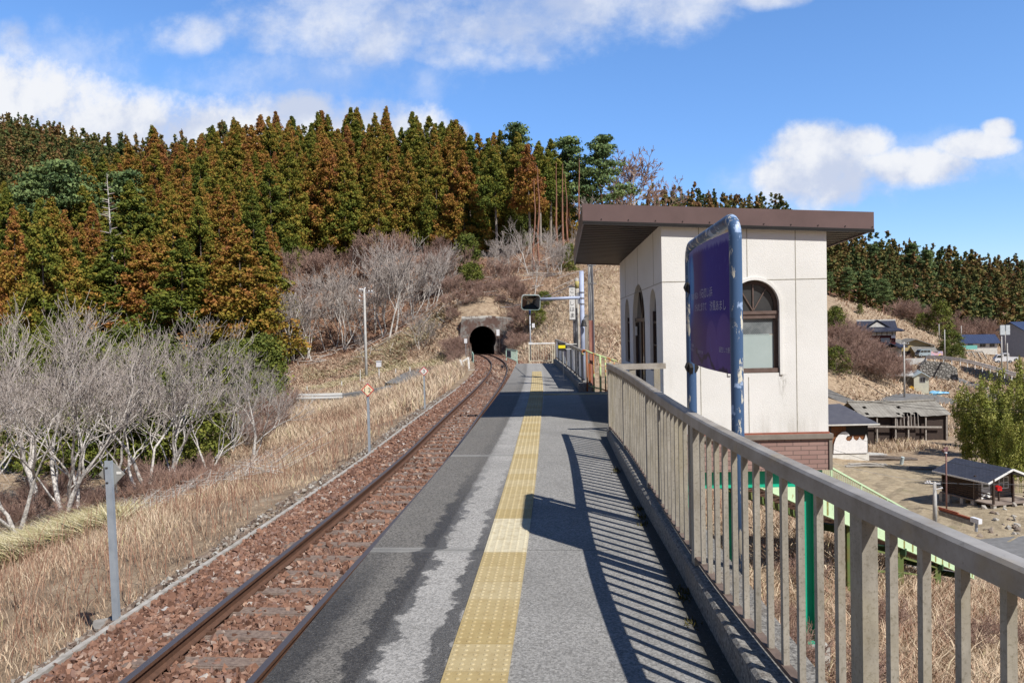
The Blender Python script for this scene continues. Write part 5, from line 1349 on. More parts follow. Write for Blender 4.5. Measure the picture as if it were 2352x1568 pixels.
def jgrid(x0, x1, y0, y1, s):
    xs_, ys_ = np.meshgrid(np.arange(x0, x1, s), np.arange(y0, y1, s)); n = xs_.size
    return xs_.ravel()+RNG.uniform(-.42, .42, n)*s, ys_.ravel()+RNG.uniform(-.42, .42, n)*s
X1, Y1_ = jgrid(-150, 5, 100, 200, 6.6); X2, Y2_ = jgrid(-260, 160, 200, 300, 6.4); X3, Y3_ = jgrid(-420, 260, 300, 560, 7.4)
CX_T = np.concatenate([X1, X2, X3]); CY_T = np.concatenate([Y1_, Y2_, Y3_])
PXT = 1311+1760*CX_T/CY_T
ok = (CY_T > np.interp(PXT, fpx, fY)) & (PXT > -260) & (PXT < 2560)
CX_T, CY_T, PXT = CX_T[ok], CY_T[ok], PXT[ok]
CZ_T = ground(CX_T, CY_T)-.4
# a tree counts only if its top clears the ground in front (drops the far side of each ridge)
prof_ang = np.full(600, -9.0); vis = np.zeros(len(CX_T), bool)
bins = np.clip(((PXT+300)/5).astype(int), 0, 599)
for i in np.argsort(CY_T):
    topa = (CZ_T[i]+20-EYE)/CY_T[i]; b_ = bins[i]
    if topa > prof_ang[b_]-.03: vis[i] = True
    ga = (CZ_T[i]+13-EYE)/CY_T[i]
    for q in (b_-1, b_, b_+1):
        if 0 <= q < 600 and ga > prof_ang[q]: prof_ang[q] = ga
CX_T, CY_T, CZ_T, PXT = CX_T[vis], CY_T[vis], CZ_T[vis], PXT[vis]
dist = np.hypot(CX_T, CY_T); order = np.argsort(dist)
N_IND = 285
zone_lbl = [(-300, 'rust brown cedar in the thick stand beyond the bare grey trees'), (150, 'full bushy orange green cedar of the lower stand behind the bare trees'), (668, 'cedar with orange tipped sprays in the tall dark stand above the brown thicket'), (900, 'dark green and orange cedar in the steep stand over the tunnel hill'), (1110, 'cedar on a bare pale trunk at the open edge of the stand')]
n_ind = 0
for i in order[:N_IND]:
    x, y, z, px_ = CX_T[i], CY_T[i], CZ_T[i], PXT[i]
    if 140 < px_ < 665 and y < 118 and n_ind % 2: n_ind += 1; continue
    edge_ = 1108 < px_ < 1296 and y < 160
    fr_ = px_ > 140 and px_ < 665 and y < 126
    pair = random.choice(CEDT) if edge_ else (CED[random.choice((1, 4, 6))] if fr_ else random.choice(CED))
    h = random.uniform(.78, 1.15)*(1.0 if not fr_ else random.uniform(.8, .98))
    if px_ > 600 and px_ < 668 and y < 135: h *= .8
    if edge_: h = random.uniform(.82, .97)
    elif px_ > 1080: h *= .92
    l_ = [b for a, b in zone_lbl if px_ >= a][-1]
    band_ = 'lower' if y < 135 else ('middle' if y < 160 else 'upper')
    inst_tree(pair, (x, y, z), h, random.random()*6.28, 'cedar_tree', l_+(', %s rows' % band_), 'cedar', 'cedars of the %s' % {0: 'far left stand', 1: 'lower stand', 2: 'tall stand', 3: 'tunnel hill', 4: 'open edge'}[[k for k, (a, b) in enumerate(zone_lbl) if px_ >= a][-1]], sxy=h*random.uniform(.85, 1.1)*(1.35 if fr_ else 1))
    n_ind += 1
def forest(idx, nc, ne, ls, sp, name, hr=(.75, 1.1)):
    protos = [cedar_crown(21.0, .03, RNG.uniform(3.6, 4.8), nc, ne, ls, sp, RNG.uniform(.6, .85)) for q in range(6)]
    parts = []
    for i in idx:
        V_, F_2, T_ = protos[random.randrange(6)]; h = random.uniform(*hr)*random.choice([.88, 1, 1, 1.06]); a = random.random()*6.283; ca, sa = math.cos(a)*h, math.sin(a)*h; w = random.uniform(.85, 1.2)
        Vv = np.stack([(V_[:, 0]*ca-V_[:, 1]*sa)*w+CX_T[i], (V_[:, 0]*sa+V_[:, 1]*ca)*w+CY_T[i], V_[:, 2]*h+CZ_T[i]], 1)
        parts.append((Vv, F_2, np.clip(T_+random.uniform(-.28, .28), 0, 1)))
    if parts:
        V_, F_2, T_ = join(parts); np_mesh(name, V_, F_2, M_FARCED, attr=T_, kind='stuff')
t = NT('distant cedar foliage'); tv = t.attr('tint').outputs['Fac']; p = t.pos()
k_ = t.math('ADD', t.math('SUBTRACT', tv, .08), t.math('MULTIPLY', t.math('SUBTRACT', t.noise(p, .03, 3, .6), .5), .9))
t.col(t.ramp(k_, [(0, (.045, .080, .028)), (.3, (.090, .115, .032)), (.52, (.150, .130, .036)), (.72, (.215, .125, .045)), (1, (.19, .095, .05))])); t.rough(.85); M_FARCED = t.m
rest = order[N_IND:]
mid = [i for i in rest if dist[i] < 265]; farr = [i for i in rest if dist[i] >= 265]
forest(mid, 200, 15, .46, 1.20, 'hillside_forest'); forest(farr, 90, 7, .85, 1.35, 'distant_forest', (.6, .95))
print('cedars', n_ind, 'mid', len(mid), 'far', len(farr))

# pines: layered green pads on a leaning reddish trunk
def pine_pair(H=15.0, red=True, dens=1.0, spreadw=1.0):
    C, S = [], []
    mb = MB(); pts = [(.35*math.sin(k*.9), .25*math.cos(k*.8), H*k/8) for k in range(9)]; mb.tube(pts, [.22*(1-.85*k/8) for k in range(9)], 6)
    for k in range(22):
        z = H*(.38+.60*k/21); a = k*2.4+random.random(); L = (H*.25)*(1-.72*(z/H-.38)/.62)*random.uniform(.7, 1.15)*spreadw
        for q in range(random.randint(3, 5)):
            f = (q+1)/4; C.append((L*f*math.cos(a)+random.gauss(0, .4), L*f*math.sin(a)+random.gauss(0, .4), z+.10*L*f)); S.append(1.25*random.uniform(.7, 1.2))
        i_ = min(7, int(z/H*8)); mb.tube([pts[i_], (L*.9*math.cos(a), L*.9*math.sin(a), z+.05)], [.05, .015], 4)
    C.append((0, 0, H)); S.append(.6)
    C, S = np.array(C), np.array(S); V_, F_2, T_ = tri_cloud(C, S, .26, int(85*dens), RNG.uniform(.25, .9, len(C)), .42, .15, .3)
    me = bpy.data.meshes.new('trunk'); me.from_pydata(mb.v, [], mb.f); me.materials.append(M_BARKR if red else M_BARK); me.update()
    return (np_mesh('crown', V_, F_2, M_PINE, attr=T_, mesh_only=True), me)
PINES = [pine_pair(), pine_pair(spreadw=.8), pine_pair(spreadw=1.2)]
def on_ground(px, Y): x = at_y(px, 700, Y)[0]; return (x, Y, gz(x, Y)-.2)
def pine(px, Y, top, label, k=0):
    b = on_ground(px, Y); zt = at_y(px, top, Y)[2]; h = max(3, zt-b[2])/15.0
    inst_tree(PINES[k], b, h, random.random()*6, 'pine_tree', label, 'pine', 'pines on the hillside', sxy=max(h, .5)*.95)
pine(1385, 158, 312, 'tall tiered bright green pine on the ridge over the platform roof', 2)
pine(1305, 162, 318, 'broad soft green pine at the right edge of the cedar stand', 0)
pine(1195, 186, 288, 'pale green leaning pine top against the sky among cedars', 1)
pine(1345, 170, 385, 'smaller dull pine between the two tall ridge pines', 1)
for i, (px_, Y_, tp) in enumerate([(150, 140, 372), (100, 146, 400), (190, 150, 388), (295, 152, 395), (60, 150, 430)]):
    pine(px_, Y_, tp, ['blue green spreading pine with a reddish trunk beside the dead white tree', 'blue green pine at the far left of the pine group in the cedars', 'leafy blue green pine touching the dead white tree', 'slim pine right of the dead white tree', 'low broad pine half hidden in the left cedars'][i], i % 3)
for i, (px_, Y_, tp) in enumerate([(640, 195, 315), (690, 190, 345), (1905, 258, 625), (1950, 262, 615), (1990, 266, 622), (2030, 262, 640), (2120, 250, 700), (2130, 320, 575), (2010, 330, 560), (2095, 330, 560), (1925, 320, 560)]):
    pine(px_, Y_, tp, ['pale green pine showing between cedars below the left skyline', 'second pale green pine just under it among the cedars', 'bushy green pine beside the white building corner', 'bright green pine above the straw slope', 'dark green pine in the row over the straw slope', 'green pine at the end of the row over the straw slope', 'lone young green pine on the straw slope edge', 'grey green pine high on the right ridge', 'dull green pine below the right ridge line', 'green pine crown on the right ridge flank', 'dark pine just above the white building on the ridge flank'][i], i % 3)

# ---- bare trees
def grow_tree(H, r0, levels=5, spread=.55, nchild=(3, 4), stems=1, droop=0.0, seed=1, wig=.16, lenf=.72, twig=.006):
    rnd = random.Random(seed); segs = []
    def branch(p, d, L, r, lv):
        n = 4 if lv < 2 else 3; q = p; dirs = d
        pts = [q]
        for k in range(n):
            dirs = (dirs+Vector((rnd.gauss(0, wig), rnd.gauss(0, wig), rnd.gauss(0, wig*.6)+(.06 if lv > 0 else .0)-droop))).normalized()
            q2 = q+dirs*(L/n); ra, rb = r*(1-.5*k/n), r*(1-.5*(k+1)/n); segs.append((q, q2, max(ra, twig), max(rb, twig), lv)); q = q2; pts.append(q)
        if lv >= levels: return
        nc = (rnd.randint(2, 3) if lv < 3 else 3) if nchild is None else rnd.randint(*nchild)+(1 if lv == levels-1 else 0)
        if nchild is None and lv >= 2: dirs = (dirs+Vector((0, 0, .22))).normalized()
        for c in range(nc):
            f = rnd.uniform(.35, 1.0) if c else 1.0; i = min(n-1, int(f*n)); b = pts[i]+(pts[i+1]-pts[i])*(f*n-i) if i < n else pts[-1]
            a = Vector((rnd.gauss(0, 1), rnd.gauss(0, 1), rnd.gauss(0, .45))); a = (a-dirs*a.dot(dirs)).normalized(); ang = spread*rnd.uniform(.6, 1.35)*(.5 if c == 0 else 1)
            branch(b, (dirs*math.cos(ang)+a*math.sin(ang)).normalized(), L*lenf*rnd.uniform(.75, 1.15), r*(.66 if c == 0 else .5), lv+1)
    for s in range(stems):
        a = 2*math.pi*s/max(1, stems)+rnd.random(); ln = (.16 if stems == 1 else .45)*rnd.uniform(.5, 1.2)
        branch(Vector((rnd.gauss(0, .06)*stems, rnd.gauss(0, .06)*stems, 0)), Vector((ln*math.cos(a), ln*math.sin(a), 1)).normalized(), H*.34*rnd.uniform(.85, 1.1), r0*(1 if stems == 1 else .7)*rnd.uniform(.8, 1.1), 0)
    return segs
def seg_mesh(segs, mat, name='branches', n=3):
    P0 = np.array([tuple(s[0]) for s in segs]); P1 = np.array([tuple(s[1]) for s in segs]); r0 = np.array([s[2] for s in segs]); r1 = np.array([s[3] for s in segs]); lv = np.array([s[4] for s in segs])
    return prism_mesh(P0, P1, r0, r1, lv/max(1, lv.max()), mat, name, n)
def prism_arr(P0, P1, r0, r1, n=3):
    d = P1-P0; d /= np.linalg.norm(d, axis=1)[:, None]+1e-9
    a = np.where(np.abs(d[:, 2:3]) < .9, np.array([[0, 0, 1.0]]), np.array([[1.0, 0, 0]])); x = np.cross(d, a); x /= np.linalg.norm(x, axis=1)[:, None]; y = np.cross(d, x)
    V = []
    for P, r in ((P0, r0), (P1, r1)):
        for j in range(n):
            t_ = 2*math.pi*j/n; V.append(P+(x*math.cos(t_)+y*math.sin(t_))*r[:, None])
    V = np.stack(V, 1).reshape(-1, 3); base = np.arange(len(P0))[:, None]*2*n
    F = np.concatenate([base+np.array([[j, (j+1) % n, n+(j+1) % n, n+j]]) for j in range(n)]); return V, F
def prism_mesh(P0, P1, r0, r1, tint, mat, name, n=3):
    V, F = prism_arr(P0, P1, r0, r1, n); return np_mesh(name, V, F, mat, attr=np.repeat(tint, 2*n), mesh_only=True, smooth=True)
def bare_pair(mat, **k):
    s = grow_tree(**k); zt = max(q[1].z for q in s); f = k['H']/zt
    s = [(a*f, b*f, c*math.sqrt(f), d*math.sqrt(f), e) for a, b, c, d, e in s]; main = [q for q in s if q[4] == 0]; br = [q for q in s if q[4] > 0]
    return (seg_mesh(br, mat, 'crown', 3), seg_mesh(main, mat, 'trunk', 7)), len(s)
WAL = []
for sd, st_, rr in ((3, 3, .16), (8, 1, .21), (21, 2, .165), (34, 2, .17)):
    pr, n_ = bare_pair(M_TWIG, H=8.6, r0=rr, levels=6, spread=.54, nchild=None, stems=st_, seed=sd, wig=.17, lenf=.77, twig=.0085); WAL.append(pr); print('walnut segs', n_)
WS = 1.12
walnuts = [(118, 29.5, 2, 1.02, 'white barked bare tree leaning left beside the sunlit bamboo grass'), (20, 27, 0, .98, 'bare grey tree cut by the left picture edge'), (172, 31.5, 3, 1.0, 'bare grey tree with a short thick broken stub on its trunk'), (322, 34, 0, 1.06, 'widest bare grey tree with many stems forking low near the marker post'), (372, 35.5, 2, .98, 'bare grey tree with long limbs sweeping right over the brush'),
           (262, 37, 3, .98, 'slim bare grey tree standing behind the widest one'), (470, 41, 0, .80, 'lower bare tree with fanned pale limbs right of the widest tree'), (562, 44, 1, .76, 'small straight bare tree in front of the rust coloured brush'), (70, 36, 1, 1.12, 'tall upright bare tree behind the leaning white one'), (-40, 34, 3, 1.05, 'bare tree mostly outside the left edge'), (420, 46, 1, .86, 'bare tree behind the low dark conifers'), (520, 50, 2, .8, 'faint far bare tree at the right end of the grey thicket')]
for px_, Y_, k, s_, l_ in walnuts:
    b = on_ground(px_, Y_); inst_tree(WAL[k], b, s_*WS, random.random()*6.28, 'bare_tree', l_, 'bare tree', None)
MIDB = [bare_pair(M_TWIG, H=12.0, r0=.13, levels=4, spread=.5, nchild=(3, 5), stems=s_, seed=sd, wig=.14, lenf=.70, twig=.020)[0] for sd, s_ in ((5, 1), (12, 2), (17, 3), (29, 1))]
BRNB = [bare_pair(M_TWIGB, H=9.0, r0=.09, levels=4, spread=.5, nchild=(4, 5), stems=s_, seed=sd, wig=.16, lenf=.70, twig=.022)[0] for sd, s_ in ((41, 3), (52, 4), (63, 5))]
spots = [(655, 108, 13), (672, 110, 11), (700, 112, 13), (712, 109, 12), (745, 116, 9), (770, 118, 14), (790, 112, 15), (812, 118, 16), (835, 116, 14), (858, 120, 17), (880, 112, 15), (892, 104, 14), (905, 108, 13), (925, 116, 12), (950, 110, 12), (975, 106, 11), (1000, 112, 10), (925, 128, 9), (760, 128, 9), (1020, 104, 8), (640, 116, 13), (990, 122, 11), (962, 92, 6), (830, 98, 5)]
words_ = ['slender', 'forked', 'leaning', 'twisted', 'broad', 'thin stemmed', 'pale']
for i, (px_, Y_, h_) in enumerate(spots):
    place_ = 'beside the big cedar clump' if px_ < 730 else ('behind the white utility pole' if px_ < 860 else ('over the diamond signs' if px_ < 960 else 'by the tunnel cutting'))
    inst_tree(MIDB[i % 4], on_ground(px_, Y_), h_/12*random.uniform(.9, 1.1), random.random()*6.28, 'bare_tree', '%s bare grey tree on the leaf covered slope %s' % (words_[i % 7], place_), 'bare tree', 'bare trees on the leaf covered slope')
for i, (px_, Y_, h_) in enumerate([(760, 138, 9), (820, 138, 9), (905, 138, 9), (985, 130, 9), (1010, 136, 8), (1030, 126, 8), (660, 130, 10), (620, 122, 9), (720, 138, 9), (1168, 99, 4), (1190, 97, 5), (1040, 100, 4), (1045, 96, 3.5), (1205, 90, 4), (1150, 106, 4)]):
    inst_tree(BRNB[i % 3], on_ground(px_, Y_), h_/9*random.uniform(.85, 1.1), random.random()*6.28, 'bare_tree', 'reddish brown bushy bare tree %s' % ('at the foot of the tall cedar stand' if Y_ > 110 and px_ < 1070 else 'crowding the tunnel portal'), 'bare tree', 'brown bare trees round the cedars and portal')
for i, (px_, Y_, h_) in enumerate([(1140, 126, 8), (1165, 120, 8), (1190, 128, 8), (1215, 116, 9), (1258, 118, 8), (1275, 126, 8), (1318, 124, 9), (1225, 104, 7), (1340, 140, 10), (1290, 112, 6)]):
    inst_tree(MIDB[(i+1) % 4], on_ground(px_, Y_), h_/12, random.random()*6.28, 'bare_tree', '%s bare white tree on the slope right of the tunnel' % words_[i % 7], 'bare tree', 'bare white trees right of the tunnel')
LARCH = bare_pair(M_TWIGB, H=16.0, r0=.16, levels=4, spread=.75, nchild=(4, 6), stems=1, seed=77, wig=.07, lenf=.5, twig=.028)[0]
for i, (px_, Y_, tp) in enumerate([(1432, 172, 340), (1455, 178, 352), (1478, 176, 366), (1412, 178, 348), (1500, 190, 400), (1440, 160, 400), (1465, 164, 410)]):
    b = on_ground(px_, Y_); h_ = at_y(px_, tp, Y_)[2]-b[2]; inst_tree(LARCH, b, h_/16, i*1.7, 'larch_tree', 'reddish leafless larch on the ridge above the roof, %s' % ['tallest beside the tiered pine', 'second tall one', 'isolated with a round crown', 'half behind the tiered pine', 'short one near the far cedars', 'low one in front', 'low thin one'][i], 'larch')
# dead white tree and red trunks in the left stand
s_ = []
rd = random.Random(4)
for k in range(8): s_.append((Vector((0, 0, k*1.6)), Vector((0, 0, (k+1)*1.6)), .20*(1-k/9), .20*(1-(k+1)/9), 0))
for k in range(34):
    z = 2.5+k*.3; a = rd.random()*6.28; L = (1-z/14.5)*3.0*rd.uniform(.5, 1); s_.append((Vector((0, 0, z)), Vector((L*math.cos(a), L*math.sin(a), z+L*.25)), .09, .035, 1))
DEAD = (seg_mesh([q for q in s_ if q[4]], M_TWIG, 'branches', 4), seg_mesh([q for q in s_ if not q[4]], M_TWIG, 'trunk', 7))
b = on_ground(262, 113.5); zt = at_y(262, 395, 113.5)[2]; inst_tree(DEAD, (b[0], b[1], zt-13.6), 1.05, .3, 'dead_tree', 'stark white dead tree with short side branches among the cedars', 'dead tree', None)
RTK = (trunk_mesh('trunk', 16, .22, M_BARKR, .12),)
for i, (px_, Y_) in enumerate([(1240, 131), (1282, 136), (1296, 128), (1308, 140), (1330, 134), (1228, 128), (155, 115), (293, 114)]):
    b = on_ground(px_, Y_); inst_tree(RTK, b, random.uniform(.8, 1.1), random.random()*6, 'dead_pine', 'bare red brown pine trunk %s' % ('among the white saplings under the ridge' if i < 6 else ('under the blue green pine' if i == 6 else 'right of the dead white tree')), 'tree trunk', 'bare red brown trunks' if i < 6 else None)

rg0 = random.Random(8)
# low conifers behind the bare trees, evergreen bushes
def bush_pair(mat, R_=2.2, H=4.5, nc=150, ne=26, ls=.16):
    ang = RNG.random(nc)*6.283; zz_ = RNG.random(nc)**.8; r = R_*np.sqrt(np.clip(1-(zz_*.95)**2, 0, 1))*RNG.uniform(.5, 1.05, nc)
    C = np.stack([r*np.cos(ang), r*np.sin(ang), .2+zz_*(H-.4)], 1); V_, F_2, T_ = tri_cloud(C, .5*RNG.uniform(.6, 1.3, nc), ls, ne, RNG.uniform(.0, .6, nc), .8, .12, .25)
    return (np_mesh('foliage', V_, F_2, mat, attr=T_, mesh_only=True), trunk_mesh('trunk', H*.6, .09, M_BARK))
t = NT('olive conifer foliage'); tv = t.attr('tint').outputs['Fac']
t.col(t.ramp(t.math('ADD', tv, t.math('MULTIPLY', t.rnd(), .25)), [(0, (.04, .06, .010)), (.4, (.10, .125, .018)), (1, (.20, .20, .035))])); t.rough(.75); M_OLIVEG = t.m
LOWC = [bush_pair(M_OLIVEG, 2.2, 4.5, 220, 26, .13), bush_pair(M_OLIVEG, 1.7, 5.5, 220, 26, .13)]
for i, (px_, Y_, h_) in enumerate([(205, 48, 1.1), (255, 46, 1.0), (300, 50, 1.25), (350, 47, 1.2), (400, 50, 1.3), (445, 46, 1.05), (470, 52, 1.1), (160, 52, 1.1), (110, 46, .95), (50, 48, 1.0), (590, 64, 1.0)]+[(rg0.uniform(-30, 600), rg0.uniform(66, 96), rg0.uniform(1.1, 1.6)) for _ in range(30)]):
    inst_tree(LOWC[i % 2], on_ground(px_, Y_), h_, random.random()*6, 'low_conifer', 'low dark green conifer seen through the bare grey trees', 'conifer', 'low conifers behind the bare trees')
for i, (px_, Y_, h_, l_) in enumerate([(1232, 90, .6, 'small green bush right of the tunnel portal'), (1075, 128, 1.6, 'bright green young cedar on the slope above the tunnel'), (1085, 120, 1.0, 'little green cedar nearer the tunnel top'), (1190, 146, 1.6, 'round dark green tree among the pale trunks'), (1250, 95, .5, 'tiny green shrub by the end fence'), (1310, 118, .9, 'green shrub under the roof edge'),
        (2196, 196, 1.0, 'dark rounded evergreen beside the blue roofed house'), (2172, 205, .9, 'dark evergreen behind the street pole'), (2184, 212, 1.5, 'tall dark garden tree between pole and blue roofed house'), (2160, 235, 2.0, 'large dull evergreen dome at the forest foot'), (2120, 238, 1.2, 'narrow bright green conifer on the straw slope'), (1915, 150, 1.3, 'green bush against the white building corner'), (1920, 138, 1.1, 'lower green bush by the white building'), (1975, 232, .6, 'small round bush by the dark shed roof'), (2335, 170, .7, 'clipped bush before the grey house')]):
    inst_tree(LOWC[i % 2], on_ground(px_, Y_), h_, random.random()*6, 'evergreen_bush', l_, 'bush', None)
TWB = [bare_pair(M_TWIGB, H=3.4, r0=.035, levels=3, spread=.6, nchild=(4, 6), stems=7, seed=sd, wig=.18, lenf=.7, twig=.011)[0] for sd in (91, 92, 93)]
rg2 = random.Random(5)
def twig_bushes(lst, label, group):
    for i, (px_, Y_, h_) in enumerate(lst): inst_tree(TWB[i % 3], on_ground(px_, Y_), h_, rg2.random()*6.28, 'twig_bush', label, 'bush', group)
twig_bushes([(rg2.uniform(480, 650), rg2.uniform(50, 80), rg2.uniform(.6, 1.0)) for _ in range(22)], 'leafless rust brown bush in the thicket above the guardrail end', 'rust brown bushes left of the guardrail')
twig_bushes([(rg2.uniform(-20, 460), rg2.uniform(28, 44), rg2.uniform(.35, .6)) for _ in range(34)], 'tangled brown undergrowth bush beneath the bare grey trees', 'undergrowth bushes beneath the bare trees')
twig_bushes([(rg2.uniform(1900, 2060), rg2.uniform(138, 172), rg2.uniform(1.0, 1.7)) for _ in range(60)], 'leafless purple brown bush on the bank under the temple roofed house', 'brown bushes on the bank by the white building')
twig_bushes([(rg2.uniform(1910, 1962), rg2.uniform(168, 200), rg2.uniform(1.6, 2.8)) for _ in range(16)], 'tall grey twiggy bush left of the temple roofed house', 'grey bushes by the temple roofed house')
twig_bushes([(rg2.uniform(2065, 2290), rg2.uniform(248, 268), rg2.uniform(1.8, 3.0)) for _ in range(22)], 'hazy leafless pink grey tree at the forest foot above the straw slope', 'pink grey bare trees at the forest foot')
twig_bushes([(rg2.choice([rg2.uniform(1030, 1060), rg2.uniform(1160, 1225)]), rg2.uniform(80, 96), rg2.uniform(.4, .8)) for _ in range(20)]+[(rg2.uniform(1060, 1160), rg2.uniform(96, 104), rg2.uniform(.4, .7)) for _ in range(8)], 'scrubby leafless bush around the tunnel mouth', 'scrub around the tunnel mouth')
twig_bushes([(rg2.uniform(1760, 2352), rg2.uniform(12, 24), rg2.uniform(.2, .38)) for _ in range(14)], 'dry brown bush on the bank seen through the railing', 'dry bushes on the bank below the railing')

# bamboo plumes on the right
def bamboo_pair(seed):
    rd = random.Random(seed); mb = MB(); C, S = [], []
    for k in range(9):
        a = rd.random()*6.28; L = rd.uniform(5, 9.0); lean = rd.uniform(.3, 1.3); x0, y0 = rd.gauss(0, .5), rd.gauss(0, .5); pts = []
        for q in range(8):
            f = q/7; pts.append((x0+lean*f**2.2*math.cos(a), y0+lean*f**2.2*math.sin(a), L*f*(1-.10*f*f)))
        mb.tube(pts, [.04*(1-.7*q/7) for q in range(8)], 5)
        for q in range(26):
            f = rd.uniform(.22, 1.02); i_ = min(6, int(f*7)); g = f*7-i_; P = [pts[i_][j]+(pts[i_+1][j]-pts[i_][j])*g for j in range(3)]; w = .42*(1-abs(f-.55)*.6)
            C.append((P[0]+rd.gauss(0, w*.7), P[1]+rd.gauss(0, w*.7), P[2]+rd.gauss(0, .3))); S.append(rd.uniform(.25, .5))
    C, S = np.array(C), np.array(S); V_, F_2, T_ = tri_cloud(C, S, .12, 40, RNG.uniform(.2, .9, len(C)), 1.5, .15, .15)
    me = bpy.data.meshes.new('culms'); me.from_pydata(mb.v, [], mb.f); me.materials.append(simple('bamboo culm', (.28, .26, .08), (.18, .2, .06))); me.update()
    return (np_mesh('foliage', V_, F_2, M_BAMBOO, attr=T_, mesh_only=True), me)
BAM = [bamboo_pair(s) for s in (1, 2, 3)]
for i, (px_, Y_, h_, l_) in enumerate([(2200, 74, 1.12, 'feathery green bamboo clump nearest the tiled barn'), (2240, 72, 1.15, 'tallest yellow green bamboo clump in the grove'), (2275, 74, 1.0, 'bamboo clump in the middle of the grove'), (2310, 70, 1.0, 'bamboo clump in front of the street poles'), (2350, 66, 1.1, 'bamboo clump cut by the picture edge'), (2222, 84, 1.0, 'bamboo clump at the back of the grove'), (2300, 64, .70, 'low arching bamboo clump above the cabin'), (2265, 66, .8, 'bright young bamboo clump sloping to the yard'), (2335, 86, 1.2, 'far bamboo clump below the white guardrail'), (2385, 72, 1.1, 'bamboo clump beyond the right edge'), (2262, 84, 1.0, 'dense bamboo clump behind the tallest')]):
    inst_tree(BAM[i % 3], on_ground(px_+28, Y_), h_*random.uniform(.9, 1.2), i*1.3, 'bamboo_clump', l_, 'bamboo', 'bamboo grove', sxy=h_*.72)

# ---- dry grass and stalks
t = NT('dry grass blade'); tv = t.attr('tint').outputs['Fac']
t.col(t.ramp(tv, [(0, (.20, .095, .065)), (.25, (.34, .22, .15)), (.6, (.52, .405, .285)), (.9, (.66, .55, .41)), (1, (.50, .46, .24))])); t.rough(.85); M_BLADE = t.m
t = NT('bamboo grass blade'); tv = t.attr('tint').outputs['Fac']
t.col(t.ramp(tv, [(0, (.17, .15, .06)), (.5, (.38, .33, .17)), (1, (.60, .54, .36))])); t.rough(.7); M_SASA = t.m
def blades(name, x, y, h, w, tint, mat=None, lean=.35, z=None):
    kk = ~((np.abs(x-track_x(y)) < 2.3) & (y > 60) & (y < 99)); x, y, h, w, tint = x[kk], y[kk], h[kk], w[kk], tint[kk]
    n = len(x); z = ground(x, y)-.02 if z is None else z
    B = np.stack([x, y, z], 1); a = RNG.random(n)*6.283; ln = lean*RNG.uniform(.2, 1.6, n)
    D = np.stack([np.cos(a)*ln, np.sin(a)*ln, np.ones(n)], 1); b_ = RNG.random(n)*6.283; Wv = np.stack([np.cos(b_), np.sin(b_), np.zeros(n)], 1)*(w*RNG.uniform(.6, 1.4, n))[:, None]*.5
    M1 = B+D*(h*.5)[:, None]; D2 = D*np.array([[2.0, 2.0, .8]]); T1 = M1+D2*(h*.5)[:, None]
    V = np.stack([B-Wv, B+Wv, M1+Wv*.8, M1-Wv*.8, T1], 1).reshape(-1, 3); k = np.arange(n)[:, None]*5
    F = np.concatenate([k+np.array([[0, 1, 2]]), k+np.array([[0, 2, 3]]), k+np.array([[3, 2, 4]])]); np_mesh(name, V, F, mat or M_BLADE, attr=np.repeat(np.clip(tint, 0, 1), 5), kind='stuff')
def clumpn(x, y, s): return .5+.25*np.sin(x*s+1.3*np.sin(y*s*.7))+.25*np.sin(y*s*1.3+1.7*np.sin(x*s*.9+2))
def area(n, fx, y0, y1, pw=1.0): y = y0+(y1-y0)*RNG.random(n)**pw; x0, x1 = fx(y); return x0+(x1-x0)*RNG.random(n), y
# left bank beside the line
x, y = area(72000, lambda y: (track_x(y)-2.9-1.2-.32*y, track_x(y)-2.55), 3.5, 34, 1.25); c_ = clumpn(x, y, 1.1); ed = np.clip((track_x(y)-2.5-x)/1.1, .32, 1)
k = RNG.random(len(x)) < (.25+.75*c_); x, y, c_, ed = x[k], y[k], c_[k], ed[k]
blades('dry_grass', x, y, (.08+.36*RNG.random(len(x))**1.8)*ed*(.7+.5*c_), np.full(len(x), .0055)+.0004*y, .26+.42*c_+RNG.normal(0, .2, len(x)))
x, y = area(60000, lambda y: (track_x(y)-2.6-10-.28*(y-30), track_x(y)-2.5), 32, 84); c_ = clumpn(x, y, .5)
blades('dry_grass', x, y, .3+.8*RNG.random(len(x))**1.5*(.5+.7*c_), np.full(len(x), .026)+.0003*y, .30+.42*c_+RNG.normal(0, .17, len(x)))
x, y = area(6000, lambda y: (track_x(y)-2.6-1.2-.32*y, track_x(y)-2.7), 4, 60); blades('red_stalks', x, y, .4+.9*RNG.random(len(x))**2, np.full(len(x), .005)+.0004*y, RNG.random(len(x))*.28, lean=.25)
# yellow green bamboo grass by the first bare tree
x, y = area(14000, lambda y: (-.80*y, -.615*y), 18, 26); blades('bamboo_grass', x, y, .25+.45*RNG.random(len(x)), np.full(len(x), .045), RNG.random(len(x)), M_SASA, 1.1)
x, y = area(26000, lambda y: ((680-1311)/1760*y, (1020-1311)/1760*y), 84, 104); k = clumpn(x, y, .45) > .42; x, y = x[k], y[k]; blades('bamboo_grass', x, y, .12+.34*RNG.random(len(x)), np.full(len(x), .10), .35+RNG.random(len(x))*.65, M_SASA, .9)
x, y = area(26000, lambda y: ((640-1311)/1760*y, (1060-1311)/1760*y), 80, 106); blades('dry_grass', x, y, .12+.4*RNG.random(len(x)), np.full(len(x), .07), .3+RNG.random(len(x))*.5, lean=.7)
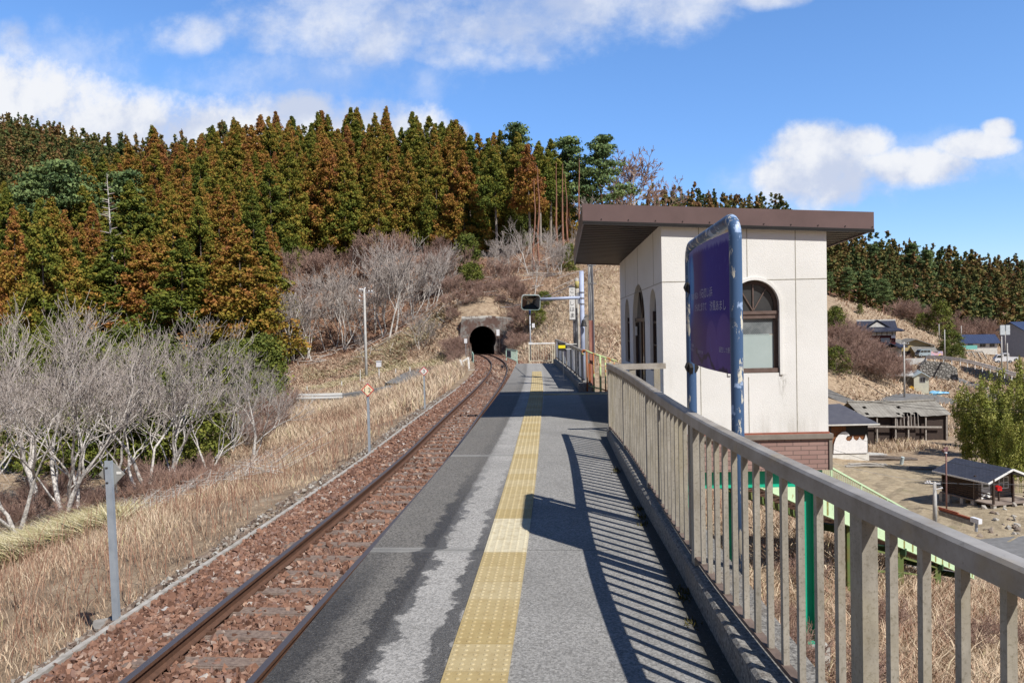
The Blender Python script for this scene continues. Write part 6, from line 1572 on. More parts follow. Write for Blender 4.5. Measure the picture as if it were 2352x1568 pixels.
# wooded slope litter and hillside straw right of the tunnel
x, y = area(75000, lambda y: ((1130-1311)/1760*y, (1640-1311)/1760*y), 44, 150, .8); blades('hillside_straw', x, y, .15+.5*RNG.random(len(x)), np.full(len(x), .055), .30+.35*clumpn(x, y, .12)+RNG.normal(0, .2, len(x)), lean=.9)
x, y = area(26000, lambda y: ((600-1311)/1760*y, (1130-1311)/1760*y), 90, 140); blades('slope_litter', x, y, .15+.5*RNG.random(len(x)), np.full(len(x), .12), RNG.random(len(x))*.42, lean=1.2)
# bank under the railing
x, y = area(80000, lambda y: (np.full(len(y), 1.7)+.02*y, .62*y+4.5), 3, 42, .9); c_ = clumpn(x, y, .8); blades('dry_grass', x, y, .15+.5*RNG.random(len(x))**1.4*(.5+.7*c_), np.full(len(x), .011)+.0006*y, .25+.4*c_+RNG.normal(0, .2, len(x)), lean=.6)
x, y = area(26000, lambda y: ((1900-1311)/1760*y, (2400-1311)/1760*y), 89, 128); k = clumpn(x, y, .25) > .38; x, y = x[k], y[k]; blades('dry_grass', x, y, .2+.7*RNG.random(len(x))**1.3, np.full(len(x), .07), .6+RNG.normal(0, .2, len(x)), lean=.35)
x, y = area(16000, lambda y: ((1900-1311)/1760*y, (2360-1311)/1760*y), 128, 258); blades('hillside_straw', x, y, .3+.8*RNG.random(len(x)), np.full(len(x), .20), .5+RNG.normal(0, .2, len(x)), lean=.8)
x, y = area(5000, lambda y: ((1960-1311)/1760*y, (2120-1311)/1760*y), 112, 118); blades('green_weeds', x, y, .3+.4*RNG.random(len(x)), np.full(len(x), .10), .1+RNG.random(len(x))*.4, M_SASA, .6)
# fallen branches
def sticks(name, n, pf, L0, L1, r, mat):
    P0, P1 = [], []
    for _ in range(n):
        px_, Y_ = pf(); g = on_ground(px_, Y_); a = rg2.random()*6.28; L = rg2.uniform(L0, L1); dx_, dy_ = L*math.cos(a), L*math.sin(a)*.6
        P0.append((g[0], g[1], g[2]+.35)); P1.append((g[0]+dx_, g[1]+dy_, gz(g[0]+dx_, g[1]+dy_)+.3+rg2.uniform(0, .4)))
    P0, P1 = np.array(P0), np.array(P1); V_, F_2 = prism_arr(P0, P1, np.full(n, r), np.full(n, r*.5), 4); np_mesh(name, V_, F_2, mat, attr=np.repeat(RNG.random(n)*.5, 8), kind='stuff')
sticks('fallen_branches', 130, lambda: (rg2.uniform(640, 1340), rg2.uniform(96, 132)), 1.5, 6, .07, M_TWIG)
sticks('brush_sticks', 900, lambda: (rg2.uniform(-40, 640), rg2.uniform(20, 46)), .6, 2.2, .010, M_TWIG)
# ------------------------------------------------------------------ valley: roads, sheds, houses
M_ASPH = simple('valley asphalt', (.20, .20, .20), (.14, .14, .14), 2, .95)
def draped(name, pts, w, mat, dz=.05, n=10):
    """road laid over the ground along a line of (x, y)"""
    V_, F_2 = [], []
    P = []
    for a, b in zip(pts[:-1], pts[1:]):
        for i in range(n): P.append((lerp(a[0], b[0], i/n), lerp(a[1], b[1], i/n)))
    P.append(pts[-1])
    for i, (x, y) in enumerate(P):
        a, b = P[max(0, i-1)], P[min(len(P)-1, i+1)]; dx, dy = b[0]-a[0], b[1]-a[1]; L = math.hypot(dx, dy); nx_, ny_ = -dy/L, dx/L
        zs = [gz(x+nx_*w*q, y+ny_*w*q) for q in (-.5, 0, .5)]; zc = max(zs)+dz
        for q in (-.5, .5): V_.append((x+nx_*w*q, y+ny_*w*q, zc))
    for q in (-.5, .5):
        for i, (x, y) in enumerate(P): V_.append((V_[2*i+(q > 0)][0], V_[2*i+(q > 0)][1], V_[2*i+(q > 0)][2]-1.2))
    m = len(P)
    for i in range(m-1):
        F_2.append((2*i, 2*i+2, 2*i+3, 2*i+1)); F_2.append((2*m+i, 2*m+i+1, 2*i+2, 2*i)); F_2.append((2*i+1, 2*i+3, 3*m+i+1, 3*m+i))
    mb = MB(); mb.mesh(V_, F_2); return mb.build(name, mat, kind='structure')
def gp(px, py, z=None, Y=None):
    q = at_z(px, py, z) if z is not None else at_y(px, py, Y); return (q[0], q[1])
draped('valley_road', [gp(1880, 932, Y=122), gp(1960, 925, Y=124), gp(2060, 915, Y=132), gp(2180, 905, Y=142), gp(2400, 890, Y=158)], 4.0, M_ASPH)
draped('valley_road', [gp(1960, 940, Y=112), gp(2080, 940, Y=113), gp(2200, 945, Y=112)], 2.5, M_ASPH)
draped('hillside_road', [gp(2050, 830, Y=192), gp(2130, 822, Y=184), gp(2230, 832, Y=168), gp(2345, 868, Y=142), gp(2420, 900, Y=132)], 3.4, M_ASPH, -.05)
draped('left_valley_road', [(-62, 83), (-38, 80.5), (-26, 79), (-18.5, 78.5), (-14.8, 84)], 4.2, M_ASPH)
draped('yard_road', [(11, 43), (17, 45), (24, 47.2), (32, 48), (48, 45)], 4.4, M_ASPH, .06)
M_GR = simple('white guardrail', (.80, .81, .80), (.68, .69, .68), 5, .4)
def guardrail(name, pts, label, dz=.05, tall=.75, wid=.35):
    o = empty(name, (pts[0][0], pts[0][1], gz(*pts[0])), label, 'guardrail'); L0 = o.location
    P = [Vector((x, y, gz(x, y)+dz)) for x, y in pts]
    mb = MB()
    for a, b in zip(P[:-1], P[1:]):
        for h_, w_ in ((tall-.12, .22), (tall-.42, .18)): mb.bar(a-L0+Vector((0, 0, h_)), b-L0+Vector((0, 0, h_)), .07, w_)
        mb.bar(a-L0+Vector((0, 0.02, tall-.17)), b-L0+Vector((0, .02, tall-.17)), .02, .10)
    mb.build('beam', M_GR, o)
    for a, b in zip(P[:-1], P[1:]):
        n = max(1, int((b-a).length/4)); 
        for i in range(n): q = a.lerp(b, i/n)-L0; mb = MB(); mb.bar(q-Vector((0, -.06, .3)), q+Vector((0, .06, tall-.05)), .11, .11); mb.build('post', M_GR, o)
    return o
guardrail('guardrail', [(-62, 80.2), (-45, 78.3), (-33.5, 76.9), (-26.4, 76.0), (-23.2, 75.8)], 'white road guardrail in the hollow left of the track', .15, .95)
_o = empty('guardrail', at_y(2128, 827, 178), 'long white guardrail curving down the road above the bamboo', 'guardrail')
_GP = [Vector(at_y(*q))-_o.location for q in ((2128, 826, 178), (2168, 828, 172), (2206, 833, 166), (2240, 841, 158), (2275, 851, 150), (2308, 861, 143), (2342, 871, 137), (2400, 888, 130))]
mb = MB()
for a, b in zip(_GP[:-1], _GP[1:]):
    for h_, w_ in ((.80, .34), (.42, .24)): mb.bar(a+Vector((0, 0, h_)), b+Vector((0, 0, h_)), .09, w_)
mb.build('beam', M_GR, _o)
for a, b in zip(_GP[:-1], _GP[1:]):
    for f_ in (0, .5): q = a.lerp(b, f_); mb = MB(); mb.bar(q-Vector((0, -.1, .6)), q+Vector((0, .1, .9)), .10, .10); mb.build('post', M_GR, _o)
M_POST = simple('white delineator', (.75, .75, .73))
for i, (px_, Y_) in enumerate([(700, 84), (780, 84), (905, 84), (938, 83), (1960, 113), (2003, 118), (2057, 124), (2100, 128), (2030, 121)]):
    b = on_ground(px_, Y_); mb = MB(); mb.tube([(0, 0, -.2), (0, 0, .75), (0, 0, 1.0)], [.06, .06, .02], 8); o = mb.build('road_post', M_POST, None, label='slim white delineator post beside the %s valley road' % ('left' if i < 4 else 'right'), cat='road post', group='white delineator posts, %s' % ('left' if i < 4 else 'right')); o.location = b
# concrete ramp by the left road
mb = MB(); P = [at_y(925, 921, 76), at_y(1003, 878, 70), at_y(1003, 886, 70), at_y(930, 930, 76)]; mb.poly(P); mb.poly([P[3], P[2], (P[2][0], P[2][1]-.2, P[2][2]-2), (P[3][0], P[3][1]-.2, P[3][2]-2)]); mb.poly([(a, b+.8, c) for a, b, c in P]); mb.poly([P[1], P[0], (P[0][0], P[0][1]+.8, P[0][2]), (P[1][0], P[1][1]+.8, P[1][2])]); mb.build('retaining_wall', M_CONC_L, label='slanting pale concrete strip between the left road and the track bank', cat='retaining wall')

# poles
def pole_at(px, pyt, pyb, Y, r, label, **k):
    b = at_y(px, pyb, Y); t_ = at_y(px, pyt, Y); return utility_pole((b[0], Y, b[2]-.4), t_[2]-b[2]+.4, r, label, **k)
o = pole_at(843, 662, 920, 88, .19, 'tall pale utility pole with white insulators rising left of the tunnel', cross=False)
h = at_y(838, 662, 88)[2]-o.location.z
mb = MB()
for dx_, dz_ in ((-.5, -.1), (-.25, -.12), (.55, -.35), (.9, -.35), (-.55, -.9), (-.6, -1.4), (.1, .0)): mb.tube([(dx_, 0, h+dz_-.10), (dx_, 0, h+dz_), (dx_, 0, h+dz_+.12)], [.05, .10, .05], 6)
mb.build('insulator', M_INS, o, True)
mb = MB(); mb.bar((-.7, 0, h-.25), (.3, 0, h-.25), .08, .08); mb.bar((0, 0, h-.5), (1.2, 0, h-.5), .08, .08); mb.bar((-.65, 0, h-1.0), (0, 0, h-1.0), .06, .06); mb.bar((-.7, 0, h-1.5), (0, 0, h-1.5), .06, .06); mb.build('crossarm', M_GALV, o)
pole_at(872, 828, 912, 84, .10, 'short steel pole with a small box near the left road', cross=False)
mb = MB(); b = at_y(871, 836, 84); mb.box((-.25, -.2, -.3), (.25, .2, .3)); mb.box((-.3, -.25, .3), (.3, .25, .36)); mb.build('control_box', M_INS, bpy.data.objects[[q.name for q in bpy.data.objects if q.name.startswith('utility_pole')][-1]]).location = (0, 0, b[2]-at_y(872, 912, 84)[2]+.4)
for px_, pt, pb, l_ in ((829, 848, 918, 'thin wire pole left of the white utility pole'), (835, 870, 915, 'lowest thin wire pole between the two taller ones'), (1104, 700, 700, '')):
    if l_: pole_at(px_, pt, pb, 85, .07, l_, cross=False)
pole_at(2077.5, 785, 917, 132, .17, 'grey utility pole standing by the valley road beside the white building', arms=1)
pole_at(2170, 757, 826, 190, .17, 'utility pole behind the start of the long guardrail', cross=False)
pole_at(2157, 744, 779, 225, .15, 'small far utility pole on the straw slope', cross=False)
pole_at(2301, 772, 862, 158, .16, 'left pole of the pair in front of the grey house', cross=False)
pole_at(2314, 788, 866, 154, .15, 'shorter pole of the pair in front of the grey house', cross=False)
pole_at(2208, 748, 775, 225, .15, 'distant pole at the foot of the brown forest', cross=False)
o = pole_at(2309, 760, 800, 165, .12, 'pole carrying a pale box panel before the grey house', cross=False)
mb = MB(); mb.box((-1.0, -.1, 3.2), (-.1, .2, 5.2)); mb.box((.1, -.1, 3.2), (.9, .2, 5.2)); mb.build('panel', simple('pale panel', (.55, .6, .62)), o)

# generic house parts -------------------------------------------------
def local(o): return MB()
def windows(o, specs, wm=None, fmm=None):
    """specs: (x0,x1,z0,z1,y) openings on the front (-y) face, or ('s', y0,y1,z0,z1,x) on a side"""
    for sp_ in specs:
        w = empty('window', (0, 0, 0), None, None); w.parent = o
        if sp_[0] == 's':
            _, y0, y1, z0, z1, x = sp_; s = 1 if x > 0 else -1
            mb = MB(); mb.box((min(x, x+s*.02), y0, z0), (max(x, x+s*.02), y1, z1)); mb.build('pane', wm or M_GLASS, w)
            mb = MB()
            for a, b, c, d in ((y0-.05, y0, z0, z1), (y1, y1+.05, z0, z1), (y0-.05, y1+.05, z0-.05, z0), (y0-.05, y1+.05, z1, z1+.05), ((y0+y1)/2-.02, (y0+y1)/2+.02, z0, z1)): mb.box((min(x, x+s*.05), a, c), (max(x, x+s*.05), b, d))
            mb.build('frame', fmm or M_GALV, w)
        else:
            x0, x1, z0, z1, y = sp_
            mb = MB(); mb.box((x0, y-.02, z0), (x1, y, z1)); mb.build('pane', wm or M_GLASS, w)
            mb = MB()
            for a, b, c, d in ((x0-.05, x0, z0, z1), (x1, x1+.05, z0, z1), (x0-.05, x1+.05, z0-.05, z0), (x0-.05, x1+.05, z1, z1+.05), ((x0+x1)/2-.02, (x0+x1)/2+.02, z0, z1)): mb.box((a, y-.05, c), (b, y, d))
            mb.build('frame', fmm or M_GALV, w)
def gable_roof(w, d, z, rise, ov, th, axis='x', skew=0):
    """ridge along axis; w in x, d in y; centred on 0"""
    mb = MB(); X_, Y_ = w/2+ov, d/2+ov
    if axis == 'x': prof_ = [(-Y_, z-rise*ov/(d/2)), (0, z+rise), (Y_, z-rise*ov/(d/2))]
    else: prof_ = [(-X_, z-rise*ov/(w/2)), (0, z+rise), (X_, z-rise*ov/(w/2))]
    e = X_ if axis == 'x' else Y_
    def P(a, b, s): return (s*e, a, b) if axis == 'x' else (a, s*e, b)
    for i in range(2):
        (a, za), (b, zb_) = prof_[i], prof_[i+1]
        q = [P(a, za, -1), P(a, za, 1), P(b, zb_, 1), P(b, zb_, -1)]; r = [(x, y, zz_-th) for x, y, zz_ in q]
        mb.mesh(q+r, [(0, 1, 2, 3), (7, 6, 5, 4), (0, 4, 5, 1), (1, 5, 6, 2), (2, 6, 7, 3), (3, 7, 4, 0)])
    return mb
def gable_wall(w, d, h, rise, axis='x', z0=-1.5):
    mb = MB(); mb.box((-w/2, -d/2, z0), (w/2, d/2, h))
    if axis == 'x':
        for s in (-1, 1): mb.poly([(s*w/2, -d/2, h), (s*w/2, d/2, h), (s*w/2, 0, h+rise)])
    else:
        for s in (-1, 1): mb.poly([(-w/2, s*d/2, h), (w/2, s*d/2, h), (0, s*d/2, h+rise)])
    return mb
def hip_roof(w, d, z, rise, ov, th=.2, ridge=.5, curl=.0):
    mb = MB(); X_, Y_ = w/2+ov, d/2+ov; r = w/2*ridge
    a = [(-X_, -Y_, z+curl), (X_, -Y_, z+curl), (X_, Y_, z+curl), (-X_, Y_, z+curl)]; m = [(0, -Y_, z), (X_, 0, z), (0, Y_, z), (-X_, 0, z)]; t_ = [(-r, 0, z+rise), (r, 0, z+rise)]
    vs = a+m+t_+[(x, y, q-th) for x, y, q in a+m]
    mb.mesh(vs, [(0, 4, 8), (4, 9, 8), (4, 1, 9), (1, 5, 9), (5, 2, 9), (2, 6, 9), (6, 8, 9), (6, 3, 8), (3, 7, 8), (7, 0, 8), (0, 10, 14, 4), (4, 14, 11, 1), (1, 11, 15, 5), (5, 15, 12, 2), (2, 12, 16, 6), (6, 16, 13, 3), (3, 13, 17, 7), (7, 17, 10, 0), (10, 13, 12, 11)])
    return mb
def tilemat(name, c1, c2, sc=3.2, ax=0, rough=.35):
    t = NT(name); p = t.obj(); S = t.sep(p)
    w = t.math('FRACT', t.math('MULTIPLY', S[ax], sc)); n_ = t.noise(p, 1.2, 6, .7)
    c = t.mix(t.mr(n_, .35, .7), c1, c2); t.col(t.mix(t.mr(w, .0, .22, .65, 0), c, tuple(v*.35 for v in c1))); t.rough(rough); t.bump(t.math('ABSOLUTE', t.math('SUBTRACT', w, .5)), .6, .06); return t.m
M_NAVY = tilemat('navy glazed tile', (.045, .050, .075), (.03, .032, .05), 1.6, 0, .4)
M_GREYT = tilemat('grey cement tile', (.235, .225, .205), (.15, .14, .125), 2.0, 0, .8)
M_OLDT = tilemat('old grey pan tile', (.30, .285, .25), (.17, .155, .135), 3.6, 0, .9)
M_BLUER = tilemat('blue sheet roof', (.05, .07, .135), (.04, .052, .10), 1.6, 0, .35)
M_PLASTER = simple('white plaster', (.66, .65, .61), (.55, .53, .48), 2, .9)
M_MAROON = simple('maroon boards', (.10, .022, .025), (.075, .02, .02), 2, .8)
M_TAN = simple('tan render', (.46, .36, .18), (.38, .30, .16), 1.5, .9)
M_DWOOD = simple('dark aged boards', (.065, .045, .036), (.035, .026, .022), 6, .85, .5, 20, stretch=(.4, .4, 5))
M_OWOOD = simple('orange stained boards', (.26, .105, .04), (.12, .05, .025), 7, .8, .4, 20, stretch=(6, 6, .3))
def base_of(px, py, Y): q = at_y(px, py, Y); return (q[0], Y, q[2])

# temple roofed two storey house
b = base_of(2012, 822, 205); H_ = empty('traditional_house', b, 'tall two storey house with a sweeping navy temple style roof and maroon walls', 'house', rz=R(-10))
mb = MB(); mb.box((-5.2, -4, -1.5), (5.2, 4, 3.0)); mb.build('lower_wall', M_PLASTER, H_)
mb = hip_roof(11.4, 8.8, 3.0, 1.5, .7, .25, .6, .12); mb.build('lower_roof', M_NAVY, H_)
mb = MB(); mb.box((-4.0, -3.2, 3.4), (4.0, 3.2, 5.9)); mb.build('upper_wall', M_MAROON, H_)
mb = MB(); mb.box((-4.05, -3.25, 5.9), (4.05, 3.25, 7.0)); mb.build('white_band', M_PLASTER, H_)
mb = MB()
for x_ in (-4.0, -2.8, -1.6, -.4, .8, 2.0, 3.2, 4.0): mb.box((x_-.07, -3.30, 5.9), (x_+.07, -3.25, 7.0))
mb.box((-4.05, -3.32, 6.45), (4.05, -3.25, 6.52)); mb.build('timber_frame', M_DWOOD, H_)
rf2 = hip_roof(9.6, 7.4, 7.0, 1.6, 1.0, .3, .55, .25).build('upper_roof', M_NAVY, H_)
mb = gable_roof(6.0, 4.2, 8.0, 1.9, .25, .2, 'y'); mb.build('gable', M_NAVY, rf2)
mb = gable_roof(9.0, 4.4, 8.0, 1.7, .1, .2, 'x'); mb.build('ridge_roof', M_NAVY, rf2)
mb = MB(); mb.poly([(-2.0, -2.15, 8.05), (2.0, -2.15, 8.05), (0, -2.15, 9.4)]); mb.build('gable_infill', M_PLASTER, rf2)
mb = MB(); mb.box((-4.7, -.12, 9.6), (4.7, .12, 9.95)); mb.build('ridge', M_PLASTER, rf2)
windows(H_, [(-3.2, -1.2, 4.2, 5.2, -3.2), (.6, 2.6, 4.2, 5.2, -3.2), (-4.4, -2.6, .6, 2.4, -4), (-1.6, 1.0, 0, 2.4, -4), (2.2, 4.4, .6, 2.4, -4)], simple('shoji', (.5, .52, .5)))
mb = MB(); mb.box((2.9, -3.75, 5.2), (3.9, -3.3, 5.9)); mb.build('outdoor_unit', M_INS, H_)
mb = gable_roof(4.0, 3.0, 2.9, 1.2, .5, .2, 'y'); mb.v = [(x+2.2, y-4.8, z) for x, y, z in mb.v]; mb.build('porch_roof', M_NAVY, H_)
b = base_of(2092, 822, 207); H2 = empty('tan_house', b, 'tan walled house with grey tiled roofs beside the van', 'house', rz=R(-8))
gable_wall(7.5, 7, 3.7, 1.4, 'y').build('wall', M_TAN, H2); gable_roof(7.5, 7, 3.7, 1.4, .8, .2, 'y').build('roof', M_GREYT, H2)
mb = MB(); mb.box((-6, 1, -1.5), (-3.6, 5, 3.8)); mb.build('side_wall', M_TAN, H2)
mb = MB(); mb.mesh([(-8, -3.5, 3.6), (-2.5, -3.5, 3.6), (-2.5, 0, 5.0), (-8, 0, 5.0), (-2.5, 3.5, 3.6), (-8, 3.5, 3.6), (-8, -3.5, 3.4), (-2.5, -3.5, 3.4)], [(0, 1, 2, 3), (3, 2, 4, 5), (6, 7, 1, 0)]); mb.build('side_roof', M_GREYT, H2)
mb = MB(); mb.mesh([(-1, -6.6, 1.9), (4.6, -6.6, 1.9), (4.6, -3.4, 3.2), (-1, -3.4, 3.2), (-1, -6.6, 1.75), (4.6, -6.6, 1.75)], [(0, 1, 2, 3), (4, 5, 1, 0)]); mb.build('lean_to_roof', M_GREYT, H2)
mb = MB(); mb.box((-3.0, -3.53, 0), (-1.0, -3.5, 2.0)); mb.build('garage_dark_slab', M_BLACK, H2); windows(H2, [(-7.2, -6.2, .8, 1.9, 1.0), (1, 2.2, .8, 1.8, -3.5)])  # black slab on the wall stands in for the dark garage inside
for (px_, py, Y_, w, d, h, rise, rm, wm_, ax, lab, rz) in ((2240, 801, 232, 9, 7, 2.2, 2.0, M_BLUER, M_PLASTER, 'x', 'low house with a long blue roof beyond the dark garden trees', -8), (2382, 802, 178, 11, 8, 4.6, 1.6, M_BLUER, simple('blue grey siding', (.33, .36, .42), (.28, .31, .37), 2), 'x', 'blue grey two storey house with navy roof at the right edge', 6)):
    b = base_of(px_, py, Y_); o = empty('house', b, lab, 'house', rz=R(rz)); gable_wall(w, d, h, rise, ax).build('wall', wm_, o); gable_roof(w, d, h, rise, .7, .2, ax).build('roof', rm, o)
    windows(o, [(-w*.35, -w*.2, .7, 1.8, -d/2), (w*.0, w*.16, .7, 1.8, -d/2), (w*.28, w*.42, .7, 1.8, -d/2)]+([(-w*.3, -w*.15, h-1.6, h-.6, -d/2)] if h > 4 else []))
mb = MB(); mb.box((-2.2, 0, 0), (2.2, .1, 1.1)); o = mb.build('turquoise_fence', simple('turquoise sheet', (.18, .50, .45)), None, label='short turquoise sheet fence before the low blue roofed house', cat='fence'); o.location = base_of(2226, 802, 225)
b = base_of(1968, 776, 235); o = empty('small_shed', b, 'half sunken dark shed roof above the temple roofed house', 'shed', rz=R(-30)); gable_wall(7, 4, .8, 1.0).build('wall', M_DWOOD, o); gable_roof(7, 4, .8, 1.0, .5, .15).build('roof', M_NAVY, o); o.location.z += 4.5
# terrace wall, stone wall, van, board, truck
mb = MB(); P = [at_y(2000, 824, 178), at_y(2066, 824, 178), at_y(2127, 822, 178)]; q = [at_y(2000, 850, 178), at_y(2070, 845, 178), at_y(2126, 828, 178)]
for i in range(2): mb.poly([q[i], q[i+1], P[i+1], P[i]]); mb.poly([P[i], P[i+1], (P[i+1][0], P[i+1][1]+.4, P[i+1][2]), (P[i][0], P[i][1]+.4, P[i][2])]); mb.poly([(a, b_+.4, c) for a, b_, c in (q[i+1], q[i], P[i], P[i+1])])
mb.build('terrace_wall', simple('whitish retaining concrete', (.60, .59, .56), (.45, .44, .41), .6, .9), label='long pale concrete terrace wall below the temple roofed house', cat='retaining wall')
t = NT('fieldstone'); p = t.obj(); vo = t.n('ShaderNodeTexVoronoi'); t.l(p, vo.inputs['Vector']); vo.inputs['Scale'].default_value = 1.5; vo.feature = 'DISTANCE_TO_EDGE'
t.col(t.mix(t.mr(vo.outputs['Distance'], .0, .16), (.03, .028, .025), t.mix(t.noise(p, 2, 3), (.16, .15, .14), (.34, .33, .30)))); t.rough(.95); t.bump(vo.outputs['Distance'], 1, .3); M_FST = t.m
sw = empty('stone_wall', at_y(2150, 868, 172), 'dark fieldstone retaining wall behind the bamboo grove', 'retaining wall'); Ls = sw.location
mb = MB(); A_ = [Vector(at_y(a, b_, 172))-Ls for a, b_ in ((2108, 880), (2114, 840), (2128, 829), (2175, 832), (2198, 846), (2203, 880))]; mb.poly(A_); mb.poly([v+Vector((0, 1.5, 0)) for v in reversed(A_)])
for i in range(6): a, b_ = A_[i], A_[(i+1) % 6]; mb.poly([a, a+Vector((0, 1.5, 0)), b_+Vector((0, 1.5, 0)), b_])
mb.build('masonry', M_FST, sw)
for i in range(40):
    pass
def vehicle(name, loc, rz, L, Wd_, Hh, body, label, cat, truck=False):
    o = empty(name, loc, label, cat, rz=rz); mb = MB(); c = .12
    if truck: side = [(-L/2, .35), (L/2, .35), (L/2, .95), (L/2-.15, 1.05), (L/2-.5, Hh-.05), (L/2-.7, Hh), (L/2-1.55, Hh), (L/2-1.6, .85), (-L/2, .85)]
    else: side = [(-L/2, .3), (L/2, .3), (L/2+.02, .75), (L/2-.12, 1.0), (L/2-.62, Hh-.12), (L/2-.8, Hh), (-L/2+.15, Hh), (-L/2, Hh-.3)]
    mb.prism(side, lambda a, b_, d: (a, d, b_), -Wd_/2, Wd_/2); mb.build('body', body, o)
    mb = MB()
    if truck: gl = [[(L/2-.25, 1.08), (L/2-.55, Hh-.15), (L/2-1.4, Hh-.15), (L/2-1.4, 1.08)]]
    else: gl = [[(L/2-.25, 1.05), (L/2-.7, Hh-.2), (L/2-1.25, Hh-.2), (L/2-1.25, 1.05)], [(L/2-1.35, 1.05), (L/2-1.35, Hh-.2), (L/2-2.2, Hh-.2), (L/2-2.2, 1.05)], [(L/2-2.3, 1.05), (L/2-2.3, Hh-.2), (-L/2+.25, Hh-.25), (-L/2+.2, 1.05)]]
    for g_ in gl:
        for s in (-1, 1): mb.prism(g_, lambda a, b_, d: (a, d, b_), s*Wd_/2, s*(Wd_/2+.012))
    mb.mesh([(L/2-.10, -Wd_/2+.1, 1.05), (L/2-.10, Wd_/2-.1, 1.05), (L/2-.62, Wd_/2-.15, Hh-.12), (L/2-.62, -Wd_/2+.15, Hh-.12)], [(0, 1, 2, 3)]); mb.build('window', M_GLASS, o)
    for sx in (-1, 1):
        for s in (-1, 1):
            w = empty('wheel', (sx*(L/2-.62), s*(Wd_/2-.06), .29), None, None); w.parent = o
            mb = MB(); mb.tube([(0, -.08, 0), (0, .08, 0)], .29, 16); mb.build('tyre', M_BLACK, w); mb = MB(); mb.tube([(0, -.09, 0), (0, .09, 0)], .17, 12); mb.build('rim', M_GALV, w)
    mb = MB(); mb.box((L/2-.02, -Wd_/2+.06, .62), (L/2+.04, -Wd_/2+.32, .82)); mb.build('headlight', M_INS, o); mb = MB(); mb.box((L/2-.02, Wd_/2-.32, .62), (L/2+.04, Wd_/2-.06, .82)); mb.build('headlight', M_INS, o)
    return o
vehicle('van', base_of(2120, 819, 196), R(196), 3.4, 1.48, 1.85, simple('silver blue car paint', (.38, .46, .50), (.36, .44, .48), 1, .25, metal=.3), 'small silver blue van parked beside the tan house', 'van')
vehicle('small_truck', base_of(2304, 833, 166), R(170), 3.4, 1.45, 1.75, simple('white car paint', (.75, .76, .76), (.7, .7, .7), 1, .25), 'small white truck parked on the slope below the grey house', 'truck', True)
vehicle('small_truck', base_of(2316, 829, 170), R(175), 3.4, 1.45, 1.7, simple('pale grey car paint', (.62, .64, .66), (.6, .6, .62), 1, .25), 'pale grey small truck half hidden behind the white one', 'truck', True)
o = empty('painted_board', base_of(2148, 817, 200), 'pink painted board with yellow and blue blots beside the van', 'board')
t = NT('painted board'); p = t.obj(); t.col(t.ramp(t.noise(p, 1.6, 3), [(.38, (.35, .45, .62)), (.46, (.66, .40, .46)), (.58, (.70, .45, .48)), (.63, (.80, .65, .08))])); mb = MB(); mb.box((-2.2, 0, .1), (1.9, .08, 1.15)); mb.build('board', t.m, o)
mb = MB(); mb.box((-2.3, 0.1, -.5), (-2.2, .2, 1.2)); mb.box((1.9, .1, -.5), (2.0, .2, 1.2)); mb.build('post', M_DWOOD, o)
# retaining frames on the slope under the blue roofed house
o = empty('slope_frame', base_of(2222, 826, 214), 'ribbed concrete slope frame under the low blue roofed house', 'retaining wall'); mb = MB()
for i in range(9): mb.bar((-5.5+i*1.35, 0, -.4), (-6.1+i*1.35, 1.6, 2.0), .25, .25)
mb.bar((-6, 0, -.4), (6, 0, -.4), .3, .3); mb.bar((-6.4, 1.7, 2.0), (4.6, 1.7, 2.0), .3, .3); mb.build('frame', M_CONC, o)
# small pale shed with light blue roof
b = base_of(2112, 906, 148); o = empty('pale_shed', b, 'pale yellow shed with a light blue sheet roof at the foot of the bank', 'shed', rz=R(-18))
MV = lambda mb: mb
mb = gable_wall(2.4, 6.5, 3.7, .75, 'y'); mb.build('wall', simple('pale yellow sheet', (.66, .66, .52), (.56, .56, .46), 2, .7), o)
mb = gable_roof(2.4, 6.5, 3.7, .75, .3, .1, 'y'); mb.build('roof', simple('light blue sheet', (.42, .60, .66), (.55, .56, .55), .8, .5), o)
windows(o, [(-.2, .6, 2.6, 3.4, -3.25)])
mb = MB(); mb.mesh([(-1.2, -3.2, 3.75), (-7.5, -1.8, 3.75), (-7.5, 1.5, 4.4), (-1.2, 0, 4.45), (-1.2, -3.2, 3.6), (-7.5, -1.8, 3.6)], [(0, 3, 2, 1), (4, 0, 1, 5)]); mb.build('side_roof', simple('grey sheet roof', (.50, .51, .50), (.38, .38, .37), 1, .5), o)
mb = MB(); mb.box((-7.3, -1.6, -1), (-1.2, 1, 3.6)); mb.build('side_wall', simple('shaded sheet wall', (.30, .29, .27), (.22, .21, .19), 1), o)
mb = MB(); mb.tube([(-1.6, -3.35, 1.45), (-1.6, -3.30, 1.45)], .42, 12); mb.build('orange_disc', simple('orange disc', (.75, .42, .03)), o)
mb = MB(); q = base_of(2152, 905, 146)
for i in range(3): mb.ico((i*1.0-.6, 0, .2), .7, 0, (1.3, .8, .8-.2*i))
mb.build('blue_tarp', simple('blue tarpaulin', (.18, .42, .62), (.12, .34, .55), 3, .4), label='crumpled blue tarpaulin heap right of the pale shed', cat='tarpaulin').location = q
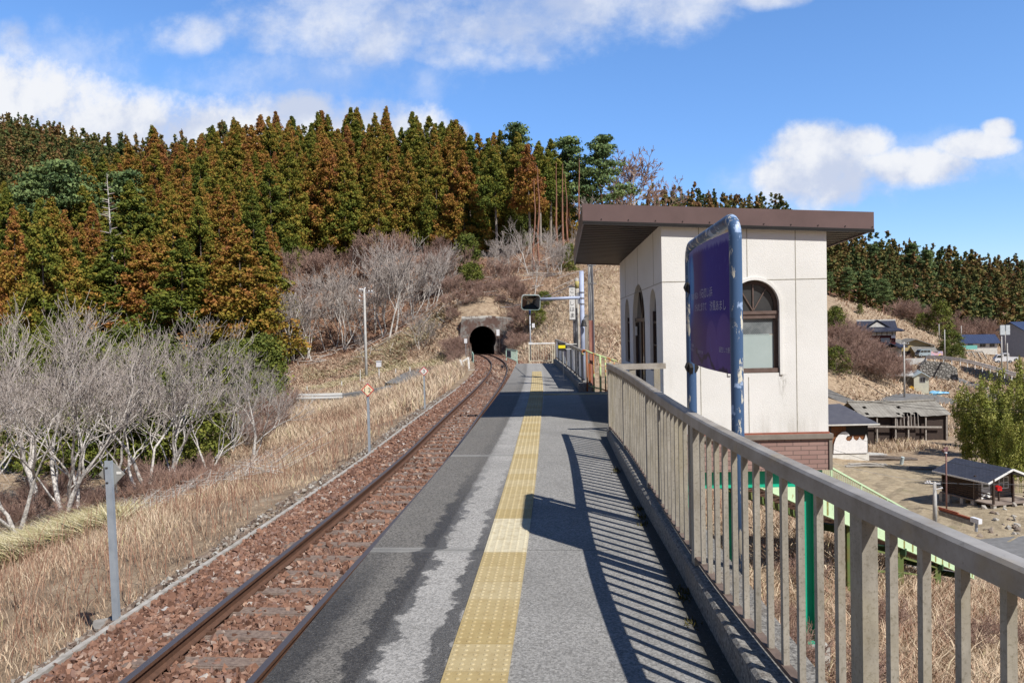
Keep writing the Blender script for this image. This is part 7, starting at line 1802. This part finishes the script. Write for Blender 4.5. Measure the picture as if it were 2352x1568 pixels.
# tiled roof barn (sagging)
Yb = 98.0; b = base_of(2052, 1000, Yb); o = empty('old_barn', b, 'derelict long barn with a broken grey pan tile roof', 'barn', rz=R(5)); o.scale = (1.4,)*3
mb = MB(); nx_, ny_ = 26, 7; ex, hz_ = 3.9, 2.05
def roofp(i, j, s):
    x = -ex+2*ex*i/nx_; f = j/ny_; dmg = 0
    z = hz_+1.0*(1-f)-.10*math.sin(math.pi*i/nx_)+.02*math.sin(i*1.9); skew_ = (.25 if s < 0 else 0)*f*1.5
    return (x+(1-f)*(-.15), s*(2.3*f), z)
g2 = [[roofp(i, j, -1) for i in range(nx_+1)] for j in range(ny_+1)]
for j in range(ny_):
    for i in range(nx_):
        if j >= ny_-2 and (11 <= i <= 16) and random.random() < .8: continue
        if random.random() < .012: continue
        mb.poly([g2[j][i], g2[j+1][i], g2[j+1][i+1], g2[j][i+1]]); 
for j in range(ny_):
    for i in range(nx_): a = [roofp(i, j, 1), roofp(i+1, j, 1), roofp(i+1, j+1, 1), roofp(i, j+1, 1)]; mb.poly(a)
mb.build('roof', M_OLDT, o)
mb = MB(); mb.tube([(-ex-.2, 0, hz_+1.12), (-ex-.1, 0, hz_+1.03), (0, 0, hz_+.93), (ex-.25, 0, hz_+1.03), (ex-.1, 0, hz_+1.2)], .11, 8); mb.build('ridge', M_OLDT, o)
mb = MB()
for x0, x1, zt in ((-3.7, -2.6, 1.9), (-1.1, .9, 1.9), (1.9, 3.7, 2.0)): mb.box((x0, -2.0, -1), (x1, -1.9, zt))
mb.box((-3.7, 1.9, -1), (3.7, 2.0, 2)); mb.box((3.6, -1.9, -1), (3.7, 1.9, 2.2)); mb.box((-3.7, -1.9, -1), (-3.6, 1.9, 2.2)); mb.box((-3.6, -1.8, -.5), (3.6, 1.8, 1.85)); mb.build('wall', M_DWOOD, o)
mb = MB(); mb.bar((-3.8, -2.25, 1.2), (3.0, -2.3, 1.0), .08, .14)
for x_ in (-3.5, -2.5, -.9, .2, 1.7, 3.5): mb.bar((x_, -2.15, -.3), (x_, -2.15, 2.0), .1, .1)
for k in range(7): mb.bar((-.8+k*.3, -2.3, 1.0), (-.7+k*.3, -2.0, 2.2), .05, .05)
mb.build('loose_timber', simple('silvered timber', (.40, .37, .33), (.25, .22, .19), 5), o)
# wave shed
b = base_of(1954, 1040, 83); o = empty('wave_shed', b, 'small orange board shed with charcoal roof and white cut out wave', 'shed', rz=R(4)); o.scale = (1.4,)*3
mb = MB(); mb.box((-2.4, 0, -.6), (1.25, 3.2, 2.3)); mb.build('wall', M_OWOOD, o)
mb = MB(); mb.mesh([(-2.6, -.6, 2.25), (1.9, -.6, 2.25), (.3, 2.6, 3.45), (-2.6, 2.6, 3.35), (-2.6, -.6, 2.13), (1.9, -.6, 2.13), (.3, 2.6, 3.3), (-2.6, 2.6, 3.2)], [(0, 1, 2, 3), (7, 6, 5, 4), (0, 4, 5, 1), (1, 5, 6, 2), (2, 6, 7, 3), (3, 7, 4, 0)]); mb.build('roof', simple('charcoal sheet roof', (.095, .095, .11), (.075, .075, .09), 1, .45), o)
mb = MB(); mb.box((-2.6, -.64, 2.17), (1.92, -.6, 2.27)); mb.box((-2.5, -.06, -.6), (1.35, 0, -.05)); mb.build('white_trim', M_PLASTER, o)
mb = MB(); mb.box((-1.55, -.08, -.0), (-1.5, 0, 2.1)); mb.box((1.18, -.06, 0), (1.28, 0, 2.2)); mb.box((-.35, -.05, 1.35), (1.15, -.02, 2.0)); mb.build('opening_dark_slab', M_BLACK, o)  # black slabs on the boards stand in for darkness in openings
wv = [(-1.35, .0), (1.2, .0), (1.2, 1.1), (1.1, 1.42), (1.0, 1.1), (.9, .98), (.75, 1.05), (.62, 1.22), (.5, 1.0), (.38, .95), (.2, 1.08), (.12, 1.32), (.02, 1.05), (-.12, .92), (-.3, .95), (-.42, 1.1), (-.3, 1.3), (-.12, 1.34), (-.2, 1.52), (-.42, 1.66), (-.7, 1.62), (-.95, 1.4), (-1.15, 1.15), (-1.3, .7)]
mb = MB(); mb.prism(wv, lambda a, b_, d: (a, d, b_), -.13, -.09); mb.build('wave_panel', simple('white board', (.78, .77, .76), (.66, .65, .64), 5), o)
# timber heaps and planks in the yard
def heap(name, px, py, Y, n, L, rad, mat, label, cat, spread=.8, rz=0):
    q = base_of(px, py, Y); o = empty(name, (q[0], Y, gz(q[0], Y)), label, cat, rz=rz); rr = random.Random(px)
    for k in range(n):
        mb = MB(); y_ = rr.gauss(0, spread*.4); z_ = rad+abs(rr.gauss(0, .14))*(1-min(1, abs(y_)/spread)); x_ = rr.gauss(0, .25); a_ = rr.gauss(0, .10)
        mb.tube([(x_-L/2, y_-a_*L/2, z_), (x_, y_, z_+.05), (x_+L/2, y_+a_*L/2, z_*.8)], rad*rr.uniform(.7, 1.2), 5); mb.build('pole', mat, o)
    return o
heap('timber_pile', 2032, 1030, 84, 16, 5.6, .10, simple('dark old poles', (.16, .13, .11), (.09, .075, .065), 5), 'heap of dark weathered poles right of the wave shed', 'timber pile', .9, -.12)
heap('timber_pile', 1995, 1012, 88, 6, 3.4, .05, simple('white pipes', (.62, .62, .6), (.5, .5, .48), 5), 'scatter of white pipes behind the dark pole heap', 'pipes', .8, -.1)
heap('plank_pile', 1990, 1048, 79, 6, 3.6, .07, simple('grey planks', (.42, .40, .37), (.3, .28, .25), 5), 'flat scatter of grey planks in the yard before the wave shed', 'planks', .6, -.05)
heap('plank_pile', 2148, 1052, 77, 12, 4.1, .065, simple('dark planks', (.15, .13, .12), (.26, .24, .21), 3), 'thin pile of dark planks behind the log cabin', 'planks', .6, -.2)
mb = MB(); mb.tube([(0, 0, 0), (.12, -.2, .95)], .17, 10); mb.build('pipe_stub', simple('pale blue pipe', (.52, .60, .60)), label='short pale blue pipe standing at the end of the pole heap', cat='pipe').location = on_ground(2066, 81)
# rocks in the yard at the right
mb_r = [on_ground(2290+rg2.uniform(-45, 50), rg2.uniform(50, 57)) for _ in range(26)]
n = len(mb_r); scatter(ICOV, ICOF, np.array(mb_r)+np.array([0, 0, .22]), RNG.uniform(.07, .24, (n, 3)), rand_rot(n), .5+RNG.random(n)*.5, 'yard_rubble', M_PEB, .3, kind='stuff')

# log cabin with veranda
Yc = 56.0
A_ = Vector(at_y(2270, 1109, 56)); B_ = Vector(at_z(2141, 1080, A_.z)); L_ = (A_-B_).length; CR = math.atan2(A_.y-B_.y, A_.x-B_.x)
RYH = min((abs(proj_x(A_+Vector((-math.sin(CR), math.cos(CR), 0))*q)-2327), q) for q in np.arange(.8, 4, .02))[1]
RX1 = L_*.555; RX0 = -L_*.445; GB = at_y(2264, 1169, 56)[2]
cx_, cy_ = A_.x-(RX1*math.cos(CR)+RYH*math.sin(CR)), A_.y-(RX1*math.sin(CR)-RYH*math.cos(CR)); print('cabin', L_, RYH, math.degrees(CR), A_.z, GB)
o = empty('log_cabin', (cx_, cy_, GB), 'dark log cabin with a navy shingle roof, white gable trim and a veranda', 'cabin', rz=CR)
M_LOG = simple('dark stained logs', (.07, .045, .032), (.035, .024, .02), 3, .7, .6, 8, stretch=(.3, .3, 6))
M_LOG2 = simple('weathered logs', (.30, .25, .21), (.17, .13, .11), 3, .85, .4, 12, stretch=(.3, .3, 6))
cw, cd, ch = 4.4, 3.4, 1.75          # ridge runs along x; the veranda is at the +x gable end
x0, x1, y0, y1 = RX0+.5, RX1-1.6, -RYH+.6, RYH-.6; fz = .32
cab = empty('log_wall', (0, 0, 0), None, None); cab.parent = o
nl = 11
for (xa, ya, xb_, yb_) in ((x0-.15, y0, x1+.15, y0), (x0-.15, y1, x1+.15, y1), (x0, y0-.15, x0, y1+.15), (x1, y0-.15, x1, y1+.15)):
    mb = MB()
    for k in range(nl): mb.tube([(xa, ya, fz+.09+k*.155), (xb_, yb_, fz+.09+k*.155)], .084, 8)
    mb.build('logs', M_LOG if not (xa == x1) else M_LOG2, cab)
mb = MB(); mb.poly([(x1, y0, fz+1.7), (x1, y1, fz+1.7), (x1, 0, fz+2.33)]); mb.poly([(x0, y0, fz+1.7), (x0, y1, fz+1.7), (x0, 0, fz+2.33)]); mb.build('gable_wall', M_LOG, o)
rx0, rx1, ry = RX0, RX1, RYH; rz_e, rz_r = A_.z-GB, A_.z-GB+.85
t = NT('navy shingles'); p = t.obj(); bt = t.n('ShaderNodeTexBrick'); t.l(p, bt.inputs['Vector'])
for k_, val in (('Color1', (.040, .045, .062, 1)), ('Color2', (.055, .060, .080, 1)), ('Mortar', (.02, .02, .03, 1)), ('Scale', 1.0), ('Mortar Size', .012), ('Brick Width', .30), ('Row Height', .16)): bt.inputs[k_].default_value = val
t.col(bt.outputs['Color']); t.rough(.6); M_SHIN = t.m
mb = MB()
for s in (-1, 1):
    q = [(rx0, s*ry, rz_e), (rx1, s*ry, rz_e), (rx1, 0, rz_r), (rx0, 0, rz_r)]; r = [(a, b_, c-.09) for a, b_, c in q]
    mb.mesh(q+r, [(0, 1, 2, 3), (7, 6, 5, 4), (0, 4, 5, 1), (1, 5, 6, 2), (2, 6, 7, 3), (3, 7, 4, 0)])
rfc = mb.build('roof', M_SHIN, o)
M_WTRIM = simple('white trim', (.74, .74, .72), (.6, .6, .58), 6)
mb = MB()
for s in (-1, 1): mb.bar((rx1+.02, s*(ry+.02), rz_e-.06), (rx1+.02, 0, rz_r-.06), .03, .14)
mb.bar((rx0, -ry-.01, rz_e-.06), (rx1, -ry-.01, rz_e-.06), .03, .11); mb.build('white_trim', M_WTRIM, rfc)
mb = MB(); mb.box((x0-.1, y0-.3, fz-.1), (x1+1.75, y1+.3, fz-.02))
mb.build('deck', M_LOG2, o)
for (x_, y_) in ((x1+1.6, y0-.15), (x1+1.6, y1+.15), (x1+1.6, 0.0), (x1+.1, y0-.15)):
    mb = MB(); mb.box((x_-.06, y_-.06, fz-.02), (x_+.06, y_+.06, fz+1.75)); mb.build('post', M_LOG, o)
for (x_, y_) in [(x1+1.6, y) for y in (y0-.15, -.9, 0, .9, y1+.15)]+[(x, y0-.2) for x in (x0, -1.0, .2, x1)]:
    mb = MB(); mb.box((x_-.13, y_-.13, -.5), (x_+.13, y_+.13, fz-.1)); mb.build('footing', M_CONC_L, o)
for z_ in (fz+.35, fz+.62):
    mb = MB(); mb.bar((x1+.1, y0-.17, z_), (x1+1.6, y0-.17, z_), .04, .09); mb.build('rail', M_LOG, o); mb = MB(); mb.bar((x1+1.6, .9, z_), (x1+1.6, y1+.17, z_), .04, .09); mb.build('rail', M_LOG, o)
wdr = empty('door', (0, 0, 0), None, None); wdr.parent = o
mb = MB(); mb.box((x1+.10, -1.25, fz), (x1+.14, -.45, fz+1.55)); mb.build('leaf', M_WTRIM, wdr); mb = MB(); mb.box((x1+.14, -1.1, fz+.85), (x1+.15, -.6, fz+1.4)); mb.build('pane', M_GLASS, wdr)
ww = empty('window', (0, 0, 0), None, None); ww.parent = o
mb = MB(); mb.box((x1+.10, .35, fz+.6), (x1+.14, 1.25, fz+1.5)); mb.build('frame', M_WTRIM, ww); mb = MB()
for a in range(2):
    for c_ in range(2):
        mb.box((x1+.14, .42+a*.42, fz+.68+c_*.40), (x1+.15, .76+a*.42, fz+1.02+c_*.40))
mb.build('pane', M_GLASS, ww)
mb = MB(); mb.box((x1+.9, -.62, fz-.02), (x1+1.0, -.52, fz+.75)); mb.build('stand', M_LOG, o)
pb = empty('red_letterbox', (0, 0, 0), 'small bright red letter box on a stand on the cabin veranda', 'letter box'); cp, sp2 = math.cos(CR), math.sin(CR); lx, ly = x1+.95, -.57; pb.location = (o.location.x+lx*cp-ly*sp2, o.location.y+lx*sp2+ly*cp, o.location.z+fz+.75)
mb = MB(); mb.box((-.15, -.15, 0), (.15, .15, .26)); mb.prism([(-.17, 0), (.17, 0), (.0, .10)], lambda a, b_, d: (a, d, b_+.26), -.17, .17); mb.build('box', simple('letterbox red', (.70, .02, .02)), pb); mb = MB(); mb.box((-.09, -.16, .16), (.09, -.15, .19)); mb.build('slot', M_BLACK, pb)
# dark roof corner at the right edge
b = base_of(2385, 1060, 72); o = empty('field_hut', (b[0], 72, b[2]-.8), 'dark navy roofed hut cut off by the right edge above the cabin', 'hut', rz=R(10)); gable_wall(3.2, 2.6, 1.9, .8).build('wall', M_DWOOD, o); gable_roof(3.2, 2.6, 1.9, .8, .5, .12).build('roof', M_NAVY, o)
# poles near the cabin
b = base_of(2174, 1172, 57); zt = at_y(2174, 1026, 57)[2]; o = empty('loudspeaker_pole', b, 'thin red brown steel pole with a loudspeaker in front of the cabin', 'pole'); h = zt-b[2]
mb = MB(); mb.tube([(0, 0, -.5), (0, 0, h)], .055, 8); mb.build('pole', simple('red brown pole', (.22, .12, .11), (.17, .09, .08), 4), o, True)
mb = MB(); mb.box((-.12, -.1, h-.3), (.10, .1, h)); mb.tube([(-.1, -.1, h-.15), (-.3, -.2, h-.25)], [.05, .13], 10); mb.build('loudspeaker', simple('brown horn', (.22, .12, .12)), o)
mb = MB(); mb.tube([(-.08, -.1, h-.42), (-.08, -.1, h-.36)], .11, 10); mb.build('lamp', M_INS, o)
b = base_of(2147, 1166, 50); zt = at_y(2147, 1106, 50)[2]; o = utility_pole((b[0], 50, b[2]-1.2), zt-b[2]+1.2, .14, 'short pale concrete pole with a street lamp and wires left of the cabin', cross=False); h = zt-b[2]+1.2
mb = MB(); mb.bar((-.6, 0, h-.05), (.35, 0, h-.12), .04, .05); mb.tube([(-.3, 0, h-.05), (-.3, 0, h+.08)], .05, 6); mb.tube([(-.45, 0, h-.05), (-.45, 0, h+.08)], .05, 6); mb.build('crossarm', M_INS, o)
mb = MB(); mb.tube([(0, -.05, h-.5), (.2, -.1, h-.42), (.42, -.15, h-.35)], [.02, .03, .06], 6); mb.build('street_lamp', M_INS, o)
mb = MB(); mb.tube([(.11, 0, 0), (.11, 0, h-.6)], .03, 6); mb.build('conduit', M_GALV, o)
# rusty beam with a white end block
a, c_ = Vector(at_y(2158, 1168, 52.5)), Vector(at_y(2234, 1192, 50.0)); o = empty('rusty_beam', a, 'rusty steel beam ending in a white block beside the yard road', 'barrier')
d_ = c_-a; mb = MB(); mb.bar((0, 0, 0), d_, .16, .12); mb.bar((0, .1, .06), d_*.6+Vector((0, .1, .08)), .1, .1); mb.build('beam', simple('rust red beam', (.30, .085, .04), (.20, .06, .035), 3), o)
mb = MB(); mb.bar((0, 0, -.25), d_+Vector((0, 0, -.25)), .2, .3); mb.build('concrete_base', M_CONC, o)
mb = MB(); mb.bar(d_*.98, d_*1.22, .28, .30); mb.build('end_block', M_INS, o); mb = MB(); mb.tube([d_*1.1-Vector((0, 0, .1)), d_*1.1-Vector((0, 0, .7))], .09, 8); mb.build('post', M_GALV, o)
# pink white drum under the stairs
b = base_of(1991, 1300, 42); mb = MB(); mb.tube([(0, 0, 0), (0, 0, 1.45), (0, 0, 1.6), (0, 0, 1.68)], [.27, .27, .23, .1], 14); mb.build('pink_post', simple('faded pink plaster', (.70, .56, .58), (.60, .45, .48), 2, .7), None, True, label='squat faded pink post on the road under the green stairs', cat='bollard').location = b
vehicle('parked_car', base_of(2100, 1275, 46), R(100), 3.6, 1.5, 1.45, simple('dark blue car paint', (.03, .05, .12), (.03, .05, .11), 1, .2), 'dark blue car parked in the shade under the green stairs', 'car')

# overhead cables
M_CABLE = simple('black cable', (.03, .03, .03))
def cable(p0, p1, sag, r, label, mat=None, n=24):
    p0, p1 = Vector(p0), Vector(p1); pts = [p0.lerp(p1, i/n)-Vector((0, 0, sag*4*(i/n)*(1-i/n))) for i in range(n+1)]
    mb = MB(); mb.tube(pts, r, 4); return mb.build('overhead_cable', mat or M_CABLE, label=label, cat='cable')
cable(at_y(1830, 880, 75), at_y(2420, 940, 60), .8, .016, 'upper black cable crossing the straw bank beside the white building')
cable(at_y(1830, 884, 75), at_y(2420, 944, 60), .9, .016, 'second black cable just under the upper one over the bamboo')
cable(at_y(1800, 990, 44), at_y(2440, 1150, 40), .5, .010, 'black cable running over the wave shed to the loudspeaker pole')
cable(at_y(1830, 960, 46), at_y(2460, 1105, 42), .5, .009, 'thin black cable over the tiled barn and yard grass')
cable(at_y(2147, 1107, 50), at_y(2440, 1108, 44), .12, .008, 'pale wire from the short concrete pole past the cabin', M_GALV)
cable(at_y(2147, 1107, 50), at_y(1900, 1060, 54), .15, .008, 'pale wire from the short concrete pole to the left', M_GALV)
cable((.30, 27.4, 3.45), at_y(1150, 705, 82), .25, .016, 'thin grey stay wire from the name board post toward the tunnel', M_GALV)
